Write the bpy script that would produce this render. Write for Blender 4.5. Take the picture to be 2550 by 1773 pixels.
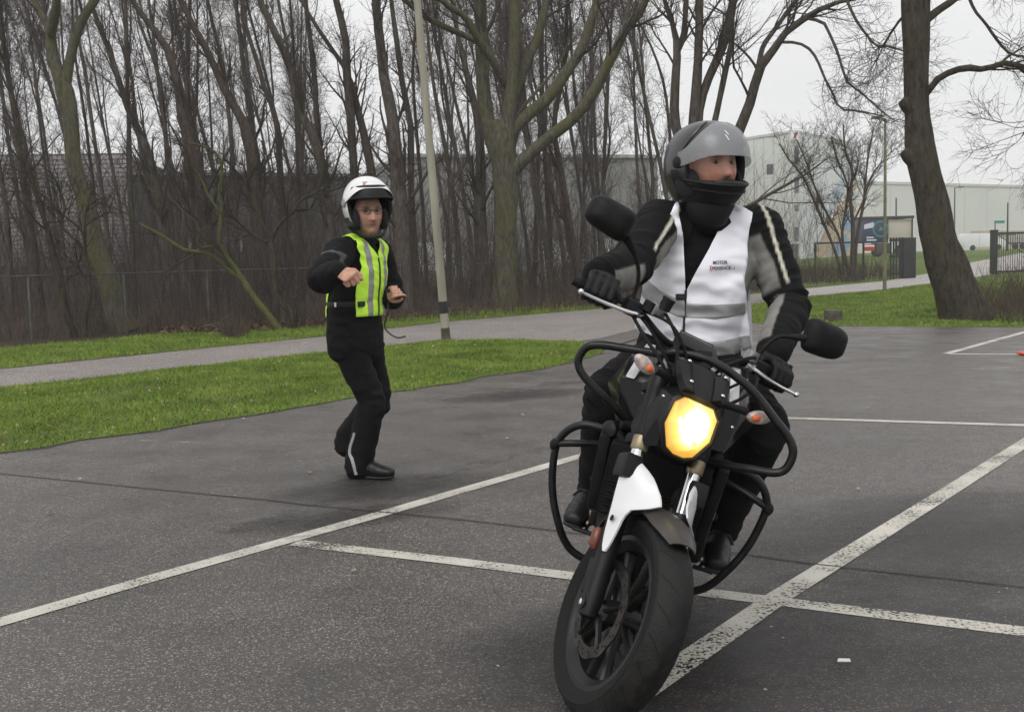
import bpy, bmesh, math, random
import numpy as np
from mathutils import Vector, Matrix, Quaternion, noise
from mathutils.bvhtree import BVHTree

for o in list(bpy.data.objects): bpy.data.objects.remove(o)
scene = bpy.context.scene
COL = scene.collection
rad = math.radians
RNG = np.random.default_rng(7)
random.seed(7)

# ------------------------------------------------------------------ camera
FPX, CX, CY, CAMH = 2700.0, 1275.0, 886.5, 1.28
PITCH = math.atan(238.5 / FPX); ROLL = rad(1.5)
_F = np.array([0, math.cos(PITCH), -math.sin(PITCH)])
_U0 = np.array([0, math.sin(PITCH), math.cos(PITCH)])
_R = math.cos(ROLL) * np.array([1., 0, 0]) - math.sin(ROLL) * _U0
_U = math.sin(ROLL) * np.array([1., 0, 0]) + math.cos(ROLL) * _U0
cd = bpy.data.cameras.new('camera'); cam = bpy.data.objects.new('camera', cd); COL.objects.link(cam)
cd.sensor_fit = 'HORIZONTAL'; cd.sensor_width = 36.0; cd.lens = 36.0 * FPX / 2550.0
cd.clip_start = 0.05; cd.clip_end = 4000
cd.dof.use_dof = False
M = Matrix.Identity(4)
for i in range(3):
    M[i][0] = _R[i]; M[i][1] = _U[i]; M[i][2] = -_F[i]
M[2][3] = CAMH
cam.matrix_world = M
scene.camera = cam

# ------------------------------------------------------------------ sky, sun, exposure
SUN_EL, SUN_AZ = rad(52), rad(200)          # azimuth from +Y towards +X
world = bpy.data.worlds.new('World'); scene.world = world; world.use_nodes = True
wn, wl = world.node_tree.nodes, world.node_tree.links
wn.clear()
wo = wn.new('ShaderNodeOutputWorld'); bg = wn.new('ShaderNodeBackground')
sky = wn.new('ShaderNodeTexSky'); sky.sky_type = 'NISHITA'; sky.sun_disc = False
sky.sun_elevation = SUN_EL; sky.sun_rotation = SUN_AZ; sky.air_density = 1.0; sky.dust_density = 4.0; sky.altitude = 0
hs = wn.new('ShaderNodeHueSaturation'); hs.inputs['Saturation'].default_value = 0.12
wl.new(sky.outputs[0], hs.inputs['Color'])
# an even overcast deck over the clear sky
tc = wn.new('ShaderNodeTexCoord'); mp = wn.new('ShaderNodeMapping'); mp.inputs['Scale'].default_value = (1.5, 1.5, 4.0)
nz = wn.new('ShaderNodeTexNoise'); nz.inputs['Scale'].default_value = 2.2; nz.inputs['Detail'].default_value = 5
cr = wn.new('ShaderNodeValToRGB')
cr.color_ramp.elements[0].position = 0.3; cr.color_ramp.elements[0].color = (8.3, 8.3, 8.42, 1)
cr.color_ramp.elements[1].position = 0.75; cr.color_ramp.elements[1].color = (9.0, 9.0, 9.05, 1)
wl.new(tc.outputs['Generated'], mp.inputs[0]); wl.new(mp.outputs[0], nz.inputs['Vector']); wl.new(nz.outputs['Fac'], cr.inputs[0])
mx = wn.new('ShaderNodeMixRGB'); mx.inputs[0].default_value = 0.93
wl.new(hs.outputs[0], mx.inputs[1]); wl.new(cr.outputs[0], mx.inputs[2])
wl.new(mx.outputs[0], bg.inputs[0]); bg.inputs[1].default_value = 0.10
wl.new(bg.outputs[0], wo.inputs[0])

sd = bpy.data.lights.new('sun', 'SUN'); sun = bpy.data.objects.new('sun', sd); COL.objects.link(sun)
sd.energy = 1.3; sd.angle = rad(38); sd.color = (1.0, 0.975, 0.94)
sv = Vector((math.sin(SUN_AZ) * math.cos(SUN_EL), math.cos(SUN_AZ) * math.cos(SUN_EL), math.sin(SUN_EL)))
sun.rotation_euler = sv.to_track_quat('Z', 'Y').to_euler()
sun.location = sv * 60

scene.view_settings.view_transform = 'Standard'; scene.view_settings.look = 'None'
scene.view_settings.gamma = 1.0; scene.view_settings.exposure = 0.12
scene.view_settings.use_curve_mapping = False
scene.render.engine = 'CYCLES'
scene.render.resolution_x = 1024; scene.render.resolution_y = 711
scene.cycles.max_bounces = 6; scene.cycles.transparent_max_bounces = 12

# ------------------------------------------------------------------ placing: where a sight line meets the ground or a given distance
def ray(px, py): return _F * FPX + _R * (px - CX) - _U * (py - CY)
def gp(px, py, z=0.0):
    d = ray(px, py); t = (z - CAMH) / d[2]
    return np.array([d[0] * t, d[1] * t, z])
def at(px, py, Y):
    d = ray(px, py); t = Y / d[1]
    return np.array([d[0] * t, Y, CAMH + d[2] * t])
def mpp(Y): return Y / FPX           # metres per photograph pixel at distance Y

# ------------------------------------------------------------------ materials
MATS = {}
def _new(name):
    m = bpy.data.materials.new(name); m.use_nodes = True
    nt = m.node_tree; b = nt.nodes['Principled BSDF']
    MATS[name] = m
    return m, nt, b
def mat(name, col, rough=0.6, metal=0.0, spec=0.5, var=0.0, scale=8.0, bump=0.0, bscale=60.0, coat=0.0, col2=None, rvar=0.0, stretch=None, detail=4.0, emit=None, trans=0.0, alpha=1.0, bdist=0.01):
    """procedural material: base colour broken up by object-space noise, optional bump"""
    m, nt, b = _new(name)
    N, L = nt.nodes, nt.links
    b.inputs['Base Color'].default_value = (*col, 1); b.inputs['Roughness'].default_value = rough
    b.inputs['Metallic'].default_value = metal; b.inputs['Specular IOR Level'].default_value = spec
    b.inputs['Coat Weight'].default_value = coat; b.inputs['Coat Roughness'].default_value = 0.08
    b.inputs['Transmission Weight'].default_value = trans; b.inputs['Alpha'].default_value = alpha
    if emit: b.inputs['Emission Color'].default_value = (*emit[0], 1); b.inputs['Emission Strength'].default_value = emit[1]
    if var or col2 or bump or rvar:
        t = N.new('ShaderNodeTexCoord'); mpn = N.new('ShaderNodeMapping')
        L.new(t.outputs['Object'], mpn.inputs[0])
        if stretch: mpn.inputs['Scale'].default_value = stretch
        n = N.new('ShaderNodeTexNoise'); n.inputs['Scale'].default_value = scale; n.inputs['Detail'].default_value = detail
        L.new(mpn.outputs[0], n.inputs['Vector'])
        if var or col2:
            c2 = col2 or tuple(c * (1 - var) for c in col); c1 = col if col2 else tuple(min(1, c * (1 + var)) for c in col)
            r = N.new('ShaderNodeValToRGB'); r.color_ramp.elements[0].position = 0.35; r.color_ramp.elements[1].position = 0.65
            r.color_ramp.elements[0].color = (*c2, 1); r.color_ramp.elements[1].color = (*c1, 1)
            L.new(n.outputs['Fac'], r.inputs[0]); L.new(r.outputs[0], b.inputs['Base Color'])
        if rvar:
            mr = N.new('ShaderNodeMapRange'); mr.inputs['To Min'].default_value = max(0.02, rough - rvar); mr.inputs['To Max'].default_value = min(1, rough + rvar)
            mr.inputs['From Min'].default_value = 0.3; mr.inputs['From Max'].default_value = 0.7
            L.new(n.outputs['Fac'], mr.inputs['Value']); L.new(mr.outputs[0], b.inputs['Roughness'])
        if bump:
            n2 = N.new('ShaderNodeTexNoise'); n2.inputs['Scale'].default_value = bscale; n2.inputs['Detail'].default_value = 3
            L.new(mpn.outputs[0], n2.inputs['Vector'])
            bp = N.new('ShaderNodeBump'); bp.inputs['Strength'].default_value = bump; bp.inputs['Distance'].default_value = bdist
            L.new(n2.outputs['Fac'], bp.inputs['Height']); L.new(bp.outputs[0], b.inputs['Normal'])
    return m

# ------------------------------------------------------------------ mesh helpers
class MB:
    """collects faces; build() links them as ONE mesh object"""
    def __init__(s): s.v = []; s.f = []; s.mi = []; s.n = 0
    def add(s, vs, fs, mi=0):
        b = s.n
        s.v.extend([tuple(map(float, p)) for p in vs]); s.n += len(vs)
        s.f.extend([tuple(b + i for i in f) for f in fs]); s.mi.extend([mi] * len(fs))
        return b
    def box(s, c, size, rot=None, mi=0, taper=1.0):
        hx, hy, hz = [k / 2 for k in size]
        P = []
        for z in (-1, 1):
            t = taper if z > 0 else 1
            for x, y in ((-1, -1), (1, -1), (1, 1), (-1, 1)): P.append(Vector((x * hx * t, y * hy * t, z * hz)))
        if rot is not None: P = [rot @ p for p in P]
        c = Vector(c)
        s.add([p + c for p in P], [(3, 2, 1, 0), (4, 5, 6, 7), (0, 1, 5, 4), (1, 2, 6, 5), (2, 3, 7, 6), (3, 0, 4, 7)], mi)
    def tube(s, path, rads, sides=10, cap=True, mi=0, flat=None, up=None):
        """swept tube; rads float or list; flat: (a,b) multipliers of the two cross axes"""
        P = [Vector(p) for p in path]; n = len(P)
        if not hasattr(rads, '__len__'): rads = [rads] * n
        T = []
        for i in range(n):
            t = (P[min(i + 1, n - 1)] - P[max(i - 1, 0)]); T.append(t.normalized() if t.length > 1e-9 else Vector((0, 0, 1)))
        u = Vector(up) if up is not None else (Vector((0, 0, 1)) if abs(T[0].z) < 0.9 else Vector((1, 0, 0)))
        u = (u - T[0] * u.dot(T[0])).normalized()
        vs = []; fa, fb = flat or (1, 1)
        for i in range(n):
            u = (u - T[i] * u.dot(T[i])); u = u.normalized() if u.length > 1e-6 else T[i].orthogonal().normalized()
            w = T[i].cross(u)
            for k in range(sides):
                a = 2 * math.pi * k / sides
                vs.append(P[i] + (u * math.cos(a) * fa + w * math.sin(a) * fb) * rads[i])
        fs = []
        for i in range(n - 1):
            for k in range(sides):
                k2 = (k + 1) % sides
                fs.append((i * sides + k, i * sides + k2, (i + 1) * sides + k2, (i + 1) * sides + k))
        if cap:
            fs.append(tuple(range(sides - 1, -1, -1))); fs.append(tuple((n - 1) * sides + k for k in range(sides)))
        s.add(vs, fs, mi)
    def loft(s, rings, cap=True, closed=True, mi=0):
        n = len(rings); k = len(rings[0]); vs = [p for r in rings for p in r]; fs = []
        kk = k if closed else k - 1
        for i in range(n - 1):
            for j in range(kk):
                j2 = (j + 1) % k; fs.append((i * k + j, i * k + j2, (i + 1) * k + j2, (i + 1) * k + j))
        if cap and closed:
            fs.append(tuple(range(k - 1, -1, -1))); fs.append(tuple((n - 1) * k + j for j in range(k)))
        s.add(vs, fs, mi)
    def lathe(s, prof, c=(0, 0, 0), axis=(0, 0, 1), sides=24, mi=0, cap=True):
        """profile of (radius, height) about axis through c"""
        ax = Vector(axis).normalized(); u = ax.orthogonal().normalized(); w = ax.cross(u); c = Vector(c)
        s.loft([[c + ax * h + (u * math.cos(2 * math.pi * k / sides) + w * math.sin(2 * math.pi * k / sides)) * max(r, 1e-4) for k in range(sides)] for r, h in prof], cap=cap, mi=mi)
    def ball(s, c, r, rot=None, seg=16, rings=10, mi=0):
        r = r if hasattr(r, '__len__') else (r, r, r); c = Vector(c); R = []
        for i in range(rings + 1):
            th = math.pi * (0.004 + 0.992 * i / rings); row = []
            for k in range(seg):
                a = 2 * math.pi * k / seg
                p = Vector((r[0] * math.sin(th) * math.cos(a), r[1] * math.sin(th) * math.sin(a), -r[2] * math.cos(th)))
                row.append(c + (rot @ p if rot is not None else p))
            R.append(row)
        s.loft(R, mi=mi)
    def prism(s, pts, d, mi=0):
        """planar outline pts (3-D) extruded by vector d"""
        n = len(pts); d = Vector(d); P = [Vector(p) for p in pts]
        s.add(P + [p + d for p in P], [tuple(range(n - 1, -1, -1)), tuple(range(n, 2 * n))] + [(i, (i + 1) % n, n + (i + 1) % n, n + i) for i in range(n)], mi)
    def quad(s, a, b, c, d, mi=0): s.add([a, b, c, d], [(0, 1, 2, 3)], mi)
    def mesh(s, name):
        me = bpy.data.meshes.new(name); me.from_pydata(s.v, [], s.f); me.update(); return me
    def build(s, name, mats, parent=None, smooth=True, bevel=0.0, angle=40, weld=False, subsurf=0):
        me = s.mesh(name)
        mats = mats if isinstance(mats, (list, tuple)) else [mats]
        for m in mats: me.materials.append(MATS[m] if isinstance(m, str) else m)
        if len(mats) > 1: me.polygons.foreach_set('material_index', s.mi)
        bm = bmesh.new(); bm.from_mesh(me)
        if weld: bmesh.ops.remove_doubles(bm, verts=bm.verts, dist=1e-5)
        bmesh.ops.recalc_face_normals(bm, faces=bm.faces)
        if bevel: bmesh.ops.bevel(bm, geom=[e for e in bm.edges if len(e.link_faces) == 2 and e.calc_face_angle(0) > 0.6], offset=bevel, segments=2, affect='EDGES', profile=0.6)
        bm.to_mesh(me); bm.free()
        o = obj(name, me, parent)
        if smooth: shade(me, angle)
        if subsurf:
            md = o.modifiers.new('sub', 'SUBSURF'); md.levels = subsurf; md.render_levels = subsurf
        return o
def shade(me, angle=40):
    me.polygons.foreach_set('use_smooth', [True] * len(me.polygons))
    try: me.set_sharp_from_angle(angle=rad(angle))
    except Exception: pass
def obj(name, me, parent=None):
    o = bpy.data.objects.new(name, me); COL.objects.link(o)
    if parent is not None: o.parent = parent
    return o
def tag(o, label=None, cat=None, group=None, kind=None):
    if label: o['label'] = label
    if cat: o['category'] = cat
    if group: o['group'] = group
    if kind: o['kind'] = kind
    return o
def thing(name, label, cat, loc=(0, 0, 0), group=None):
    o = bpy.data.objects.new(name, None); COL.objects.link(o); o.location = loc; o.empty_display_size = 0.2
    return tag(o, label, cat, group)
def struct(o): o['kind'] = 'structure'; return o
def pd_mesh(name, V, Fc, mats, parent=None, smooth=False, mi=None):
    """fast numpy mesh: V (n,3), Fc (m,3 or 4)"""
    V = np.asarray(V, np.float32); Fc = np.asarray(Fc, np.int32); k = Fc.shape[1]
    me = bpy.data.meshes.new(name)
    me.vertices.add(len(V)); me.vertices.foreach_set('co', V.ravel())
    me.loops.add(Fc.size); me.loops.foreach_set('vertex_index', Fc.ravel())
    me.polygons.add(len(Fc)); me.polygons.foreach_set('loop_start', np.arange(0, Fc.size, k, dtype=np.int32)); me.polygons.foreach_set('loop_total', np.full(len(Fc), k, np.int32))
    for m in (mats if isinstance(mats, (list, tuple)) else [mats]): me.materials.append(MATS[m])
    if mi is not None: me.polygons.foreach_set('material_index', np.asarray(mi, np.int32))
    me.update(); me.validate()
    if smooth: me.polygons.foreach_set('use_smooth', [True] * len(me.polygons))
    return obj(name, me, parent)
def catmull(P, n=8, closed=False):
    P = [np.array(p, float) for p in P]; out = []
    m = len(P)
    for i in range(m if closed else m - 1):
        if closed: p0, p1, p2, p3 = P[i - 1], P[i], P[(i + 1) % m], P[(i + 2) % m]
        else: p0, p1, p2, p3 = P[max(i - 1, 0)], P[i], P[i + 1], P[min(i + 2, m - 1)]
        for j in range(n):
            t = j / n
            out.append(0.5 * ((2 * p1) + (-p0 + p2) * t + (2 * p0 - 5 * p1 + 4 * p2 - p3) * t * t + (-p0 + 3 * p1 - 3 * p2 + p3) * t ** 3))
    if not closed: out.append(P[-1])
    return out
def ss(a, b, x):
    t = min(1, max(0, (x - a) / (b - a))); return t * t * (3 - 2 * t)

# ================================================================== GROUND
def node_mat(name):
    m, nt, b = _new(name); return m, nt.nodes, nt.links, b
def ramp(N, pts):
    r = N.new('ShaderNodeValToRGB'); e = r.color_ramp.elements
    while len(e) < len(pts): e.new(0.5)
    for i, (p, c) in enumerate(pts): e[i].position = p; e[i].color = (*c, 1) if len(c) == 3 else c
    return r
def asphalt(name, base, wet=0.5, patch=1.0):
    m, N, L, b = node_mat(name)
    t = N.new('ShaderNodeTexCoord')
    def noise_(sc, det=4, rough=0.5):
        n = N.new('ShaderNodeTexNoise'); n.inputs['Scale'].default_value = sc; n.inputs['Detail'].default_value = det; n.inputs['Roughness'].default_value = rough
        L.new(t.outputs['Object'], n.inputs['Vector']); return n
    big = noise_(0.35, 5); mid = noise_(2.2, 6, 0.6); fine = noise_(90, 3, 0.65)
    vor = N.new('ShaderNodeTexVoronoi'); vor.inputs['Scale'].default_value = 185; L.new(t.outputs['Object'], vor.inputs['Vector'])
    rb = ramp(N, [(0.32, tuple(c * (1 - 0.34 * patch) for c in base)), (0.55, base), (0.75, tuple(c * (1 + 0.18 * patch) for c in base))]); L.new(big.outputs['Fac'], rb.inputs[0])
    rm = ramp(N, [(0.3, (0.78, 0.76, 0.76)), (0.7, (1.12, 1.1, 1.08))]); L.new(mid.outputs['Fac'], rm.inputs[0])
    m1 = N.new('ShaderNodeMixRGB'); m1.blend_type = 'MULTIPLY'; m1.inputs[0].default_value = 1; L.new(rb.outputs[0], m1.inputs[1]); L.new(rm.outputs[0], m1.inputs[2])
    # aggregate: most stones coated in bitumen, a few pale chips
    rv = N.new('ShaderNodeSeparateColor'); L.new(vor.outputs['Color'], rv.inputs[0])
    rc = ramp(N, [(0.0, (0.45, 0.44, 0.43)), (0.5, (0.9, 0.9, 0.9)), (0.80, (1.35, 1.32, 1.28)), (0.89, (2.3, 2.2, 2.05)), (0.955, (5.6, 5.4, 4.9))]); L.new(rv.outputs[0], rc.inputs[0])
    m2 = N.new('ShaderNodeMixRGB'); m2.blend_type = 'MULTIPLY'; m2.inputs[0].default_value = 0.9; L.new(m1.outputs[0], m2.inputs[1]); L.new(rc.outputs[0], m2.inputs[2])
    L.new(m2.outputs[0], b.inputs['Base Color'])
    mr = N.new('ShaderNodeMapRange'); mr.inputs['From Min'].default_value = 0.3; mr.inputs['From Max'].default_value = 0.7; mr.inputs['To Min'].default_value = 0.62 - 0.28 * wet; mr.inputs['To Max'].default_value = 0.95 - 0.25 * wet
    L.new(mid.outputs['Fac'], mr.inputs['Value']); L.new(mr.outputs[0], b.inputs['Roughness'])
    b.inputs['Specular IOR Level'].default_value = 0.95
    bp = N.new('ShaderNodeBump'); bp.inputs['Strength'].default_value = 0.4; bp.inputs['Distance'].default_value = 0.003
    ad = N.new('ShaderNodeMath'); ad.operation = 'ADD'; L.new(fine.outputs['Fac'], ad.inputs[0]); L.new(vor.outputs['Distance'], ad.inputs[1])
    L.new(ad.outputs[0], bp.inputs['Height']); L.new(bp.outputs[0], b.inputs['Normal'])
    return m
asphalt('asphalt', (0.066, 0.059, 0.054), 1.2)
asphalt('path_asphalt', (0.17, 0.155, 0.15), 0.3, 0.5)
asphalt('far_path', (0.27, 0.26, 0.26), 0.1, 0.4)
# worn thermoplastic road paint: chipped away where the aggregate pokes through
def paint(name, wear):
    m, N, L, b = node_mat(name)
    t = N.new('ShaderNodeTexCoord')
    n = N.new('ShaderNodeTexNoise'); n.inputs['Scale'].default_value = 75; n.inputs['Detail'].default_value = 3; n.inputs['Roughness'].default_value = 0.7
    n2 = N.new('ShaderNodeTexNoise'); n2.inputs['Scale'].default_value = 3.0; n2.inputs['Detail'].default_value = 4
    L.new(t.outputs['Object'], n.inputs['Vector']); L.new(t.outputs['Object'], n2.inputs['Vector'])
    a = N.new('ShaderNodeMath'); a.operation = 'MULTIPLY_ADD'; a.inputs[1].default_value = 0.55; L.new(n2.outputs['Fac'], a.inputs[0]); L.new(n.outputs['Fac'], a.inputs[2])
    r = ramp(N, [(wear, (0, 0, 0)), (wear + 0.05, (1, 1, 1))]); L.new(a.outputs[0], r.inputs[0])
    L.new(r.outputs[0], b.inputs['Alpha'])
    rc = ramp(N, [(0.3, (0.40, 0.38, 0.33)), (0.7, (0.60, 0.575, 0.51))]); L.new(n2.outputs['Fac'], rc.inputs[0]); L.new(rc.outputs[0], b.inputs['Base Color'])
    b.inputs['Roughness'].default_value = 0.6
    return m
paint('line_paint', 0.62); paint('line_paint_worn', 0.672); paint('line_paint_faint', 0.86)
mat('seam', (0.03, 0.028, 0.027), 0.8)
mat('scrap', (0.7, 0.68, 0.65), 0.7)
def grass_mat(name, a, b_, c, sc=0.8):
    m, N, L, b = node_mat(name)
    t = N.new('ShaderNodeTexCoord')
    n = N.new('ShaderNodeTexNoise'); n.inputs['Scale'].default_value = sc; n.inputs['Detail'].default_value = 8; n.inputs['Roughness'].default_value = 0.65
    n2 = N.new('ShaderNodeTexNoise'); n2.inputs['Scale'].default_value = 40; n2.inputs['Detail'].default_value = 3
    L.new(t.outputs['Object'], n.inputs['Vector']); L.new(t.outputs['Object'], n2.inputs['Vector'])
    r = ramp(N, [(0.34, a), (0.52, b_), (0.7, c)]); L.new(n.outputs['Fac'], r.inputs[0])
    r2 = ramp(N, [(0.3, (0.6, 0.6, 0.6)), (0.7, (1.25, 1.25, 1.25))]); L.new(n2.outputs['Fac'], r2.inputs[0])
    mm = N.new('ShaderNodeMixRGB'); mm.blend_type = 'MULTIPLY'; mm.inputs[0].default_value = 1; L.new(r.outputs[0], mm.inputs[1]); L.new(r2.outputs[0], mm.inputs[2])
    L.new(mm.outputs[0], b.inputs['Base Color']); b.inputs['Roughness'].default_value = 0.9; b.inputs['Specular IOR Level'].default_value = 0.2
    bp = N.new('ShaderNodeBump'); bp.inputs['Strength'].default_value = 0.8; bp.inputs['Distance'].default_value = 0.03; L.new(n2.outputs['Fac'], bp.inputs['Height']); L.new(bp.outputs[0], b.inputs['Normal'])
    return m
grass_mat('turf', (0.07, 0.09, 0.024), (0.11, 0.155, 0.03), (0.15, 0.195, 0.04))
grass_mat('field', (0.075, 0.095, 0.025), (0.10, 0.15, 0.03), (0.13, 0.18, 0.04), 0.15)
grass_mat('blade', (0.115, 0.165, 0.030), (0.20, 0.295, 0.045), (0.31, 0.37, 0.085), 1.2)
grass_mat('litter', (0.022, 0.017, 0.012), (0.045, 0.033, 0.022), (0.075, 0.05, 0.032), 2.5)
mat('mud', (0.05, 0.04, 0.03), 0.85, var=0.3, scale=5, bump=0.5, bscale=30)

def TH(x, y):
    """height of the open ground: level around the car park, rising slightly towards the far estate"""
    d = math.hypot(x, y)
    return 0.92 * ss(48, 100, d) * ss(-10, 12, x)
# one ground sheet to the horizon
def ground_sheet():
    rs = [0.0, 3, 6, 9, 12, 16, 20, 26, 32, 40, 48, 56, 64, 72, 80, 90, 100, 120, 150, 200, 300, 500, 900, 1800, 3000]; k = 96
    V = []; Fc = []
    for r in rs:
        for j in range(k):
            a = 2 * math.pi * j / k; x, y = r * math.sin(a), r * math.cos(a); V.append((x, y, TH(x, y) - 0.012))
    for i in range(len(rs) - 1):
        for j in range(k): Fc.append((i * k + j, i * k + (j + 1) % k, (i + 1) * k + (j + 1) % k, (i + 1) * k + j))
    o = pd_mesh('ground', V, Fc, 'field', smooth=True); struct(o)
ground_sheet()
def flat(name, pts, z, m, grid=False):
    """a flat sheet from an outline of ground points"""
    bm = bmesh.new(); vs = [bm.verts.new((p[0], p[1], z)) for p in pts]; f = bm.faces.new(vs)
    bm.normal_update()
    if f.normal.z < 0: bmesh.ops.reverse_faces(bm, faces=[f])
    bmesh.ops.triangulate(bm, faces=bm.faces[:])
    me = bpy.data.meshes.new(name); bm.to_mesh(me); bm.free(); me.materials.append(MATS[m])
    return obj(name, me)
def wob(P, amp, seg=0.25):
    """walk along a polyline in short steps with a ragged edge"""
    out = []
    for a, b in zip(P[:-1], P[1:]):
        a, b = np.array(a[:2]), np.array(b[:2]); L = np.linalg.norm(b - a); n = max(1, int(L / seg)); nrm = np.array([-(b - a)[1], (b - a)[0]]) / max(L, 1e-6)
        for i in range(n):
            q = a + (b - a) * i / n
            w = noise.noise(Vector((q[0] * 1.7, q[1] * 1.7, 3.1))) * 0.7 + noise.noise(Vector((q[0] * 6, q[1] * 6, 1.1))) * 0.3
            out.append(tuple(q + nrm * w * amp))
    out.append(tuple(np.array(P[-1][:2]))); return out
G_ = lambda L_: [gp(*p) for p in L_]
PATH_UP = [(-900, 1005), (-400, 960), (0, 920), (400, 879), (800, 839), (1111, 802), (1444, 774), (1700, 750), (1954, 724), (2201, 701), (2328, 684), (2415, 671), (2550, 657), (2800, 640)]
PATH_LO_R = [(2800, 658), (2550, 677), (2426, 692), (2328, 705), (2201, 722), (1954, 744), (1840, 765)]
LOT_R = [(1815, 795), (1900, 808), (2000, 812), (2300, 814), (2550, 815), (3000, 818)]
LAWN_LO = [(-700, 1230), (-300, 1172), (0, 1128), (300, 1086), (560, 1046), (800, 1006), (967, 978), (1200, 942), (1433, 902), (1500, 880)]
LAWN_UP = [(1500, 866), (1440, 852), (1300, 846), (1111, 848), (800, 878), (400, 922), (0, 967), (-400, 1012), (-900, 1070)]
lot = [(-14, -6)] + [tuple(p[:2]) for p in G_(LAWN_LO[:1])]
lot = G_(PATH_UP[:9]) + G_(PATH_LO_R[5:]) + G_(LOT_R)
lot = [tuple(p[:2]) for p in lot] + [(22, 12), (14, -6), (-16, -6), (-16, 6)]
struct(flat('car_park', lot, 0.0, 'asphalt'))
ptop = [tuple(p[:2]) for p in G_(PATH_UP[:9])]
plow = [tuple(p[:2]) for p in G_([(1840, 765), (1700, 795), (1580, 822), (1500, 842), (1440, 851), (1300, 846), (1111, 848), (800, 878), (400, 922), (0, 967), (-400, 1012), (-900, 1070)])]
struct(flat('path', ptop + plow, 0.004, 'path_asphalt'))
far = [tuple(p[:2]) for p in G_(PATH_UP[8:])] + [tuple(p[:2]) for p in G_(PATH_LO_R[:6])]
bm_far = MB()
up_, lo_ = G_(PATH_UP[8:]), G_(PATH_LO_R[:6])[::-1]
for i in range(5):
    a, b, c, d = lo_[i], lo_[i + 1], up_[i + 1], up_[i]
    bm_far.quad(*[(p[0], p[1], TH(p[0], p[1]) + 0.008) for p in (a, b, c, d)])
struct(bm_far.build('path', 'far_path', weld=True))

# painted bay lines
def strip(name, px, w, m, z=0.004, kind='structure'):
    P = [np.array(gp(*p)[:2]) for p in px]; L_ = []; R_ = []
    for i in range(len(P)):
        t = P[min(i + 1, len(P) - 1)] - P[max(i - 1, 0)]; t = t / np.linalg.norm(t); nr = np.array([-t[1], t[0]]) * w / 2
        L_.append(P[i] + nr); R_.append(P[i] - nr)
    mb = MB()
    for i in range(len(P) - 1): mb.quad((*R_[i], z), (*R_[i + 1], z), (*L_[i + 1], z), (*L_[i], z))
    o = mb.build(name, m, smooth=False, weld=True); o['kind'] = kind; return o
strip('painted_line', [(-150, 1593), (394, 1436), (899, 1294.6), (1408, 1147), (1640, 1081)], 0.10, 'line_paint', 0.003)
strip('painted_line', [(2355, 881.6), (2550, 828), (2700, 788)], 0.10, 'line_paint', 0.003)
strip('painted_line', [(1330, 1905), (1560, 1749.5), (1938, 1488), (2350, 1232), (2700, 1010)], 0.10, 'line_paint_worn', 0.0035)
strip('painted_line', [(733, 1352), (1126, 1397), (1412, 1433), (1718, 1471), (2547, 1573), (2900, 1616)], 0.10, 'line_paint_worn', 0.0028)
strip('painted_line', [(1800, 1036), (1971, 1042), (2550, 1059.4), (2900, 1070)], 0.10, 'line_paint', 0.0028)
strip('painted_line', [(2365, 881.8), (2535, 882.7), (2800, 884)], 0.10, 'line_paint', 0.0028)
strip('painted_line', [(2370, 850), (2550, 853), (2700, 855)], 0.08, 'line_paint_faint', 0.003)
strip('painted_line', [(2419, 921), (2539, 915)], 0.12, 'line_paint_faint', 0.003)
strip('painted_line', [(349, 1097), (498, 1103), (580, 1108)], 0.06, 'line_paint_faint', 0.003)
strip('asphalt_seam', [(-200, 1160), (0, 1180), (407, 1221), (679, 1247), (763, 1258), (1143, 1294), (1374, 1321), (1847, 1380.6), (2039, 1407), (2550, 1463), (2800, 1490)], 0.012, 'seam', 0.0045)
strip('asphalt_seam', [(1400, 905), (1530, 862), (1620, 835), (1700, 812)], 0.05, 'mud', 0.010)
# damp, darker patches and skid marks on the asphalt
m, N_, L_, b_ = node_mat('damp')
t_ = N_.new('ShaderNodeTexCoord'); n_ = N_.new('ShaderNodeTexNoise'); n_.inputs['Scale'].default_value = 2.2; n_.inputs['Detail'].default_value = 9; n_.inputs['Roughness'].default_value = 0.75
gr_ = N_.new('ShaderNodeTexGradient'); gr_.gradient_type = 'SPHERICAL'; mp_ = N_.new('ShaderNodeMapping'); L_.new(t_.outputs['Object'], mp_.inputs[0]); L_.new(mp_.outputs[0], gr_.inputs[0])
L_.new(t_.outputs['Object'], n_.inputs['Vector'])
mu_ = N_.new('ShaderNodeMath'); mu_.operation = 'MULTIPLY'; L_.new(gr_.outputs['Fac'], mu_.inputs[0]); L_.new(n_.outputs['Fac'], mu_.inputs[1])
r_ = ramp(N_, [(0.12, (0, 0, 0)), (0.30, (0.36, 0.36, 0.36)), (0.5, (0.55, 0.55, 0.55))]); L_.new(mu_.outputs[0], r_.inputs[0]); L_.new(r_.outputs[0], b_.inputs['Alpha'])
b_.inputs['Base Color'].default_value = (0.028, 0.025, 0.025, 1); b_.inputs['Roughness'].default_value = 0.5
DZ = [0.0006]
def damp(px, py, rx, ry, rot=0):
    c = gp(px, py); mb = MB()
    mb.quad((-1, -1, 0), (1, -1, 0), (1, 1, 0), (-1, 1, 0))
    o = mb.build('damp_patch', 'damp', smooth=False); DZ[0] += .0002; o.location = (c[0], c[1], DZ[0]); o.scale = (rx, ry, 1); o.rotation_euler[2] = rot; struct(o)
damp(960, 1215, 1.0, 0.55, 0.35); damp(1290, 985, 1.1, 0.6, 0.5); damp(2150, 1620, 2.2, 1.2, 0.3); damp(1650, 1600, 1.0, 0.8, 0.3); damp(2350, 1330, 1.9, 1.1, 0.5); damp(850, 1290, 0.9, 0.35, 0.4)
mb = MB(); c = gp(2100, 1658)
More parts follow.
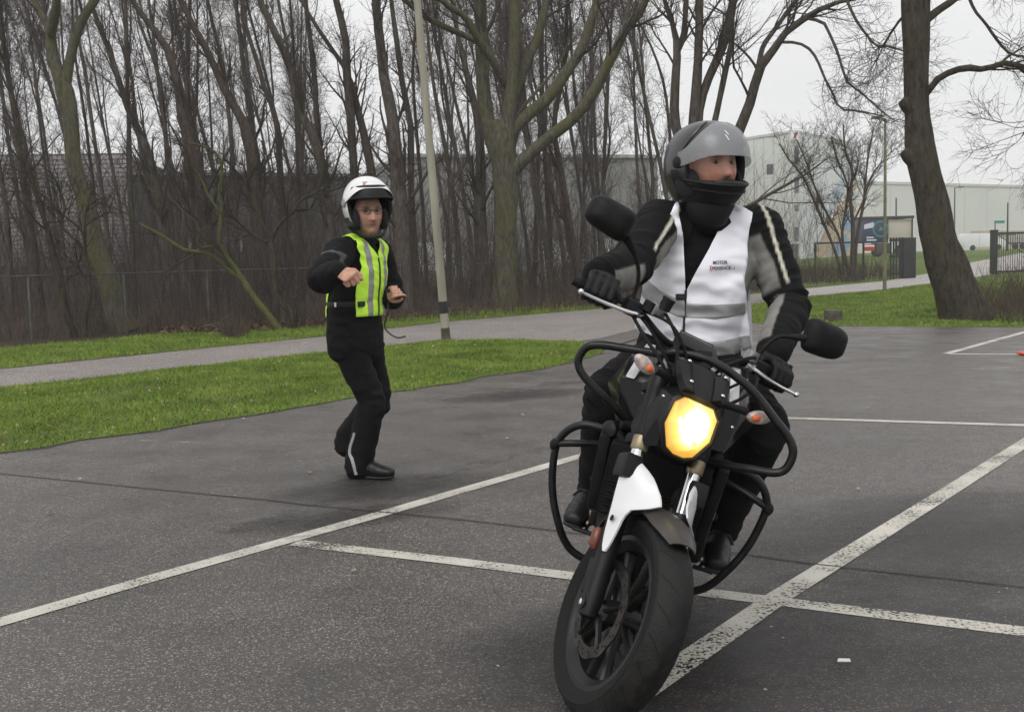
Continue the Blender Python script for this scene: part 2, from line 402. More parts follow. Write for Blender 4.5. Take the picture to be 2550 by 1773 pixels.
mb.prism([(c[0] - .02, c[1] - .006, .017), (c[0] + .02, c[1] - .01, .017), (c[0] + .022, c[1] + .008, .017), (c[0] - .012, c[1] + .012, .017)], (0, 0, .004))
tag(mb.build('paper_scrap', 'scrap', smooth=False), 'tiny white paper scrap on the dark asphalt near the front', 'litter')

# lawns: a soil sheet with a ragged edge, and blades of grass on it
lawn = wob(G_(LAWN_LO), 0.16) + wob(G_(LAWN_UP), 0.05)
struct(flat('lawn', lawn, 0.006, 'turf'))
edge = wob(G_(LAWN_LO), 0.2); e2 = [(x + 0.03, y - 0.10) for x, y in edge]
struct(flat('soil_edge', [(x - .05, y + .25) for x, y in edge] + [(x + 0.02 + 0.05 * noise.noise(Vector((x * 3, y * 3, 0))), y - 0.03 + 0.09 * noise.noise(Vector((x * 4, y * 4, 5)))) for x, y in edge[::-1]], 0.003, 'mud'))
VERGE_UP = [(1950, 722), (1700, 745), (1450, 764), (1260, 763), (1120, 775), (957, 793), (800, 812), (600, 826), (400, 834), (200, 851), (0, 868), (-400, 900), (-900, 945)]
verge_pts = wob(G_(PATH_UP[:9]), 0.08) + wob(G_(VERGE_UP), 0.4)
struct(flat('grass_verge', verge_pts, 0.010, 'turf'))
wood = [tuple(p[:2]) for p in G_(VERGE_UP)]
wood = [(x + 0.2, y - 0.5) for x, y in wood] + [(-60, 20), (-60, 75), (14, 75)]
struct(flat('woodland_floor', wood, 0.0, 'litter'))

def inpoly(P, poly):
    x, y = P[:, 0], P[:, 1]; r = np.zeros(len(P), bool); n = len(poly)
    for i in range(n):
        x1, y1 = poly[i][:2]; x2, y2 = poly[(i + 1) % n][:2]
        c = ((y1 > y) != (y2 > y)); xi = (x2 - x1) * (y - y1) / (y2 - y1 + 1e-12) + x1
        r ^= c & (x < xi)
    return r
def blades(poly, dens, hgt, wid, z, clip=None):
    A = np.array([p[:2] for p in poly]); lo, hi = A.min(0), A.max(0)
    if clip is not None: lo = np.maximum(lo, clip[0]); hi = np.minimum(hi, clip[1])
    n = int((hi - lo).prod() * dens); P = lo + RNG.random((n, 2)) * (hi - lo); P = P[inpoly(P, poly)]
    # keep what the view could see with a margin
    P = P[np.abs(P[:, 0] / np.maximum(P[:, 1], .1)) < 0.62]
    # patchy density
    k = np.array([noise.noise(Vector((p[0] * 1.1, p[1] * 1.1, 2))) for p in P]) if len(P) < 200000 else 0
    P = P[RNG.random(len(P)) < 0.75 + 0.5 * k]; k = np.array([0.9 + 0.5 * noise.noise(Vector((p[0] * 2.1, p[1] * 2.1, 9))) for p in P])
    n = len(P); a = RNG.random(n) * 2 * np.pi; h = hgt * (0.5 + RNG.random(n)) * k; w = wid * (0.6 + 0.8 * RNG.random(n)); ln = RNG.normal(0, .55, (n, 2)) * h[:, None]
    dx, dy = np.cos(a) * w / 2, np.sin(a) * w / 2
    B = np.stack([P[:, 0], P[:, 1], np.full(n, z)], 1)
    v0 = B + np.stack([-dx, -dy, 0 * dx], 1); v1 = B + np.stack([dx, dy, 0 * dx], 1); v2 = B + np.stack([ln[:, 0], ln[:, 1], h], 1)
    return np.stack([v0, v1, v2], 1).reshape(-1, 3)
V = np.concatenate([blades(wob([(p[0] - .01, p[1] - .05, 0) for p in G_(LAWN_LO)], 0.30) + wob(G_(LAWN_UP), 0.08), 2200, 0.040, 0.008, 0.003)])
o = pd_mesh('grass', V, np.arange(len(V)).reshape(-1, 3), 'blade'); tag(o, 'bright green mown grass between the car park and the path', 'grass', kind='stuff')
V = blades(verge_pts, 650, 0.055, 0.013, 0.008)
o = pd_mesh('grass', V, np.arange(len(V)).reshape(-1, 3), 'blade'); tag(o, 'strip of green grass between the path and the wood', 'grass', kind='stuff')
RLAWN = [tuple(p[:2]) for p in G_(LOT_R)] + [tuple(p[:2]) for p in G_(PATH_LO_R)]
struct(flat('lawn', wob([tuple(p[:2]) for p in G_(LOT_R)], 0.12) + [tuple(p[:2]) for p in G_(PATH_LO_R)], 0.002, 'turf'))
V = blades(RLAWN, 380, 0.05, 0.016, 0.0, clip=((0, 14), (22, 40)))
o = pd_mesh('grass', V, np.arange(len(V)).reshape(-1, 3), 'blade'); tag(o, 'green lawn around the leaning tree beyond the car park', 'grass', kind='stuff')

# grit, leaf scraps and twig bits lying about on the asphalt
rng = np.random.default_rng(9); n = 900; Pg = np.column_stack([rng.uniform(-5, 6, n), rng.uniform(1.6, 14, n)]); sz = rng.uniform(.002, .006, n) * (1 + (rng.random(n) < .06) * 2.0)
a = rng.random(n) * 6.28; d1 = np.column_stack([np.cos(a) * sz, np.sin(a) * sz, 0 * a]); d2 = np.column_stack([-np.sin(a) * sz * .6, np.cos(a) * sz * .6, 0 * a]); c = np.column_stack([Pg, np.full(n, .011)]); tp = c + np.array([0, 0, 1.]) * (sz * .7)[:, None]
V = np.stack([c - d1 - d2, c + d1 - d2, c + d1 + d2, c - d1 + d2, tp], 1).reshape(-1, 3); q = np.arange(n)[:, None] * 5
Fc = np.concatenate([np.concatenate([q + np.array([[i, (i + 1) % 4, 4]]) for i in range(4)], 0)], 0)
mat('grit', (0.30, 0.26, 0.20), 0.9, var=.6, scale=40)
o = pd_mesh('grit', V, Fc, 'grit'); tag(o, 'small bits of grit and leaf scattered over the asphalt', 'grit', kind='stuff')
# old tyre marks
m, N_, L_, b_ = node_mat('tyre_mark')
t_ = N_.new('ShaderNodeTexCoord'); n_ = N_.new('ShaderNodeTexNoise'); n_.inputs['Scale'].default_value = 9; n_.inputs['Detail'].default_value = 8; n_.inputs['Roughness'].default_value = 0.8; L_.new(t_.outputs['Object'], n_.inputs['Vector'])
r_ = ramp(N_, [(0.46, (0, 0, 0)), (0.75, (0.45, 0.45, 0.45))]); L_.new(n_.outputs['Fac'], r_.inputs[0]); L_.new(r_.outputs[0], b_.inputs['Alpha']); b_.inputs['Base Color'].default_value = (0.02, 0.019, 0.018, 1); b_.inputs['Roughness'].default_value = 0.7
strip('tyre_mark', [(560, 1330), (760, 1270), (930, 1215), (1080, 1185), (1260, 1140), (1400, 1110)], 0.16, 'tyre_mark', 0.004)
strip('tyre_mark', [(700, 1380), (830, 1300), (960, 1235), (1120, 1190)], 0.22, 'tyre_mark', 0.0045)
strip('tyre_mark', [(1050, 1000), (1180, 985), (1300, 975), (1420, 950)], 0.35, 'tyre_mark', 0.0045)
strip('tyre_mark', [(2020, 905), (2120, 900), (2250, 893)], 0.4, 'tyre_mark', 0.0045)

# dead leaves and worn tufts on the lawn
rng = np.random.default_rng(19); A = np.array([p[:2] for p in lawn]); Pl = A.min(0) + rng.random((900, 2)) * (A.max(0) - A.min(0)); Pl = Pl[inpoly(Pl, lawn)]; Pl = Pl[np.abs(Pl[:, 0] / Pl[:, 1]) < .6]; n = len(Pl)
a = rng.random(n) * 6.28; s_ = .009 + .015 * rng.random(n); c = np.column_stack([Pl, .035 + .02 * rng.random(n)]); d1 = np.column_stack([np.cos(a), np.sin(a), rng.normal(0, .4, n)]) * s_[:, None]; d2 = np.column_stack([-np.sin(a), np.cos(a), rng.normal(0, .4, n)]) * s_[:, None] * .6
mat('leaf_scrap', (0.16, 0.10, 0.05), 0.85, col2=(0.34, 0.30, 0.16), scale=1.5)
V = np.stack([c - d1, c - d2, c + d1, c + d2], 1).reshape(-1, 3); o = pd_mesh('leaf_scraps', V, np.arange(len(V)).reshape(-1, 4), 'leaf_scrap'); tag(o, 'dry leaf scraps scattered in the near lawn', 'leaves', kind='stuff')

# ================================================================== TREES
def bark(name, a, b_, moss=None, mossamt=0.5, rough=0.9):
    m, N, L, b = node_mat(name)
    t = N.new('ShaderNodeTexCoord'); mpn = N.new('ShaderNodeMapping'); mpn.inputs['Scale'].default_value = (1, 1, 0.28); L.new(t.outputs['Object'], mpn.inputs[0])
    n = N.new('ShaderNodeTexNoise'); n.inputs['Scale'].default_value = 14; n.inputs['Detail'].default_value = 7; n.inputs['Roughness'].default_value = 0.7; L.new(mpn.outputs[0], n.inputs['Vector'])
    r = ramp(N, [(0.36, a), (0.62, b_)]); L.new(n.outputs['Fac'], r.inputs[0]); out = r
    if moss:
        n2 = N.new('ShaderNodeTexNoise'); n2.inputs['Scale'].default_value = 2.2; n2.inputs['Detail'].default_value = 6; L.new(t.outputs['Object'], n2.inputs['Vector'])
        r2 = ramp(N, [(0.62 - 0.3 * mossamt, (0, 0, 0)), (0.78 - 0.25 * mossamt, (1, 1, 1))]); L.new(n2.outputs['Fac'], r2.inputs[0])
        mm = N.new('ShaderNodeMixRGB'); L.new(r2.outputs[0], mm.inputs[0]); L.new(r.outputs[0], mm.inputs[1])
        mx2 = N.new('ShaderNodeMixRGB'); mx2.blend_type = 'MULTIPLY'; mx2.inputs[0].default_value = 0.6; mx2.inputs[1].default_value = (*moss, 1)
        r3 = ramp(N, [(0.3, (0.5, 0.5, 0.5)), (0.7, (1.3, 1.3, 1.3))]); L.new(n.outputs['Fac'], r3.inputs[0]); L.new(r3.outputs[0], mx2.inputs[2]); L.new(mx2.outputs[0], mm.inputs[2]); out = mm
    L.new(out.outputs[0], b.inputs['Base Color']); b.inputs['Roughness'].default_value = rough; b.inputs['Specular IOR Level'].default_value = 0.25
    bp = N.new('ShaderNodeBump'); bp.inputs['Strength'].default_value = 1.0; bp.inputs['Distance'].default_value = 0.06; L.new(n.outputs['Fac'], bp.inputs['Height']); L.new(bp.outputs[0], b.inputs['Normal'])
    return m
bark('bark_green', (0.05, 0.045, 0.034), (0.135, 0.122, 0.09), (0.105, 0.10, 0.045), 0.6)
bark('bark_dark', (0.028, 0.023, 0.018), (0.085, 0.07, 0.052), (0.06, 0.066, 0.028), 0.1)
bark('bark_wood', (0.045, 0.038, 0.032), (0.125, 0.104, 0.088), (0.075, 0.072, 0.045), 0.25)
bark('bark_brown', (0.04, 0.031, 0.026), (0.108, 0.082, 0.067))
bark('moss', (0.055, 0.053, 0.024), (0.125, 0.122, 0.052), (0.105, 0.112, 0.036), 0.75)
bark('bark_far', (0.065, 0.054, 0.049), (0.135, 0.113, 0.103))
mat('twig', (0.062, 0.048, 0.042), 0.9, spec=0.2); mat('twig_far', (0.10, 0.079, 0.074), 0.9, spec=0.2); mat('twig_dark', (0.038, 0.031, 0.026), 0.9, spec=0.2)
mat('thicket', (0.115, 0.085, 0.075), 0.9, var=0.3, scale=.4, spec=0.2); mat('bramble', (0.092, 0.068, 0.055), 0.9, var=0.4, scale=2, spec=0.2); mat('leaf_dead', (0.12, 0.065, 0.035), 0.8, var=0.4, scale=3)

def tubes(P, R, k):
    """P (m,n,3), R (m,n): m polylines swept into tubes of k sides"""
    m, n, _ = P.shape
    T = np.gradient(P, axis=1); T /= np.linalg.norm(T, axis=2, keepdims=True) + 1e-9
    ref = np.where(np.abs(T[:, :1, 2:3]) > 0.8, np.array([1., 0.13, 0]), np.array([0, 0.1, 1.])); ref = np.broadcast_to(ref, P.shape)
    U = np.cross(T, ref); U /= np.linalg.norm(U, axis=2, keepdims=True) + 1e-9; W = np.cross(T, U)
    a = np.arange(k) * 2 * np.pi / k
    V = P[:, :, None, :] + R[:, :, None, None] * (np.cos(a)[None, None, :, None] * U[:, :, None, :] + np.sin(a)[None, None, :, None] * W[:, :, None, :])
    idx = np.arange(m * n * k).reshape(m, n, k)
    a0 = idx[:, :-1, :]; a1 = np.roll(idx, -1, axis=2)[:, :-1, :]; b0 = idx[:, 1:, :]; b1 = np.roll(idx, -1, axis=2)[:, 1:, :]
    return V.reshape(-1, 3), np.stack([a0, a1, b1, b0], -1).reshape(-1, 4)
def join(parts):
    V = []; Fc = []; o = 0
    for v, f in parts: V.append(v); Fc.append(f + o); o += len(v)
    return np.concatenate(V), np.concatenate(Fc)
def spawn(P, R, cnt, length, ang, n, rr, up=0.15, wobb=0.18, t0=0.2, t1=1.0, tip=0.3, rmin=0.0, lfall=0.5, rng=RNG):
    m, k, _ = P.shape; M_ = m * cnt
    i = np.repeat(np.arange(m), cnt); t = t0 + (t1 - t0) * rng.random(M_); x = t * (k - 1); a = np.minimum(x.astype(int), k - 2); fr = (x - a)[:, None]
    pos = P[i, a] * (1 - fr) + P[i, a + 1] * fr; T = P[i, a + 1] - P[i, a]; T /= np.linalg.norm(T, axis=1, keepdims=True) + 1e-9
    r0 = np.maximum((R[i, a] * (1 - fr[:, 0]) + R[i, a + 1] * fr[:, 0]) * rr, rmin)
    q = rng.normal(size=(M_, 3)); q -= T * (q * T).sum(1, keepdims=True); q /= np.linalg.norm(q, axis=1, keepdims=True) + 1e-9
    an = ang[0] + (ang[1] - ang[0]) * rng.random(M_)
    d = np.cos(an)[:, None] * T + np.sin(an)[:, None] * q; d[:, 2] += up; d /= np.linalg.norm(d, axis=1, keepdims=True)
    L_ = (length[0] + (length[1] - length[0]) * rng.random(M_)) * (1 - lfall * t); st = (L_ / (n - 1))[:, None]
    out = [pos]
    for j in range(n - 1):
        pos = pos + d * st; out.append(pos); d = d + rng.normal(size=d.shape) * wobb; d[:, 2] += up * 0.35; d /= np.linalg.norm(d, axis=1, keepdims=True)
    Pn = np.stack(out, 1); Rn = r0[:, None] * np.linspace(1, tip, n)[None, :]
    return Pn, np.maximum(Rn, rmin * 0.5)
def resample(path, n, smooth=True):
    P = np.array(catmull(path, 6) if smooth and len(path) > 2 else path, float)
    s = np.concatenate([[0], np.cumsum(np.linalg.norm(np.diff(P[:, :3], axis=0), axis=1))]); u = np.linspace(0, s[-1], n)
    return np.stack([np.interp(u, s, P[:, j]) for j in range(P.shape[1])], 1)
def limb_px(px, Y, wpx, drift=0.0, n=16, rng=RNG):
    """a limb traced along sight lines at distance Y (drifting in depth along its length); wpx: widths at each point"""
    m = len(px); w = np.interp(np.linspace(0, 1, m), np.linspace(0, 1, len(wpx)), wpx)
    rows = []
    for i, (x, y) in enumerate(px):
        yy = Y + drift * i / max(m - 1, 1); p = at(x, y, yy); rows.append((*p, w[i] * mpp(yy) / 2))
    A = resample(rows, n); return A[:, :3], A[:, 3]
def grow(limbs, levels, rng=RNG):
    """levels: list of dict(cnt, len, ang, n, rr, up ...) applied successively on the limbs"""
    out = []; P = np.stack([l[0] for l in limbs]); R = np.stack([l[1] for l in limbs])
    for lv in levels:
        lv = dict(lv); k = lv.pop('k', 3); P, R = spawn(P, R, rng=rng, **lv); out.append(tubes(P, R, k))
    return join(out)
def knobbly(P, R, k, amp, rng, sc=6):
    V, Fc = tubes(P[None], R[None], k)
    n = len(P); c = np.repeat(P, k, axis=0); d = V - c
    f = np.array([1 + amp * noise.noise(Vector((v[0] * sc, v[1] * sc, v[2] * sc * 0.35))) + amp * 0.8 * noise.noise(Vector((v[0] * 2.3, v[1] * 2.3, v[2] * 1.3))) for v in V])
    return c + d * f[:, None], Fc
def flare(P, R, h, amt):
    z = P[:, 2] - P[0, 2]; return R * (1 + amt * np.exp(-z / h))
def tree(name, label, base_px, trunk_px, tw, branches, Y, bm='bark_green', tm='twig', levels=None, group=None, cat='tree', fl=0.35, drift=0.0, kn=0.10, seed=1, sides=12, trunk_levels=True, n=22, base_z=-0.05):
    rng = np.random.default_rng(seed)
    b = gp(*base_px) if base_px else at(*trunk_px[0], Y); b[2] = 0.0
    root = thing(name, label, cat, (b[0], b[1], 0.0), group)
    off = np.array([b[0], b[1], 0])
    P, R = limb_px(trunk_px, Y, tw, drift, n=n); P = P - off; P[0, 2] = base_z
    Rf = flare(P, R, 0.35, fl)
    V, Fc = knobbly(P, Rf, sides, kn, rng)
    pd_mesh('trunk', V, Fc, bm, root, smooth=True)
    limbs = [(resample(np.column_stack([P, R]), 16, False)[:, :3], resample(np.column_stack([P, R]), 16, False)[:, 3])] if trunk_levels else []
    for bp_ in branches:
        px, w = bp_[0], bp_[1]; dr = bp_[2] if len(bp_) > 2 else rng.normal(0, 0.2)
        Pb, Rb = limb_px(px, Y + (bp_[3] if len(bp_) > 3 else 0), w, dr, n=16); Pb = Pb - off
        V, Fc = knobbly(Pb, Rb, max(6, sides - 4), kn, rng); pd_mesh('branch', V, Fc, bm, root, smooth=True); limbs.append((Pb, Rb))
    if levels:
        V, Fc = grow(limbs, levels, rng); pd_mesh('crown', V, Fc, tm, root)
    return root
LV_BIG = [dict(cnt=9, length=(1.2, 3.2), ang=(0.35, 0.9), n=8, rr=0.35, up=0.16, wobb=0.16, k=4, t0=0.35, rmin=0.008),
          dict(cnt=7, length=(0.5, 1.6), ang=(0.4, 1.0), n=6, rr=0.5, up=0.10, wobb=0.22, k=3, t0=0.2, rmin=0.005),
          dict(cnt=5, length=(0.25, 0.7), ang=(0.4, 1.0), n=4, rr=0.55, up=0.05, wobb=0.25, k=3, t0=0.2, rmin=0.0035)]
LV_SLIM = [dict(cnt=16, length=(0.9, 2.4), ang=(0.35, 0.85), n=7, rr=0.3, up=0.22, wobb=0.14, k=4, t0=0.2, rmin=0.008),
           dict(cnt=7, length=(0.4, 1.2), ang=(0.4, 1.0), n=5, rr=0.5, up=0.1, wobb=0.22, k=3, t0=0.15, rmin=0.005),
           dict(cnt=4, length=(0.2, 0.6), ang=(0.4, 1.1), n=4, rr=0.6, up=0.05, wobb=0.25, k=3, t0=0.2, rmin=0.004)]

# forked tree at the left
tree('forked_tree', 'bare tree at the left with a green trunk forking into a Y', None,
     [(312, 842), (290, 770), (271, 701), (238, 617), (223, 550), (205, 475), (186, 421), (176, 301), (165, 241), (153, 200)], [70, 58, 54, 50, 46, 42, 40, 38, 42, 36],
     [([(158, 230), (140, 170), (129, 135), (125, 75), (112, 50), (99, 30), (84, 0), (60, -80), (40, -200)], [34, 30, 28, 26, 20, 18, 15, 10, 6]),
      ([(125, 85), (133, 50), (138, 30), (141, 0), (150, -120), (155, -260)], [26, 23, 22, 20, 15, 8]),
      ([(160, 225), (168, 187), (180, 120), (193, 72), (217, 30), (237, 0), (280, -90), (300, -250)], [30, 25, 23, 25, 22, 20, 14, 7])],
     22.8, 'bark_green', 'twig', LV_BIG[:2] + [LV_BIG[2]], seed=3, trunk_levels=False)
# the big many-limbed tree in the middle
tree('big_tree', 'big mossy bare tree in the middle with many spreading limbs', None,
     [(1258, 772), (1258, 740), (1258, 690), (1258, 610), (1259, 490), (1256, 421), (1248, 346), (1240, 300)], [66, 62, 58, 57, 60, 62, 66, 40],
     [([(1240, 390), (1221, 331), (1205, 241), (1200, 150), (1197, 60), (1194, 0), (1190, -150), (1185, -350)], [42, 38, 34, 32, 30, 29, 22, 10], 0.3),
      ([(1258, 390), (1266, 290), (1276, 190), (1281, 90), (1284, 0), (1285, -150), (1290, -350)], [42, 34, 30, 30, 28, 22, 10], -0.3),
      ([(1222, 130), (1191, 105), (1131, 78), (1101, 65), (1053, 39), (1008, 0), (940, -60), (880, -150)], [16, 16, 15, 14, 14, 13, 9, 4], -1.5),
      ([(1262, 215), (1245, 186), (1221, 141), (1191, 99), (1161, 45), (1119, 18), (1098, 0), (1030, -70), (980, -170)], [18, 18, 18, 18, 16, 15, 13, 9, 4], -2.0),
      ([(1268, 290), (1283, 229), (1310, 159), (1340, 90), (1355, 30), (1361, 0), (1372, -120), (1380, -260)], [26, 24, 24, 22, 20, 18, 12, 5], 1.2),
      ([(1262, 345), (1280, 319), (1325, 277), (1370, 241), (1406, 186), (1442, 135), (1460, 90), (1478, 39), (1487, 0), (1497, -100), (1500, -250)], [34, 32, 30, 30, 28, 25, 24, 22, 20, 14, 6], 0.8),
      ([(1262, 445), (1280, 421), (1325, 379), (1370, 340), (1412, 310), (1445, 277), (1473, 241), (1500, 186), (1533, 126), (1557, 75), (1584, 45), (1608, 0), (1650, -100), (1680, -230)], [36, 34, 32, 30, 30, 28, 29, 26, 24, 22, 22, 18, 12, 5], -1.0),
      ([(1556, 78), (1560, 50), (1566, 0), (1571, -90)], [12, 11, 10, 5], 0.4),
      ([(1283, 300), (1300, 270), (1340, 225), (1385, 170), (1410, 120), (1420, 60)], [8, 8, 7, 6, 5, 4], 1.5)],
     29.0, 'bark_green', 'twig', LV_BIG, seed=5, fl=0.30, trunk_levels=False, sides=16)
# tree behind the rider
tree('multi_stem_tree', 'bare tree behind the rider with several upright stems and a long arching branch', None,
     [(1752, 770), (1750, 700), (1748, 600), (1742, 500), (1735, 420), (1730, 340)], [80, 70, 66, 64, 56, 36],
     [([(1725, 430), (1700, 370), (1681, 306), (1681, 220), (1685, 157), (1687, 118), (1674, 59), (1654, 0), (1640, -80), (1635, -200)], [30, 26, 24, 22, 20, 19, 12, 11, 8, 4]),
      ([(1687, 125), (1700, 95), (1705, 60), (1709, 0), (1712, -100), (1714, -220)], [16, 14, 13, 12, 9, 4]),
      ([(1735, 420), (1727, 340), (1730, 270), (1736, 196), (1740, 118), (1742, 0), (1744, -120), (1746, -260)], [30, 28, 26, 24, 20, 18, 12, 5]),
      ([(1740, 400), (1738, 290), (1764, 196), (1795, 129), (1815, 59), (1826, 0), (1838, -90), (1845, -220)], [28, 24, 22, 22, 22, 19, 12, 5]),
      ([(1750, 440), (1783, 290), (1807, 176), (1819, 118), (1824, 40), (1826, -60)], [18, 15, 14, 12, 10, 6]),
      ([(1755, 520), (1800, 420), (1842, 321), (1870, 251), (1893, 169), (1932, 118), (1964, 74), (2011, 43), (2042, 24), (2080, 8), (2125, 0), (2190, -20)], [34, 30, 26, 24, 23, 19, 17, 16, 13, 11, 9, 4], -2.0),
      ([(1888, 172), (1892, 150), (1901, 114), (1932, 71), (1960, 31), (1983, 0), (2010, -60)], [14, 13, 12, 12, 11, 10, 5], 0.5),
      ([(1950, 106), (1987, 108), (2018, 125), (2038, 157), (2054, 196), (2073, 231), (2093, 271), (2140, 277), (2199, 290)], [8, 7, 7, 6, 6, 6, 5, 4, 3], -1.0, -1.0),
      ([(2008, 46), (2050, 57), (2066, 86), (2085, 129), (2097, 169), (2113, 208), (2144, 231), (2179, 263), (2225, 300)], [8, 8, 7, 7, 6, 6, 5, 4, 3], -1.0, -1.3),
      ([(2110, 5), (2132, 51), (2160, 90), (2183, 114), (2214, 116), (2254, 129)], [7, 7, 6, 6, 5, 3], -0.5, -1.8),
      ([(1745, 560), (1850, 520), (1905, 490), (1960, 460), (2010, 432), (2060, 395)], [12, 10, 9, 7, 5, 3], -0.5)],
     27.0, 'bark_wood', 'twig', LV_BIG, seed=8, trunk_levels=False, sides=14)
# leaning tree on the right
er = tree('leaning_tree', 'dark thick-trunked bare tree leaning left on the right-hand lawn', None,
     [(2412, 800), (2404, 785), (2389, 745), (2362, 669), (2336, 594), (2321, 500), (2305, 440), (2292, 372), (2286, 300), (2283, 220), (2281, 118), (2281, 0), (2284, -150), (2290, -350)], [150, 128, 108, 96, 84, 76, 76, 74, 62, 57, 62, 68, 60, 30],
     [([(2300, 240), (2313, 227), (2332, 200), (2367, 180), (2407, 169), (2434, 174), (2473, 167), (2505, 157), (2550, 168), (2620, 185), (2700, 170)], [20, 17, 17, 16, 17, 15, 14, 14, 13, 10, 6], -1.0),
      ([(2295, 60), (2316, 43), (2340, 24), (2375, 0), (2440, -60), (2500, -160)], [24, 20, 18, 17, 12, 6], 0.5),
      ([(2400, -40), (2415, 0), (2430, 31), (2454, 59), (2481, 98), (2513, 133), (2550, 141), (2620, 150)], [8, 8, 7, 7, 7, 6, 5, 4], -0.5, -0.5),
      ([(2270, 60), (2250, 43), (2222, 78), (2199, 114), (2180, 125)], [10, 7, 6, 5, 3], 0.4),
      ([(2540, 170), (2580, 210), (2600, 260), (2570, 300), (2545, 340)], [9, 8, 6, 4, 3], 0.2, -0.8)],
     19.6, 'bark_dark', 'twig_dark', [dict(LV_BIG[0], length=(0.9, 2.2), up=0.02), LV_BIG[1], LV_BIG[2]], seed=12, fl=0.0, kn=0.08, trunk_levels=False, sides=20, n=34)
# burls where limbs were cut
for (bx, by, br) in ((2258, 258, 20), (2262, 385, 26)):
    mbb = MB(); c = at(bx, by, 19.55) - np.array(er.location)
    mbb.tube([c + np.array([.18, .02, -.16]), c + np.array([0.02, 0, -.02]), c + np.array([-.075, 0, .045]), c + np.array([-.09, 0, .06])], [.16, .15, .10, .075], 10)
    mbb.build('branch_stub', 'bark_dark', er)

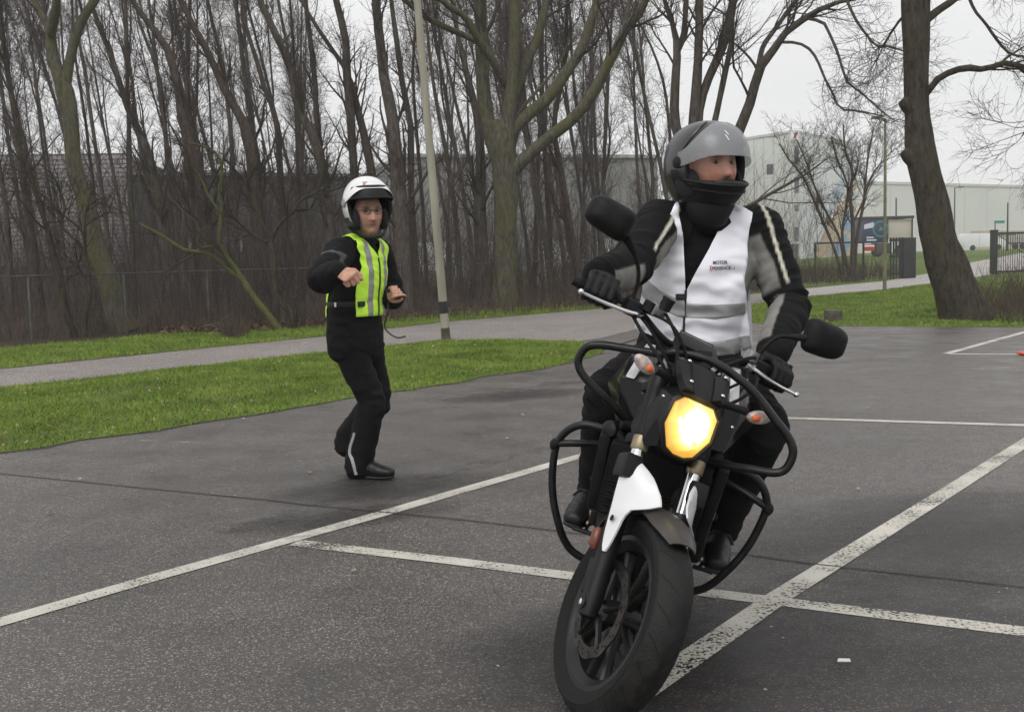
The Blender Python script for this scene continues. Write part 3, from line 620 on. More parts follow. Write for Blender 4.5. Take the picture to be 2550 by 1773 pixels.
# slender woodland trees: trunks traced through the wood behind the fence
WG = 'slender bare trees of the wood behind the fence'
WL = 'slender bare tree in the dense wood behind the wire fence'
SL = [  # trunk points from the foot up, widths, distance
    ([(105, 836), (85, 640), (70, 530), (55, 430), (45, 330), (27, 230), (12, 130), (0, 30), (-10, -60)], [30, 24, 20, 17, 15, 13, 12, 10, 6], 25),
    ([(175, 830), (160, 640), (145, 520), (122, 420), (112, 350), (104, 290), (93, 230), (83, 150), (70, 105), (84, 55), (86, -40)], [10, 9, 8, 7, 7, 6, 6, 6, 5, 4, 3], 26),
    ([(290, 815), (270, 600), (240, 380), (225, 280), (212, 180), (195, 90), (188, -40)], [12, 11, 10, 9, 8, 7, 5], 30),
    ([(250, 810), (235, 500), (222, 380), (210, 280), (190, 160), (180, 30), (175, -60)], [10, 9, 8, 7, 6, 5, 3], 32),
    ([(440, 822), (420, 640), (391, 478), (361, 361), (319, 271), (271, 126), (232, 27), (215, -40)], [34, 32, 28, 22, 17, 13, 11, 7], 27),
    ([(338, 812), (330, 600), (325, 470), (320, 280), (315, 130), (313, 0), (312, -120)], [13, 12, 12, 11, 10, 9, 6], 31),
    ([(535, 815), (515, 600), (493, 445), (469, 346), (451, 271), (445, 220), (418, 126), (388, 81), (328, 3), (300, -60)], [36, 34, 30, 27, 25, 24, 19, 15, 12, 7], 27.5),
    ([(450, 800), (430, 600), (420, 470), (410, 300), (395, 190), (380, 140), (345, 50), (330, -50)], [14, 13, 12, 11, 10, 8, 7, 4], 33),
    ([(490, 800), (480, 500), (472, 255), (463, 180), (445, 75), (433, 0), (425, -100)], [11, 10, 9, 8, 7, 7, 4], 36),
    ([(662, 805), (650, 640), (635, 478), (622, 346), (595, 286), (556, 217), (520, 135), (478, 60), (451, 0), (420, -90)], [42, 38, 33, 28, 22, 19, 17, 15, 13, 8], 29),
    ([(605, 795), (590, 600), (577, 361), (568, 271), (556, 168), (535, 84), (517, 0), (505, -100)], [13, 12, 11, 10, 9, 8, 8, 4], 35),
    ([(640, 800), (632, 500), (626, 331), (619, 256), (607, 180), (598, 90), (586, 0), (578, -120)], [16, 14, 13, 12, 11, 10, 9, 5], 31),
    ([(735, 800), (715, 600), (701, 478), (689, 301), (668, 247), (650, 193), (638, 144), (614, 75), (605, 0), (600, -100)], [18, 17, 16, 14, 12, 11, 11, 9, 8, 5], 30),
    ([(850, 800), (825, 600), (803, 421), (776, 331), (743, 271), (731, 195), (713, 144), (671, 54), (647, 0), (620, -80)], [34, 30, 26, 23, 21, 20, 18, 16, 14, 8], 28.5),
    ([(790, 790), (760, 500), (735, 260), (725, 180), (713, 105), (692, 0), (684, -90)], [12, 11, 9, 8, 7, 7, 4], 37),
    ([(755, 790), (745, 500), (736, 260), (731, 120), (722, 0), (715, -100)], [11, 10, 8, 7, 6, 4], 39),
    ([(822, 795), (812, 600), (800, 406), (788, 300), (785, 210), (773, 105), (761, 0), (755, -110)], [17, 15, 14, 13, 13, 12, 10, 6], 31.5),
    ([(900, 795), (890, 600), (881, 421), (872, 270), (863, 180), (860, 90), (836, 0), (820, -120)], [26, 23, 20, 21, 20, 18, 16, 10], 29.5),
    ([(960, 800), (940, 600), (925, 430), (905, 330), (882, 240), (865, 180), (800, 85), (749, 0), (720, -70)], [26, 24, 21, 19, 16, 12, 10, 8, 5], 29),
    ([(1010, 806), (1003, 640), (993, 478), (983, 361), (974, 271), (959, 210), (947, 105), (935, 0), (925, -140)], [48, 44, 38, 33, 30, 25, 22, 20, 12], 27.5),
    ([(1040, 785), (1030, 600), (1024, 478), (1022, 300), (1007, 240), (992, 135), (974, 0), (965, -120)], [18, 17, 16, 16, 14, 13, 11, 7], 31),
    ([(1065, 780), (1055, 560), (1045, 420), (1035, 300), (1028, 180), (1035, 60), (1040, -60)], [10, 9, 9, 8, 7, 6, 4], 36),
    ([(1208, 770), (1201, 671), (1195, 520), (1198, 430), (1190, 300), (1161, 180), (1135, 60), (1115, -60)], [40, 36, 32, 26, 20, 15, 11, 7], 31),
    ([(1150, 775), (1140, 600), (1120, 430), (1095, 300), (1075, 180), (1062, 60), (1050, -60)], [16, 14, 12, 10, 8, 7, 4], 34),
    ([(1455, 764), (1441, 671), (1423, 595), (1405, 475), (1385, 361), (1380, 301), (1406, 165), (1412, 30), (1415, -80)], [28, 25, 21, 17, 14, 13, 10, 8, 5], 31),
    ([(1560, 760), (1600, 600), (1626, 478), (1617, 361), (1605, 241), (1575, 78), (1560, -30)], [13, 12, 10, 9, 8, 6, 4], 33),
    ([(1690, 756), (1680, 500), (1665, 300), (1653, 210), (1626, 126), (1590, 54), (1560, -20)], [12, 11, 8, 7, 6, 5, 3], 36),
    ([(1330, 765), (1335, 560), (1340, 420), (1345, 300), (1350, 160), (1352, 20), (1355, -80)], [12, 11, 10, 9, 8, 6, 4], 38),
    ([(1500, 758), (1490, 560), (1470, 420), (1440, 300), (1425, 160), (1420, 40), (1410, -60)], [11, 10, 9, 8, 7, 6, 4], 40),
    ([(30, 840), (25, 640), (10, 480), (-20, 330), (-40, 180), (-60, 0)], [14, 13, 12, 10, 8, 5], 29),
]
SLAB = ['slim trunk nearest the left edge of the wood, leaning left', 'thin crooked wavy stem between the left edge and the forked tree', 'thin straight stem just right of the forked tree', 'very thin stem rising behind the fork of the forked tree',
 'stout trunk right of the forked tree, curving up to the left', 'thin dead-straight vertical trunk right of the forked tree', 'thick dark trunk bending left above the mossy leaning shrub', 'thin trunk just left of the thick trunk over the mossy shrub', 'thin upright stem behind the mossy shrub\'s upright branch',
 'broad trunk sweeping up to the left above the dark bare shrub', 'thin stem crossing behind the broad sweeping trunk', 'narrow trunk rising close beside the broad sweeping trunk', 'narrow trunk that kinks above the dark bare shrub', 'stout trunk leaning left just left of the white helmet',
 'hair-thin stem left of the stout trunk near the white helmet', 'thin vertical stem left of the white helmet', 'straight narrow trunk directly left of the white helmet', 'sturdy trunk rising right above the white helmet', 'trunk above the white helmet with a long limb thrown to the left',
 'thickest wood trunk, between the man in yellow and the lamp post', 'narrow trunk directly left of the pale lamp post', 'thin stem partly hidden by the pale lamp post', 'dark thick trunk just left of the big mossy tree', 'thin leaning trunk between the lamp post and the big mossy tree',
 'dark leaning trunk right of the big mossy tree at the path', 'thin stem behind the upper left of the rider\'s mirror', 'thin stem just left of the multi-stemmed tree behind the rider', 'thin straight stem right behind the big mossy tree\'s trunk', 'thin stem midway between big mossy tree and rider', 'slim trunk cut by the left edge of the picture']
for i, (px, w, Y) in enumerate(SL):
    big = max(w) > 24
    tree('slender_tree', SLAB[i], None, px, w, [], Y, 'bark_wood' if i % 3 else 'bark_brown', 'twig', [dict(LV_SLIM[0], cnt=22 if big else 16), dict(LV_SLIM[1], cnt=7), dict(LV_SLIM[2], cnt=4)], WG, seed=100 + i, fl=0.15, sides=8, kn=0.10, n=18, drift=RNG.normal(0, .8))

# trees deeper in the wood: five kinds copied many times
def proto(seed, h=15, r=0.13, lean=0.05):
    rng = np.random.default_rng(seed); n = 14
    d = np.array([rng.normal(0, lean) - 0.05, rng.normal(0, lean), 1.0]); P = [np.zeros(3)]
    for i in range(n - 1): P.append(P[-1] + d / np.linalg.norm(d) * h / (n - 1)); d = d + np.array([*rng.normal(0, .035, 2), 0])
    P = np.array(P); P[0, 2] = -0.1; R = r * np.linspace(1, .2, n)
    tv = knobbly(P, R, 6, .1, rng)
    limbs = [(P, R)]
    if rng.random() < .7:
        k = rng.integers(3, 6); B, Rb = spawn(P[None, k:], R[None, k:], 2, (5, 7), (.2, .4), n, .75, up=.25, wobb=.05, t0=.0, t1=.4, rng=rng)
        tv = join([tv] + [tubes(B, Rb, 5)]); limbs += [(B[j], Rb[j]) for j in range(2)]
    cv = grow(limbs, [dict(cnt=20, length=(1.0, 2.8), ang=(.35, .85), n=6, rr=.33, up=.2, wobb=.15, k=3, t0=.12, rmin=.010),
                      dict(cnt=7, length=(.5, 1.4), ang=(.4, 1.), n=4, rr=.5, up=.1, wobb=.2, k=3, t0=.15, rmin=.007),
                      dict(cnt=3, length=(.3, .8), ang=(.4, 1.1), n=3, rr=.6, up=.05, wobb=.25, k=3, t0=.2, rmin=.006)], rng)
    return tv, cv
PROTO = []
for s in range(5):
    tv, cv = proto(40 + s, h=13 + s % 3, r=0.075 + 0.015 * (s % 3)); meshes = []
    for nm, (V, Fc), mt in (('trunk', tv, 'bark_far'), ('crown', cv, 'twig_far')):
        o = pd_mesh(nm, V, Fc, mt, smooth=(nm == 'trunk')); meshes.append(o.data); bpy.data.objects.remove(o)
    PROTO.append(meshes)
rng = np.random.default_rng(77); cnt = 0
spots = []
while len(spots) < 52:
    px = rng.uniform(-120, 1720); Y = rng.uniform(33, 56); x = at(px, 700, Y)[0]
    if all((x - a) ** 2 + (Y - b) ** 2 > 1.0 for a, b in spots): spots.append((x, Y))
for i, (x, y) in enumerate(spots):
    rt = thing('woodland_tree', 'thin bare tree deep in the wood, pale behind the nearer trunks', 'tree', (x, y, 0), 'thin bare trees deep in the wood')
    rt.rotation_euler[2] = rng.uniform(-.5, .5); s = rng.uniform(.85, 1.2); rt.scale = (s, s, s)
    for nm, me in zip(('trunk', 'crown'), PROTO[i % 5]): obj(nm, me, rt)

# mossy shrubs in front of the fence
LV_SH = [dict(cnt=7, length=(0.5, 1.5), ang=(0.4, 1.0), n=7, rr=0.45, up=0.10, wobb=0.2, k=4, t0=0.25, rmin=0.006),
         dict(cnt=6, length=(0.3, 0.8), ang=(0.4, 1.0), n=5, rr=0.55, up=0.06, wobb=0.22, k=3, t0=0.2, rmin=0.0045),
         dict(cnt=3, length=(0.15, 0.4), ang=(0.4, 1.0), n=3, rr=0.6, up=0.05, wobb=0.25, k=3, t0=0.2, rmin=0.0035)]
tree('mossy_shrub', 'leaning shrub with yellow-green mossy stems in front of the wire fence', None,
     [(697, 828), (680, 802), (665, 782), (629, 737), (605, 698), (590, 680)], [22, 19, 18, 17, 17, 14],
     [([(600, 692), (568, 671), (541, 644), (508, 629), (460, 624), (430, 605), (391, 580), (331, 547), (310, 500), (318, 450)], [14, 13, 13, 12, 12, 10, 9, 6, 5, 4], 0.2),
      ([(605, 698), (580, 659), (562, 635), (548, 612)], [14, 13, 12, 11], -0.1),
      ([(546, 622), (546, 590), (550, 544), (550, 505), (544, 487), (553, 430), (547, 395), (526, 373), (490, 361), (454, 355)], [13, 12, 11, 11, 10, 9, 8, 7, 6, 4], 0.2),
      ([(550, 530), (538, 517), (517, 484), (505, 455), (490, 427), (460, 406)], [9, 8, 8, 6, 5, 3], -0.1),
      ([(545, 616), (520, 614), (493, 618), (495, 590), (496, 562), (470, 540), (430, 500), (400, 485), (340, 455)], [8, 8, 7, 6, 6, 4, 4, 3, 3], -0.2)],
     21.4, 'moss', 'twig', LV_SH, cat='shrub', seed=21, fl=0.1, sides=10, trunk_levels=False)
tree('bare_shrub', 'dark many-branched bare shrub beside the mossy leaning shrub', None,
     [(689, 826), (687, 760), (683, 686), (680, 640), (676, 600)], [17, 16, 15, 15, 14],
     [([(676, 604), (647, 596), (608, 565), (590, 548), (574, 535), (550, 505)], [8, 8, 7, 7, 6, 4]),
      ([(678, 600), (683, 580), (701, 553), (731, 529), (745, 505), (755, 493), (790, 480), (830, 455), (900, 420)], [11, 10, 9, 8, 7, 6, 5, 4, 3]),
      ([(740, 526), (755, 522), (773, 520), (791, 490), (836, 472), (866, 460), (930, 430)], [8, 8, 7, 6, 5, 4, 3]),
      ([(676, 605), (662, 575), (647, 544), (623, 490), (611, 454), (580, 418), (555, 392)], [12, 10, 9, 8, 8, 6, 4]),
      ([(733, 824), (729, 795), (725, 779), (712, 757), (701, 737), (692, 715)], [14, 13, 12, 8, 6, 4]),
      ([(733, 820), (735, 770), (740, 700), (733, 640), (722, 590), (716, 540), (718, 480)], [12, 10, 8, 8, 7, 6, 4])],
     22.0, 'bark_dark', 'twig_dark', LV_SH, cat='shrub', seed=22, fl=0.1, sides=9, trunk_levels=False)
tree('bare_shrub', 'crooked bare shrub at the left in front of the forked tree', None,
     [(208, 850), (210, 815), (214, 776), (223, 731), (217, 701)], [15, 14, 13, 12, 11],
     [([(219, 712), (205, 685), (190, 668), (190, 629)], [9, 8, 7, 5]), ([(220, 715), (222, 680), (208, 623), (184, 593), (156, 569), (156, 538), (162, 514), (147, 472), (132, 439), (90, 400)], [10, 9, 9, 8, 8, 7, 7, 6, 5, 3]),
      ([(157, 545), (144, 529), (120, 499), (99, 481), (60, 455)], [7, 6, 5, 4, 3]), ([(215, 640), (205, 580), (168, 544), (140, 520)], [6, 6, 5, 3]), ([(212, 640), (211, 556), (217, 520), (235, 502), (262, 490)], [8, 7, 6, 6, 4]),
      ([(188, 848), (165, 776), (150, 695), (132, 626), (114, 559), (87, 475), (66, 406), (40, 330)], [20, 18, 17, 15, 13, 11, 10, 7])],
     21.0, 'bark_dark', 'twig_dark', LV_SH, cat='shrub', seed=23, fl=0.15, sides=9, trunk_levels=False)
tree('multi_stem_shrub', 'tall thin-stemmed bare shrub between the rider and the far lamp post', None,
     [(2112, 706), (2112, 700), (2112, 690)], [20, 18, 14],
     [([(2100, 704), (2095, 681), (2076, 616), (2045, 542), (2018, 479), (1997, 437), (1966, 400), (1942, 360)], [8, 8, 7, 7, 6, 5, 4, 3]),
      ([(2104, 704), (2102, 681), (2092, 597), (2052, 518), (2026, 458), (2008, 405), (1985, 350)], [7, 7, 6, 6, 5, 4, 3]),
      ([(2112, 704), (2113, 679), (2097, 589), (2108, 510), (2110, 458), (2085, 400), (2070, 340)], [8, 8, 7, 6, 5, 4, 3]),
      ([(2120, 704), (2121, 679), (2124, 563), (2116, 484), (2124, 431), (2105, 379), (2100, 310)], [12, 11, 10, 8, 7, 5, 3]),
      ([(2126, 704), (2129, 668), (2134, 589), (2150, 510), (2155, 458), (2160, 405), (2175, 320)], [9, 9, 8, 7, 5, 4, 3]),
      ([(2122, 560), (2150, 500), (2170, 440), (2200, 400), (2230, 370)], [5, 5, 4, 3, 2])],
     46.0, 'bark_brown', 'twig', [dict(cnt=14, length=(0.8, 2.6), ang=(.3, .8), n=6, rr=.5, up=.2, wobb=.16, k=3, t0=.3, rmin=.010), dict(cnt=8, length=(.4, 1.2), ang=(.4, 1.), n=5, rr=.6, up=.1, wobb=.2, k=3, t0=.2, rmin=.008), dict(cnt=3, length=(.2, .5), ang=(.4, 1.), n=3, rr=.7, up=.05, wobb=.2, k=3, t0=.2, rmin=.007)], cat='shrub', seed=31, sides=8, trunk_levels=False)

# undergrowth: brambles and saplings nobody could count
def brush(poly_px, n, h, r, m, label, seed, yr=None, name='undergrowth', lean=.25, twigs=3):
    rng = np.random.default_rng(seed); A = np.array([gp(*p)[:2] for p in poly_px]) if poly_px else np.array(yr)
    lo, hi = A.min(0), A.max(0); P0 = lo + rng.random((n * 3, 2)) * (hi - lo); P0 = P0[inpoly(P0, A)][:n]; n = len(P0); k = 5
    d = np.concatenate([rng.normal(0, lean, (n, 2)), np.ones((n, 1))], 1); L_ = (h[0] + (h[1] - h[0]) * rng.random(n) ** 1.6) / (k - 1); pos = np.column_stack([P0, np.zeros(n)]); out = [pos]
    for j in range(k - 1): pos = pos + d / np.linalg.norm(d, axis=1, keepdims=True) * L_[:, None]; out.append(pos); d = d + rng.normal(0, .22, d.shape)
    P = np.stack(out, 1); R = (r * (.5 + rng.random(n)))[:, None] * np.linspace(1, .35, k)
    parts = [tubes(P, R, 3)]
    if twigs: P2, R2 = spawn(P, R, twigs, (h[0] * .3, h[1] * .35), (.4, 1.), 4, .6, up=.1, wobb=.2, t0=.2, rng=rng); parts.append(tubes(P2, R2, 3))
    V, Fc = join(parts); o = pd_mesh(name, V, Fc, m); tag(o, label, 'undergrowth', kind='stuff'); return o
WP = [(-19, 22.6), (-7.5, 22.6), (0, 27.5), (3.5, 31), (9.5, 36), (9.5, 50), (-28, 50), (-28, 24)]
brush(None, 4600, (.4, 2.0), .008, 'bramble', 'tangled brown brambles and saplings under the woodland trees', 51, WP, twigs=4)
brush(None, 1500, (2.0, 6.0), .010, 'twig', 'thin bare saplings crowding between the woodland trunks', 52, WP, lean=.14, twigs=8, name='saplings')
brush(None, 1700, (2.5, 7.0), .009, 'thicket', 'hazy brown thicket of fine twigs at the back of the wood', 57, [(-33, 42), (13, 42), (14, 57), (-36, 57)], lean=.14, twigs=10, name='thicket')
brush(None, 2200, (.2, .8), .006, 'bramble', 'low dead stems along the foot of the fence', 53, [(-12, 20.2), (-4.5, 21.3), (0, 25), (3.4, 28.8), (3.4, 30), (-2, 26), (-12, 22)], twigs=4)
brush([(1640, 722), (2140, 703), (2230, 696), (2240, 686), (1640, 700)], 1500, (.5, 1.25), .012, 'bramble', 'clipped brown hedge of bare stems behind the far path', 54, twigs=6, name='hedge')
brush([(2420, 800), (2460, 770), (2540, 765), (2640, 770), (2640, 800), (2520, 808)], 420, (.3, 1.15), .006, 'bramble', 'tuft of dry reddish stems at the foot of the leaning tree', 55, twigs=5, name='dry_stems')
# fallen leaves along the wood's edge
rng = np.random.default_rng(5); A = np.array([gp(*p)[:2] for p in [(400, 836), (560, 828), (760, 818), (1000, 795), (1250, 768), (1440, 765), (1440, 758), (1000, 780), (700, 805), (400, 822)]])
P0 = A.min(0) + rng.random((9000, 2)) * (A.max(0) - A.min(0)); P0 = P0[inpoly(P0, A)]; n = len(P0); a = rng.random(n) * 6.28; s = .03 + .04 * rng.random(n); t = rng.normal(0, .4, (n, 2))
c = np.column_stack([P0, .03 + .05 * rng.random(n)]); d1 = np.column_stack([np.cos(a), np.sin(a), t[:, 0]]) * s[:, None]; d2 = np.column_stack([-np.sin(a), np.cos(a), t[:, 1]]) * s[:, None] * .6
V = np.stack([c - d1, c - d2, c + d1, c + d2], 1).reshape(-1, 3); o = pd_mesh('fallen_leaves', V, np.arange(len(V)).reshape(-1, 4), 'leaf_dead'); tag(o, 'brown fallen leaves along the edge of the wood', 'leaves', kind='stuff')

# ================================================================== FENCE, POSTS, BUILDINGS AND VEHICLES BEYOND
mat('galvanised', (0.085, 0.085, 0.078), 0.6, metal=0.2, var=0.25, scale=6)
mat('wire', (0.10, 0.10, 0.095), 0.6, metal=0.3)
mat('pole_paint', (0.30, 0.285, 0.225), 0.6, var=0.22, scale=4, stretch=(1, 1, .2))
mat('pole_dirt', (0.075, 0.068, 0.045), 0.85, var=0.4, scale=9)
mat('band_black', (0.012, 0.012, 0.012), 0.5)
mat('gate_steel', (0.022, 0.024, 0.024), 0.55, var=0.2, scale=5)
mat('cladding', (0.36, 0.345, 0.345), 0.6, var=0.1, scale=.6)
mat('cladding_gap', (0.14, 0.135, 0.135), 0.8)
mat('wall_dark', (0.070, 0.074, 0.072), 0.8, var=0.2, scale=.5)
mat('wall_grey', (0.25, 0.25, 0.25), 0.8, var=0.12, scale=.3)
mat('wall_pale', (0.68, 0.69, 0.67), 0.75, var=0.05, scale=.2)
mat('wall_white', (0.76, 0.78, 0.80), 0.75, var=0.05, scale=.2)
mat('wall_long', (0.70, 0.70, 0.675), 0.75, var=0.04, scale=.08)
mat('wall_beige', (0.50, 0.42, 0.31), 0.8, var=0.06, scale=.2)
mat('cladding_rib', (0.45, 0.46, 0.45), 0.7); mat('roof_edge', (0.60, 0.60, 0.60), 0.6)
mat('glass_dark', (0.10, 0.11, 0.115), 0.12, var=0.3, scale=.7)
mat('mural_sand', (0.66, 0.54, 0.38), 0.8); mat('mural_blue', (0.32, 0.47, 0.63), 0.8); mat('mural_sky', (0.55, 0.63, 0.72), 0.8)
mat('sign_white', (0.8, 0.8, 0.8), 0.5); mat('sign_red', (0.45, 0.03, 0.03), 0.5)
mat('truck_navy', (0.022, 0.03, 0.09), 0.35, coat=.3); mat('truck_beige', (0.50, 0.46, 0.39), 0.6); mat('truck_dark', (0.05, 0.04, 0.03), 0.6); mat('logo_green', (0.03, 0.25, 0.22), 0.5); mat('logo_pale', (0.6, 0.62, 0.7), 0.5)
mat('van_white', (0.72, 0.73, 0.74), 0.3, coat=.4); mat('tyre_far', (0.02, 0.02, 0.02), 0.8)
mat('wood_block', (0.085, 0.075, 0.055), 0.9, var=0.35, scale=12, bump=.5, bscale=50); mat('wood_cut', (0.16, 0.14, 0.10), 0.9, var=0.3, scale=18)
mat('cone_orange', (0.80, 0.10, 0.035), 0.45); mat('cone_white', (0.75, 0.75, 0.75), 0.45)
mat('post_brown', (0.07, 0.055, 0.045), 0.85, var=.3, scale=10)
# wire fence along the wood
fA, fB = gp(-260, 872), gp(1520, 745); FH = 1.22
fen = thing('wire_fence', 'low grey wire mesh fence running along the edge of the wood', 'fence', (fA[0], fA[1], 0)); fd = Vector(fB - fA); fl = fd.length; fdir = fd.normalized()
def fence_t(px):
    d = ray(px, 760); # where the sight line's vertical plane meets the fence line
    a = np.array([[fdir.x, -d[0]], [fdir.y, -d[1]]]); return np.linalg.solve(a, -np.array(fA[:2]))[0]
for px in (-200, 74, 312, 519, 690, 850, 1000, 1130, 1245, 1345, 1434, 1515):
    t = fence_t(px); mb = MB(); p = fdir * t; mb.tube([p + Vector((0, 0, -.05)), p + Vector((0, 0, FH - .01)), p + Vector((0, 0, FH + .02))], [.024, .024, .012], 10); mb.build('fence_post', 'galvanised', fen)
mb = MB(); mb.tube([Vector((0, -.02, FH)), fdir * fl + Vector((0, -.02, FH))], .014, 6); mb.build('top_rail', 'galvanised', fen)
P = []; 
for z in np.arange(.06, FH, .085): P.append([(0, -.03, z), tuple(fdir * fl + Vector((0, -.03, z)))])
for s in np.arange(0, fl, .085): p = fdir * s; P.append([(p.x, p.y - .03, .03), (p.x, p.y - .03, FH)])
P = np.array(P); V, Fc = tubes(P, np.full(P.shape[:2], .0009), 3); o = pd_mesh('wire_mesh', V, Fc, 'wire', fen); o['kind'] = 'stuff'
# near lamp post, leaning
b = gp(1111, 846); top = at(1039, 0, 17.7); d_ = Vector(top - b); d_ = d_ / d_.z
lp = thing('lamp_post', 'pale leaning lamp post with a black band, in the grass beside the path', 'lamp post', tuple(b))
mb = MB(); mb.tube([d_ * -.1, d_ * .20], [.078, .074], 20); mb.build('pole_foot', 'pole_dirt', lp)
mb = MB(); mb.tube([d_ * .20, d_ * .9, d_ * 2.5, d_ * 5, d_ * 6.6], [.072, .070, .066, .058, .052], 20); mb.build('pole', 'pole_paint', lp)
mb = MB(); mb.tube([d_ * .44, d_ * .635], [.0765, .0755], 20); bd_ = mb.build('band', 'band_black', lp)
mb = MB(); mb.tube([d_ * 6.6, d_ * 6.75], [.075, .075], 16); mb.lathe([(.10, 0), (.26, .06), (.30, .12), (.12, .22), (.02, .24)], d_ * 6.75, d_, 24); mb.build('lamp_head', 'pole_paint', lp)
# far lamp posts
def far_lamp(px, py, Y, top_y, arm_px, label, w=.06, m='pole_paint'):
    b = Vector(at(px, py, Y)); b.z = TH(b.x, b.y); H = at(px, top_y, Y)[2] - b.z; t = thing('lamp_post', label, 'lamp post', tuple(b)); ax = arm_px * mpp(Y)
    mb = MB(); mb.tube([(0, 0, -.1), (0, 0, H)], [w, w * .6], 10); mb.build('pole', m, t)
    mb = MB(); mb.tube([(0, 0, H - .03), (ax * .4, 0, H + .03)], [.025, .025], 8); mb.box((ax * .7, 0, H + .035), (abs(ax) * .65, .16, .09), taper=.8); mb.build('lamp_head', m, t, bevel=.015)
mat('pole_olive', (0.17, 0.16, 0.10), 0.7, var=.2, scale=4)
far_lamp(2203, 726, 34.3, 296, -34, 'straight olive lamp post standing by the far path', .062, 'pole_olive')
far_lamp(2376, 640, 105, 468, 22, 'thin grey street lamp in front of the long white building', .09, 'galvanised')
# wooden block on the lawn
b = gp(2078, 800); bl = thing('wooden_block', 'short square wooden block on the grass behind the rider', 'block', tuple(b))
mb = MB(); mb.box((0, .08, .09), (.27, .24, .22), Matrix.Rotation(.12, 3, 'Z')); mb.build('block', 'wood_block', bl, bevel=.018)
mb = MB(); mb.box((-.03, .08, .2035), (.16, .17, .012), Matrix.Rotation(.12, 3, 'Z')); mb.build('cut_top', 'wood_cut', bl, bevel=.005)
# cone at the right edge
b = gp(2576, 884); cn = thing('traffic_cone', 'orange traffic cone at the right edge on the white bay line', 'cone', (b[0], b[1], .008))
mb = MB(); mb.box((0, 0, .012), (.30, .30, .024)); mb.build('cone_base', 'cone_orange', cn, bevel=.008)
mb = MB(); mb.lathe([(.115, .02), (.105, .03), (.032, .47), (.026, .48)], (0, 0, 0), (0, 0, 1), 28); mb.build('cone_body', 'cone_orange', cn)
mb = MB(); mb.lathe([(.0835, .18), (.0655, .29)], (0, 0, 0), (0, 0, 1), 28, cap=False); mb.build('cone_band', 'cone_white', cn)
# steel gate with bars at the right
Yg = 50.; gl_ = Vector(at(2474, 686, Yg)); gl_.z = TH(gl_.x, gl_.y); gt = thing('steel_gate', 'dark steel bar gate with a square post across the far path', 'gate', tuple(gl_))
GH = 1.95
mb = MB(); mb.box((0, 0, GH / 2), (.26, .26, GH + .1)); mb.box((0, 0, GH + .07), (.30, .30, .04)); mb.build('gate_post', 'gate_steel', gt, bevel=.01)
mb = MB(); mb.box((5.2, 0, GH / 2), (.26, .26, GH + .1)); mb.build('gate_post', 'gate_steel', gt, bevel=.01)
for z in (GH - .08, .12):
    mb = MB(); mb.box((2.6, 0, z), (4.9, .07, .08)); mb.build('gate_rail', 'gate_steel', gt)
bar_ = None
for k in range(46):
    x = .24 + k * .105
    if bar_ is None: mb = MB(); mb.box((0, 0, 0), (.022, .022, GH - .24)); bo_ = mb.build('gate_bar', 'gate_steel', gt, smooth=False); bar_ = bo_.data
    else: bo_ = obj('gate_bar', bar_, gt)
    bo_.location = (x, 0, GH / 2 + .02)
mb = MB(); mb.tube([(.13, -.02, GH - .1), (2.4, -.02, .15)], .012, 6); mb.build('gate_brace', 'gate_steel', gt)
b = gp(2543, 690); st = MB(); st.tube([(0, 0, -.05), (0, 0, .50), (0, 0, .53)], [.11, .10, .06], 10); so = st.build('wooden_post', 'post_brown'); so.location = (b[0], 44, .0); tag(so, 'short brown wooden post in front of the steel gate', 'post')
# mesh panel frame and slatted gate by the hedge
fr0, fr1 = Vector(at(2030, 702, 47)), Vector(at(2150, 697, 48)); fr0.z = fr1.z = 0
pf_ = thing('mesh_panel', 'black framed mesh panel standing above the brown hedge', 'fence', tuple(fr0)); dv = fr1 - fr0; FHh = 1.66
for p in (Vector((0, 0, 0)), dv):
    mb = MB(); mb.box(p + Vector((0, 0, FHh / 2)), (.07, .07, FHh)); mb.build('frame_post', 'gate_steel', pf_)
mb = MB(); mb.tube([Vector((0, 0, FHh)), dv + Vector((0, 0, FHh))], .038, 6); mb.build('frame_rail', 'gate_steel', pf_)
P = [[(0, 0, z), (dv.x, dv.y, z)] for z in np.arange(.1, FHh, .2)] + [[tuple(dv * t), tuple(dv * t + Vector((0, 0, FHh)))] for t in np.linspace(0, 1, 40)]
P = np.array(P); V, Fc = tubes(P, np.full(P.shape[:2], .003), 3); o = pd_mesh('mesh_wires', V, Fc, 'gate_steel', pf_); o['kind'] = 'stuff'
g0 = Vector(at(2216, 697, 47)); g0.z = 0; sg_ = thing('slatted_gate', 'dark slatted gate and cabinet beside the far lamp post', 'gate', tuple(g0))
mb = MB(); mb.box((.83, .15, .90), (.54, .45, 1.80)); mb.build('cabinet', 'gate_steel', sg_, bevel=.02)
for k in range(5): mb = MB(); mb.box((.03 + k * .125, 0, .92), (.07, .04, 1.80)); mb.build('slat', 'gate_steel', sg_, smooth=False)
for z in (.25, 1.0, 1.7): mb = MB(); mb.box((.27, .035, z), (.58, .03, .09)); mb.build('gate_rail', 'gate_steel', sg_, smooth=False)
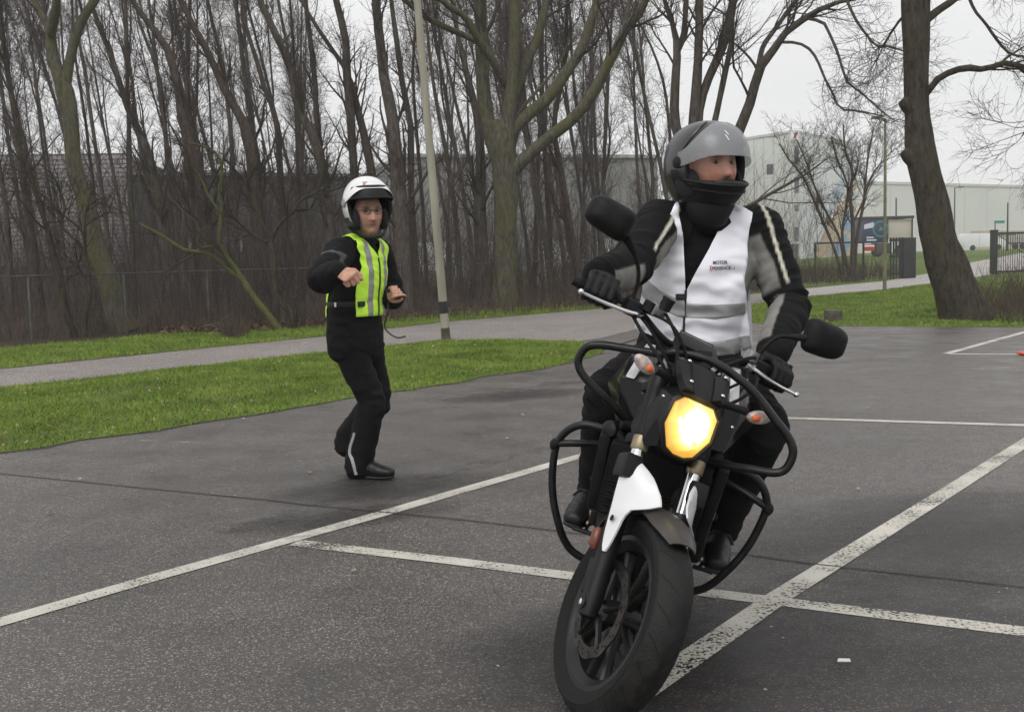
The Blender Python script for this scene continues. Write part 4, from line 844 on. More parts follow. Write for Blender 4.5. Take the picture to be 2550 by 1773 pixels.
# truck behind the hedge
Yt = 84.; tk0 = Vector(at(2148, 640, Yt)); tk0.z = TH(tk0.x, tk0.y); tk = thing('box_truck', 'navy and beige box truck with a round green emblem behind the hedge', 'truck', tuple(tk0)); k_ = mpp(Yt)
zt0, zt1 = at(2148, 606, Yt)[2] - tk0.z, at(2148, 547, Yt)[2] - tk0.z; xw = 64 * k_; xw2 = 122 * k_
mb = MB(); mb.box((xw / 2, 1.2, (zt0 + zt1) / 2), (xw, 2.4, zt1 - zt0)); mb.build('cargo_body', 'truck_navy', tk, bevel=.03)
mb = MB(); mb.box(((xw + xw2) / 2 + .01, 1.3, (zt0 + zt1) / 2 + .1), (xw2 - xw, 2.3, (zt1 - zt0) * .8)); mb.build('cargo_body', 'truck_beige', tk, bevel=.03)
mb = MB(); mb.box((xw2 / 2 + .05, 1.2, zt1 + .1), (xw2 + .25, 2.5, .2)); mb.build('roof', 'truck_dark', tk, bevel=.02)
mb = MB(); mb.box((xw2 + .05, .08, (zt0 + zt1) / 2 - .2), (.10, .10, zt1 - zt0 + .6)); mb.build('corner_post', 'truck_dark', tk)
mb = MB(); mb.lathe([(.52, 0), (.62, .0), (.62, -.02), (.52, -.02)], (xw * .70, -.012, (zt0 + zt1) / 2 + .15), (0, 1, 0), 32, cap=False); mb.build('emblem_ring', 'logo_green', tk)
mb = MB(); mb.prism([(xw * .62, -.02, (zt0 + zt1) / 2), (xw * .80, -.02, (zt0 + zt1) / 2 + .05), (xw * .80, -.02, (zt0 + zt1) / 2 + .15), (xw * .70, -.02, (zt0 + zt1) / 2 + .35)], (0, .01, 0)); mb.build('emblem_mark', 'logo_green', tk)
mb = MB(); mb.prism([(.10, -.012, zt1 - .75), (xw * .46, -.012, zt1 - .62), (xw * .42, -.012, zt1 - .22), (.12, -.012, zt1 - .40)], (0, .01, 0)); mb.build('painted_sweep', 'logo_pale', tk)
for dz, w_ in ((.42, .55), (.22, .75)): mb = MB(); mb.box((.30 + w_ / 2, -.012, zt0 + dz), (w_, .02, .11)); mb.build('lettering_strip', 'logo_pale', tk)
mb = MB(); mb.box((.55, .2, zt0 - .35), (.85, .2, .50)); mb.build('bumper', 'sign_red', tk, bevel=.02)
mb = MB(); mb.box((.55, .09, zt0 - .22), (.80, .02, .12)); mb.build('bumper_stripe', 'sign_white', tk)
mb = MB(); mb.box((1.6, .6, zt0 - .45), (1.1, 1.2, .85)); mb.build('chassis', 'truck_dark', tk, bevel=.03)
for x in (1.2, 3.0): mb = MB(); mb.lathe([(.2, -.12), (.42, -.12), (.45, 0), (.42, .12), (.2, .12)], (x, .25, .42), (0, 1, 0), 24); mb.build('wheel', 'tyre_far', tk)
# white van
Yv = 126.; v0 = Vector(at(2402, 626, Yv)); vz = at(2402, 625, Yv)[2]; v0.z = vz; kv = mpp(Yv)
van = thing('van', 'white panel van parked in front of the long white building', 'van', tuple(v0)); Lv = 4.9
prof = [(0, .35), (0, 1.75), (.12, 1.95), (3.3, 1.98), (3.65, 1.85), (4.15, 1.30), (4.75, 1.12), (4.9, .9), (4.9, .35)]
mb = MB(); mb.prism([(x, 0, z) for x, z in prof], (0, 1.9, 0)); mb.build('body', 'van_white', van, bevel=.05)
mb = MB(); mb.prism([(3.05, -.012, 1.25), (3.05, -.012, 1.80), (3.5, -.012, 1.80), (3.95, -.012, 1.28)], (0, .01, 0)); mb.build('side_window', 'glass_dark', van)
mb = MB(); mb.prism([(3.72, .1, 1.84), (4.18, .1, 1.34), (4.18, 1.8, 1.34), (3.72, 1.8, 1.84)], (.015, 0, .015)); mb.build('windscreen', 'glass_dark', van)
for x in (.95, 3.95): mb = MB(); mb.lathe([(.15, -.1), (.31, -.1), (.33, 0), (.31, .1), (.15, .1)], (x, .08, .33), (0, 1, 0), 24); mb.build('wheel', 'tyre_far', van)
for x in (1.7, 3.0): mb = MB(); mb.box((x, -.006, 1.1), (.02, .01, 1.3)); mb.build('door_line', 'cladding_gap', van)
mb = MB(); mb.box((4.86, .25, .85), (.06, .3, .18)); mb.build('headlight', 'glass_dark', van)
# flat trailer beyond the gate
t0 = Vector(at(2512, 626, 128)); t0.z = vz; tr = thing('flat_trailer', 'dark flat trailer seen through the bars of the steel gate', 'trailer', tuple(t0))
mb = MB(); mb.box((2.2, 1, .75), (4.6, 2, .18)); mb.build('bed', 'truck_dark', tr)
for x in (.8, 1.7, 3.6): mb = MB(); mb.lathe([(.15, -.1), (.36, -.1), (.36, .1), (.15, .1)], (x, .1, .36), (0, 1, 0), 20); mb.build('wheel', 'tyre_far', tr)
mb = MB(); mb.box((2.2, .02, 1.15), (4.6, .05, .6)); mb.build('side_board', 'cladding', tr)

# ---- buildings
def wall_box(name, pts, z0, z1, m, parent, thick=None):
    mb = MB(); mb.prism([(p[0], p[1], z0) for p in pts], (0, 0, z1 - z0)); return mb.build(name, m, parent, smooth=False)
# white hall with a painted end
cZ = 0.85; C0 = Vector(at(1978, 500, 84)); Lw = Vector(at(1660, 500, 97)); Rw = Vector(at(2130, 500, 95)); zT = at(1978, 330, 84)[2]
hall = thing('white_hall', 'tall white industrial hall with a colourful mural behind the bare shrub', 'building', (C0.x, C0.y, cZ))
rel = lambda v: Vector((v.x - C0.x, v.y - C0.y)); l2, r2 = rel(Lw), rel(Rw)
ld = l2.normalized(); rd = r2.normalized(); bkk = l2 + r2
wall_box('wall', [(0, 0), tuple(r2), tuple(bkk), tuple(l2)], -.8, zT - cZ, 'wall_pale', hall)
rn = Vector((rd.y, -rd.x)); ln_ = Vector((-ld.y, ld.x))
if rn.y > 0: rn = -rn
if ln_.y > 0: ln_ = -ln_
def facade(d, nrm, s0, s1, z0, z1, m, name, proud=.03, t=.05):
    a, b = d * s0 + nrm * proud, d * s1 + nrm * proud; mb = MB(); mb.prism([(a.x, a.y, z0), (b.x, b.y, z0), (b.x, b.y, z1), (a.x, a.y, z1)], (-nrm.x * t, -nrm.y * t, 0)); return mb.build(name, m, hall, smooth=False)
HT_ = zT - cZ; RL = r2.length
facade(rd, rn, .9, RL, -.5, HT_ - .02, 'wall_white', 'end_wall')
facade(rd, rn, -.02, RL, HT_ - .02, HT_ + .18, 'roof_edge', 'parapet', .05, .2); facade(ld, ln_, -.02, l2.length, HT_ - .02, HT_ + .18, 'roof_edge', 'parapet', .05, .2)
for z0, z1 in ((-.2, 1.1), (1.3, 2.4), (3.6, 4.1), (5.0, 6.2), (7.2, 8.6)): facade(rd, rn, .02, .82, z0, z1, 'glass_dark', 'window', .02)
for s in np.arange(1.0, l2.length, 1.1): facade(ld, ln_, s, s + .04, -.5, HT_ - .05, 'cladding_rib', 'cladding_rib', .025)
facade(ld, ln_, 2.2, 2.9, 6.6, 7.4, 'glass_dark', 'window', .02); facade(ld, ln_, .05, .9, -.3, 1.1, 'wall_dark', 'door', .06)
def mural(poly, m, pr):
    P = [rd * s + rn * pr for s, z in poly]; mb = MB(); mb.prism([(p.x, p.y, z) for p, (s, z) in zip(P, poly)], (-rn.x * .01, -rn.y * .01, 0)); mb.build('mural_shape', m, hall, smooth=False)
W = RL / 100
mural([(35 * W, .1), (100 * W, .1), (100 * W, 6.4), (86 * W, 5.9), (78 * W, 4.6), (66 * W, 4.2), (58 * W, 2.6), (46 * W, 2.0)], 'mural_sand', .045)
mural([(50 * W, 3.0), (62 * W, 4.4), (74 * W, 4.8), (84 * W, 6.3), (100 * W, 7.0), (100 * W, 7.6), (80 * W, 7.0), (60 * W, 5.6)], 'mural_sky', .045)
mural([(55 * W, .25), (78 * W, .2), (96 * W, 1.2), (80 * W, 1.9), (66 * W, 1.3)], 'mural_blue', .06); mural([(70 * W, 2.4), (92 * W, 2.0), (98 * W, 3.4), (86 * W, 4.0), (76 * W, 3.4)], 'mural_blue', .06); mural([(88 * W, 4.6), (97 * W, 4.3), (99 * W, 5.6), (92 * W, 5.4)], 'mural_sky', .06)
mural([(30 * W, .0), (40 * W, 0), (60 * W, 3.2), (54 * W, 3.4)], 'mural_sand', .06)
sp = MB(); p = rd * .0 + rn * .12; sp.prism([(p.x - .35, p.y, HT_ - .55), (p.x + .30, p.y, HT_ - .55), (p.x + .30, p.y, HT_ + .12), (p.x - .35, p.y, HT_ + .12)], (0, .06, 0)); sp.build('sign', 'sign_white', hall)
sp = MB(); sp.prism([(p.x - .16, p.y - .01, HT_ - .42), (p.x + .02, p.y - .01, HT_ - .42), (p.x + .14, p.y - .01, HT_ - .02), (p.x - .04, p.y - .01, HT_ - .02)], (0, .008, 0)); sp.build('sign_mark', 'sign_red', hall)
# long white warehouse
Ya, Yb = 185., 232.; a, b = Vector(at(2080, 500, Ya)), Vector(at(2760, 500, Yb)); za = at(2141, 459, Ya + (Yb - Ya) * .09)[2]
wh = thing('long_warehouse', 'long low white warehouse on the right horizon', 'building', (a.x, a.y, .9)); d2 = rel2 = Vector((b.x - a.x, b.y - a.y)); du = d2.normalized(); dn = Vector((du.y, -du.x))
def wseg(name, s0, s1, z0, z1, m, pr, t=30): 
    p, q = du * s0 + dn * pr, du * s1 + dn * pr; mb = MB(); mb.prism([(p.x, p.y, z0), (q.x, q.y, z0), (q.x, q.y, z1), (p.x, p.y, z1)], (-dn.x * t, -dn.y * t, 0)); return mb.build(name, m, wh, smooth=False)
if dn.y > 0: dn = -dn
HWh = za - .9
wseg('wall', 0, d2.length, -1.2, HWh, 'wall_long', 0); wseg('roof_trim', 0, d2.length, HWh + .02, HWh + .5, 'roof_edge', .15, 1)
sB = d2.length
wseg('lower_wall', sB * .44, sB * .66, -1.1, 3.6, 'wall_beige', .2, .15)
for k in range(1, 12): wseg('panel_joint', sB * k / 12, sB * k / 12 + .15, -1, HWh - .1, 'roof_edge', .06, .05)
for k in range(5): wseg('window', sB * (.50 + .022 * k), sB * (.50 + .022 * k) + 1.6, 2.6, 3.3, 'glass_dark', .25, .04)
# thin masts in front of it
for px, y0, y1, Yp, lab in ((2231, 640, 493, 100, 'thin dark mast just right of the far lamp post'), (2508, 640, 505, 100, 'thin dark mast behind the steel gate')):
    b_ = Vector(at(px, y0, Yp)); b_.z = TH(b_.x, b_.y); mb = MB(); mb.tube([(0, 0, -.1), (0, 0, at(px, y1, Yp)[2] - b_.z)], [.09, .06], 8); o = mb.build('mast', 'gate_steel'); o.location = b_; tag(o, lab, 'mast')
b_ = Vector(at(2477, 640, 95)); b_.z = TH(b_.x, b_.y); sgn = thing('direction_sign', 'small green direction sign on a post behind the steel gate', 'sign', tuple(b_)); zz = at(2477, 550, 95)[2] - b_.z
mb = MB(); mb.tube([(0, 0, -.1), (0, 0, zz)], [.05, .05], 8); mb.build('sign_post', 'galvanised', sgn); mb = MB(); mb.box((.35, -.06, zz - .12), (.9, .03, .24)); mb.build('sign_board', 'logo_green', sgn)
# ribbed shed and dark hall behind the wood
s0, s1 = Vector(at(-420, 600, 60)), Vector(at(330, 600, 62)); zt = at(0, 385, 61)[2]
sh_ = thing('ribbed_shed', 'pale shed with horizontal ribbed cladding behind the trees at the left', 'building', (s0.x, s0.y, 0)); dd = s1 - s0; dd.z = 0; dl = dd.length; dq = dd.normalized(); an_ = math.atan2(dq.y, dq.x); RZ = Matrix.Rotation(an_, 3, 'Z')
mb = MB(); mb.box(RZ @ Vector((dl / 2, 6, zt / 2)), (dl, 12, zt), RZ); mb.build('wall', 'cladding_gap', sh_)
z = 1.75; cm = None
while z < zt - .1:
    if cm is None: mb = MB(); mb.box((0, 0, 0), (dl, .08, .19), RZ); oo = mb.build('cladding_board', 'cladding', sh_, smooth=False); cm = oo.data
    else: oo = obj('cladding_board', cm, sh_)
    oo.location = RZ @ Vector((dl / 2, -.05, z)); z += .245
mb = MB(); mb.box(RZ @ Vector((dl / 2, -.06, .82)), (dl, .12, 1.64), RZ); mb.build('plinth', 'wall_dark', sh_)
s0, s1 = Vector(at(335, 600, 60)), Vector(at(930, 600, 66)); dh = thing('dark_hall', 'dark grey flat-roofed hall behind the middle of the wood', 'building', (s0.x, s0.y, 0)); dd = s1 - s0; dl = math.hypot(dd.x, dd.y); RZ = Matrix.Rotation(math.atan2(dd.y, dd.x), 3, 'Z'); zt = at(600, 440, 63)[2]
mb = MB(); mb.box(RZ @ Vector((dl / 2, 6, zt / 2)), (dl, 12, zt), RZ); mb.build('wall', 'wall_dark', dh)
mb = MB(); mb.box(RZ @ Vector((dl / 2, 5.9, zt + .1)), (dl + .2, 12.2, .2), RZ); mb.build('roof_edge', 'wall_grey', dh)
for k in range(7): mb = MB(); mb.box(RZ @ Vector((1.5 + k * dl / 7.2, -.03, 2.6)), (1.1, .06, .8), RZ); mb.build('window', 'cladding', dh)
s0, s1 = Vector(at(1010, 600, 78)), Vector(at(1640, 600, 84)); gh = thing('grey_hall', 'grey hall glimpsed through the trees behind the rider', 'building', (s0.x, s0.y, 0)); dd = s1 - s0; dl = math.hypot(dd.x, dd.y); RZ = Matrix.Rotation(math.atan2(dd.y, dd.x), 3, 'Z'); zt = at(1500, 392, 82)[2]
mb = MB(); mb.box(RZ @ Vector((dl / 2, 6, zt / 2)), (dl, 12, zt), RZ); mb.build('wall', 'wall_grey', gh)
mb = MB(); mb.box(RZ @ Vector((dl / 2, 5.9, zt + .12)), (dl + .2, 12.2, .24), RZ); mb.build('roof_edge', 'cladding', gh)
for k in range(4): mb = MB(); mb.box(RZ @ Vector((2.2 + k * 4.6, -.03, 1.7)), (2.6, .06, 2.0), RZ); mb.build('loading_door', 'sign_white', gh)
# fallen branch and brush pile at the edge of the wood
mb = MB(); a, b = Vector(gp(500, 826)), Vector(gp(602, 820)); mb.tube([a + Vector((0, 0, .10)), a.lerp(b, .4) + Vector((0, 0, .14)), a.lerp(b, .75) + Vector((0, .05, .12)), b + Vector((0, 0, .09))], [.014, .022, .02, .012], 7); mb.tube([a.lerp(b, .4) + Vector((0, 0, .14)), a.lerp(b, .55) + Vector((.1, .1, .32))], [.012, .005], 6)
mat('dead_wood', (0.16, 0.12, 0.09), 0.9, var=.3, scale=9)
tag(mb.build('fallen_branch', 'dead_wood'), 'pale fallen branch lying beside the leaf pile at the wood edge', 'branch')
o = brush([(560, 842), (600, 846), (612, 836), (596, 826), (562, 828)], 260, (.15, .45), .007, 'bramble', 'heap', 91, lean=.9, twigs=5, name='brush_pile'); del o['kind']; tag(o, 'low heap of dead brown twigs on the grass verge', 'twig heap')

# ================================================================== MOTORCYCLE
# built upright in its own axes: x to the rider's right, y forwards, z up, rear axle at y=0, front axle at y=1.40
mat('black_plastic', (0.007, 0.007, 0.0075), 0.45, spec=0.3, var=0.25, scale=12, bump=0.08, bscale=220, bdist=.002)
mat('black_gloss', (0.012, 0.012, 0.013), 0.16, coat=0.6, rvar=0.05, scale=9)
mat('black_matte', (0.006, 0.006, 0.006), 0.6, spec=0.25, var=0.3, scale=20)
mat('crash_bar', (0.008, 0.008, 0.0085), 0.38, spec=0.4, var=0.35, scale=25, rvar=0.12)
mat('rubber', (0.009, 0.0088, 0.0085), 0.75, spec=0.25, var=0.45, scale=14, bump=0.25, bscale=120, rvar=0.15)
mat('tread', (0.012, 0.0115, 0.011), 0.65, spec=0.3, var=0.5, scale=30, bump=0.3, bscale=160, rvar=0.15)
mat('white_panel', (0.74, 0.74, 0.75), 0.32, coat=0.35, var=0.05, scale=6)
mat('chrome', (0.72, 0.72, 0.73), 0.18, metal=1.0, rvar=0.08, scale=30)
mat('alloy', (0.42, 0.42, 0.42), 0.38, metal=0.9, var=0.2, scale=20)
mat('gold_alloy', (0.30, 0.25, 0.17), 0.42, metal=0.8, var=0.2, scale=20)
mat('engine_metal', (0.018, 0.018, 0.018), 0.5, metal=0.4, var=0.4, scale=15, bump=0.3, bscale=60)
mat('disc_steel', (0.07, 0.063, 0.057), 0.5, metal=0.9, var=0.25, scale=18)
mat('rim_black', (0.010, 0.010, 0.010), 0.42, spec=0.35, var=0.3, scale=15)
mat('fender_black', (0.05, 0.045, 0.042), 0.4, var=0.25, scale=12)
mat('amber', (0.75, 0.18, 0.06), 0.25, var=0.3, scale=60)
mat('clear_lens', (0.55, 0.45, 0.42), 0.12, coat=1.0, var=0.35, scale=45, alpha=0.8)
mat('reflector', (0.14, 0.04, 0.02), 0.3)
mat('mirror_glass', (0.6, 0.62, 0.65), 0.03, metal=1.0)
mat('exhaust', (0.10, 0.085, 0.075), 0.4, metal=0.9, var=0.3, scale=10)
mat('seat_vinyl', (0.016, 0.016, 0.016), 0.6, bump=0.2, bscale=150)
mat('tail_red', (0.4, 0.02, 0.02), 0.25)
# lit headlamp: a hot white filament zone inside a yellow lens
m, N_, L_, b_ = node_mat('lamp_lit')
t_ = N_.new('ShaderNodeTexCoord'); v_ = N_.new('ShaderNodeTexVoronoi'); v_.inputs['Scale'].default_value = 26; L_.new(t_.outputs['Object'], v_.inputs['Vector'])
mp_ = N_.new('ShaderNodeMapping'); mp_.inputs['Location'].default_value = (0.004, 0, -0.016); mp_.inputs['Scale'].default_value = (1, 0.0, 0.9); L_.new(t_.outputs['Object'], mp_.inputs[0])
ln_ = N_.new('ShaderNodeVectorMath'); ln_.operation = 'LENGTH'; L_.new(mp_.outputs[0], ln_.inputs[0])
sc_ = N_.new('ShaderNodeSeparateColor'); L_.new(v_.outputs['Color'], sc_.inputs[0])
ma_ = N_.new('ShaderNodeMath'); ma_.operation = 'MULTIPLY_ADD'; ma_.inputs[1].default_value = 0.022; L_.new(sc_.outputs[0], ma_.inputs[0]); L_.new(ln_.outputs['Value'], ma_.inputs[2])
r_ = ramp(N_, [(0.030, (1.0, 0.93, 0.72)), (0.052, (1.0, 0.82, 0.30)), (0.070, (1.0, 0.66, 0.08)), (0.094, (1.0, 0.50, 0.04))]); L_.new(ma_.outputs[0], r_.inputs[0])
rs_ = ramp(N_, [(0.040, (1, 1, 1)), (0.066, (0.26, 0.26, 0.26)), (0.092, (0.17, 0.17, 0.17))]); L_.new(ma_.outputs[0], rs_.inputs[0])
ms_ = N_.new('ShaderNodeMath'); ms_.operation = 'MULTIPLY'; ms_.inputs[1].default_value = 5.0; L_.new(rs_.outputs[0], ms_.inputs[0])
L_.new(r_.outputs[0], b_.inputs['Emission Color']); L_.new(ms_.outputs[0], b_.inputs['Emission Strength']); b_.inputs['Base Color'].default_value = (0.2, 0.12, 0.03, 1); b_.inputs['Roughness'].default_value = 0.1

BX, BY, BYAW, BLEAN, BSTEER = 0.18788, 3.00385, -0.2378588, -0.28172547, 0.52335592
RAKE = rad(24.5); SAX = Vector((0, -math.sin(RAKE), math.cos(RAKE))); SNX = Vector((0, math.cos(RAKE), math.sin(RAKE))); SA0 = Vector((0, 1.3636, .2834))
_SM = Matrix.Translation(SA0) @ Matrix.Rotation(BSTEER, 4, SAX) @ Matrix.Translation(-SA0)
BIKE_M = Matrix.Translation((BX, BY, 0)) @ Matrix.Rotation(math.pi + BYAW, 4, 'Z') @ Matrix.Rotation(BLEAN, 4, 'Y') @ Matrix.Translation((0, -1.4, 0)) @ Matrix.Rotation(-0.0062, 4, 'X')
def BK(p, steer=False):
    p = Vector(p); return BIKE_M @ (_SM @ p if steer else p)
bike = thing('motorcycle', 'black and white motorcycle leaning into a turn with its yellow headlight lit', 'motorcycle')
bike.matrix_world = BIKE_M
def bpart(name, mb, m, parent=None, steer=True, **kw):
    if steer: mb.v = [tuple(_SM @ Vector(v)) for v in mb.v]
    o = mb.build(name, m, parent if parent is not None else bike, **kw)
    return o
def wheel(name, c, R, w, rimr, steer, discs, label=None):
    c = Vector(c); X = (1, 0, 0)
    # rim with ten slim spokes
    mb = MB(); rw = w * .36
    mb.lathe([(rimr + .004, -rw), (rimr + .006, -rw + .008), (rimr - .014, -rw + .02), (rimr - .022, 0), (rimr - .014, rw - .02), (rimr + .006, rw - .008), (rimr + .004, rw), (rimr - .012, rw), (rimr - .034, rw * .5), (rimr - .034, -rw * .5), (rimr - .012, -rw), (rimr + .004, -rw)], c, X, 56, cap=False)
    mb.lathe([(.012, -.052), (.034, -.052), (.038, -.02), (.038, .02), (.034, .052), (.012, .052)], c, X, 20)
    for k in range(5):
        a0 = 2 * math.pi * k / 5
        for da in (-.17, .17):
            a1, a2 = a0 + da * .5, a0 + da * 1.5
            p1 = c + Vector((0, math.cos(a1) * .034, math.sin(a1) * .034)); p2 = c + Vector((0, math.cos(a2) * (rimr - .026), math.sin(a2) * (rimr - .026)))
            mb.tube([p1, p1.lerp(p2, .5), p2], [.014, .0105, .012], 8, flat=(1.5, .8), up=X)
    rim = bpart(name, mb, 'rim_black', steer=steer)
    mb = MB(); sw = w / 2
    prof = [(rimr - .002, -rw + .004), (rimr + .006, -rw - .004), (rimr + .020, -sw + .008), (rimr + .042, -sw), (R - .030, -sw + .004)]
    tread = []
    for j in range(13):
        u = -1 + 2 * j / 12; tread.append((R - (1 - math.cos(u * 1.15)) * .048, u * (sw - .004)))
    n0 = len(mb.f)
    full = prof + tread + [(r, -h) for r, h in prof[::-1]]
    mb.lathe(full, c, X, 72, cap=False)
    k = 72; mis = []
    for i in range(len(full) - 1): mis += [1 if 5 <= i <= 16 else 0] * k
    mb.mi = mis
    ty = bpart('tyre', mb, ['rubber', 'tread'], rim, steer=steer, angle=50)
    # tread grooves as shallow dark cuts
    mb = MB()
    for k in range(22):
        for sgn in (-1, 1):
            pts = []
            for q in range(6):
                u = sgn * (.16 + .72 * q / 5); a = 2 * math.pi * (k + (.5 if sgn > 0 else 0)) / 22 + .16 * q / 5
                r = R - (1 - math.cos(u * 1.15)) * .048 - .0008; pts.append(c + Vector((u * (sw - .004), math.cos(a) * r, math.sin(a) * r)))
            mb.tube(pts, .0019, 4)
    bpart('tread_groove', mb, 'black_matte', rim, steer=steer)['kind'] = 'stuff'
    for sgn in discs:
        mb = MB(); x0 = sgn * .062; ro, ri = (.141, .108) if steer else (.122, .09)
        kk = 60
        for s_ in (-1, 1):
            ring_o = [c + Vector((x0 + s_ * .0025, math.cos(2 * math.pi * q / kk) * (ro + .003 * math.cos(10 * 2 * math.pi * q / kk)), math.sin(2 * math.pi * q / kk) * (ro + .003 * math.cos(10 * 2 * math.pi * q / kk)))) for q in range(kk)]
            ring_i = [c + Vector((x0 + s_ * .0025, math.cos(2 * math.pi * q / kk) * ri, math.sin(2 * math.pi * q / kk) * ri)) for q in range(kk)]
            mb.loft([ring_i, ring_o], cap=False)
        mb.lathe([(ro, -.0025), (ro, .0025)], c + Vector((x0, 0, 0)), X, kk, cap=False)
        for q in range(20):
            for rr_ in (.45, .75):
                a = 2 * math.pi * (q + rr_) / 20; r = ri + (ro - ri) * rr_; mb.lathe([(.0042, 0), (.0042, .0006)], c + Vector((x0 + sgn * .0027, math.cos(a) * r, math.sin(a) * r)), (sgn, 0, 0), 8, mi=1)
        d = bpart('brake_disc', mb, ['disc_steel', 'black_matte'], rim, steer=steer, angle=30)
        mb = MB()
        for q in range(5):
            a = 2 * math.pi * q / 5 + .3; mb.tube([c + Vector((x0, math.cos(a) * .03, math.sin(a) * .03)), c + Vector((x0, math.cos(a + .25) * (ri + .008), math.sin(a + .25) * (ri + .008)))], [.012, .008], 6, flat=(1, .5), up=X)
            mb.lathe([(.006, 0), (.006, .003)], c + Vector((x0 + sgn * .003, math.cos(a + .25) * (ri + .006), math.sin(a + .25) * (ri + .006))), (sgn, 0, 0), 8)
        bpart('disc_carrier', mb, 'rim_black', rim, steer=steer)
    return rim
FA = Vector((0, 1.40, .30))
wheel('front_wheel', FA, .30, .122, .222, True, (-1, 1))
wheel('rear_wheel', (0, 0, .315), .315, .185, .222, False, (1,))
# fork
for sg in (1, -1):
    leg = FA + Vector((sg * .098, 0, 0)); L_at = lambda s, n=0, x=0: leg + SAX * s + SNX * n + Vector((x * sg, 0, 0))
    mb = MB(); mb.tube([L_at(-.035), L_at(-.03), L_at(.02), L_at(.05), L_at(.30), L_at(.325), L_at(.335)], [.018, .026, .031, .0295, .0295, .033, .030], 18)
    mb.lathe([(.019, -.01), (.019, .03)], FA + Vector((sg * .098, 0, 0)), (sg, 0, 0), 16)
    fl_ = bpart('fork_leg', mb, 'black_plastic')
    mb = MB(); mb.lathe([(.0105, .026), (.0105, .034), (.006, .036)], FA + Vector((sg * .098, 0, 0)), (sg, 0, 0), 6); bpart('axle_nut', mb, 'chrome', fl_)
    mb = MB(); mb.tube([L_at(.33), L_at(.50)], .0205, 18); bpart('fork_tube', mb, 'chrome')
    mb = MB(); mb.tube([L_at(.462), L_at(.468), L_at(.502), L_at(.508)], [.023, .026, .026, .023], 18); bpart('fork_collar', mb, 'gold_alloy')
    mb = MB(); mb.tube([L_at(.505), L_at(.515), L_at(.70), L_at(.72)], [.027, .030, .029, .024], 18); bpart('fork_cover', mb, 'black_plastic')
    # caliper behind the leg
    mb = MB(); mb.box(L_at(.085, -.065, -.024), (.05, .062, .105), Matrix.Rotation(RAKE, 3, 'X')); mb.box(L_at(.085, -.035, -.012), (.03, .04, .07), Matrix.Rotation(RAKE, 3, 'X'))
    cal = bpart('brake_caliper', mb, 'black_plastic', bevel=.008)
    mb = MB(); mb.tube(catmull([L_at(.13, -.07, -.02), L_at(.24, -.06, -.005), L_at(.40, -.05, .0), L_at(.55, -.05, -.03)], 5), .0045, 6); bpart('brake_hose', mb, 'rubber')
    # reflector on the leg
    mb = MB(); mb.tube([L_at(.155, -.03, .028), L_at(.165, -.03, .034), L_at(.205, -.03, .034), L_at(.215, -.03, .028)], [.008, .015, .015, .008], 10, flat=(1, .55)); bpart('reflector', mb, 'reflector')
# triple clamps
mb = MB()
for s_, wd in ((.665, .05), (.50, .06)):
    a = FA + SAX * s_ - SNX * .035
    mb.box(a, (.235, .075, .032), Matrix.Rotation(RAKE, 3, 'X'))
bpart('fork_clamp', mb, 'black_matte', bevel=.008)
# mudguard: dark shell over the tyre with white side panels running down the legs
def fpt(phi, x, r): return FA + Vector((x, math.cos(phi) * r, math.sin(phi) * r))
mb = MB(); rings = []
for i in range(25):
    ph = rad(66 + 86 * i / 24); nose = min(1, (i + 2.2) / 7) ** .5; tail = min(1, (25 - i) / 4) ** .5; w_ = .074 * nose * (.75 + .25 * tail); row = []
    for j in range(13):
        u = -1 + 2 * j / 12; row.append(fpt(ph, u * w_, .326 - .030 * abs(u) ** 2.6 * (w_ / .074)))
    for j in range(12, -1, -1):
        u = -1 + 2 * j / 12; row.append(fpt(ph, u * w_ * .96, .322 - .030 * abs(u) ** 2.6 * (w_ / .074)))
    rings.append(row)
mb.loft(rings)
fend = bpart('mudguard', mb, 'fender_black', angle=60)
for sg in (1, -1):
    mb = MB()
    # panel outline along the leg: (forward offset n, along-leg s, x); skinned as a curved strip
    rows = []
    for i in range(19):
        t = i / 18
        # upper, broad part wraps over the mudguard's shoulder; lower part is a tapering arm
        s = .435 - .285 * t
        lead = np.interp(t, [0, .10, .2, .35, .47, .52, .57, .66, .8, .93, 1], [.022, .056, .084, .114, .136, .106, .076, .060, .052, .042, .030])
        trail = np.interp(t, [0, .12, .3, .5, .8, .93, 1], [.012, .006, .004, .006, .008, .014, .026])
        row = []
        for j in range(7):
            u = j / 6; n = trail + (lead - trail) * u
            xin = np.interp(t, [0, .15, .35, .46, .56, 1], [.030, .066, .086, .084, .020, .006]) * u ** 1.4
            row.append(leg * 0 + FA + Vector((sg * (.136 - .010 * t - xin), 0, 0)) + SAX * s + SNX * n)
        back = [p - Vector((sg * .006, 0, 0)) - SNX * .001 for p in row[::-1]]
        rows.append(row + back)
    mb.loft(rows)
    pn = bpart('mudguard_panel', mb, 'white_panel', angle=45)
    mb = MB(); mb.lathe([(.009, 0), (.009, .002), (.0055, .0022)], FA + Vector((sg * .1305, 0, 0)) + SAX * .245 + SNX * .034, (sg, 0, 0), 12); bpart('screw', mb, 'black_matte', pn)
    mb = MB(); mb.box(FA + Vector((sg * .115, 0, 0)) + SAX * .405 + SNX * .004, (.06, .07, .075), Matrix.Rotation(RAKE, 3, 'X')); bpart('fork_guard', mb, 'black_plastic', bevel=.014)

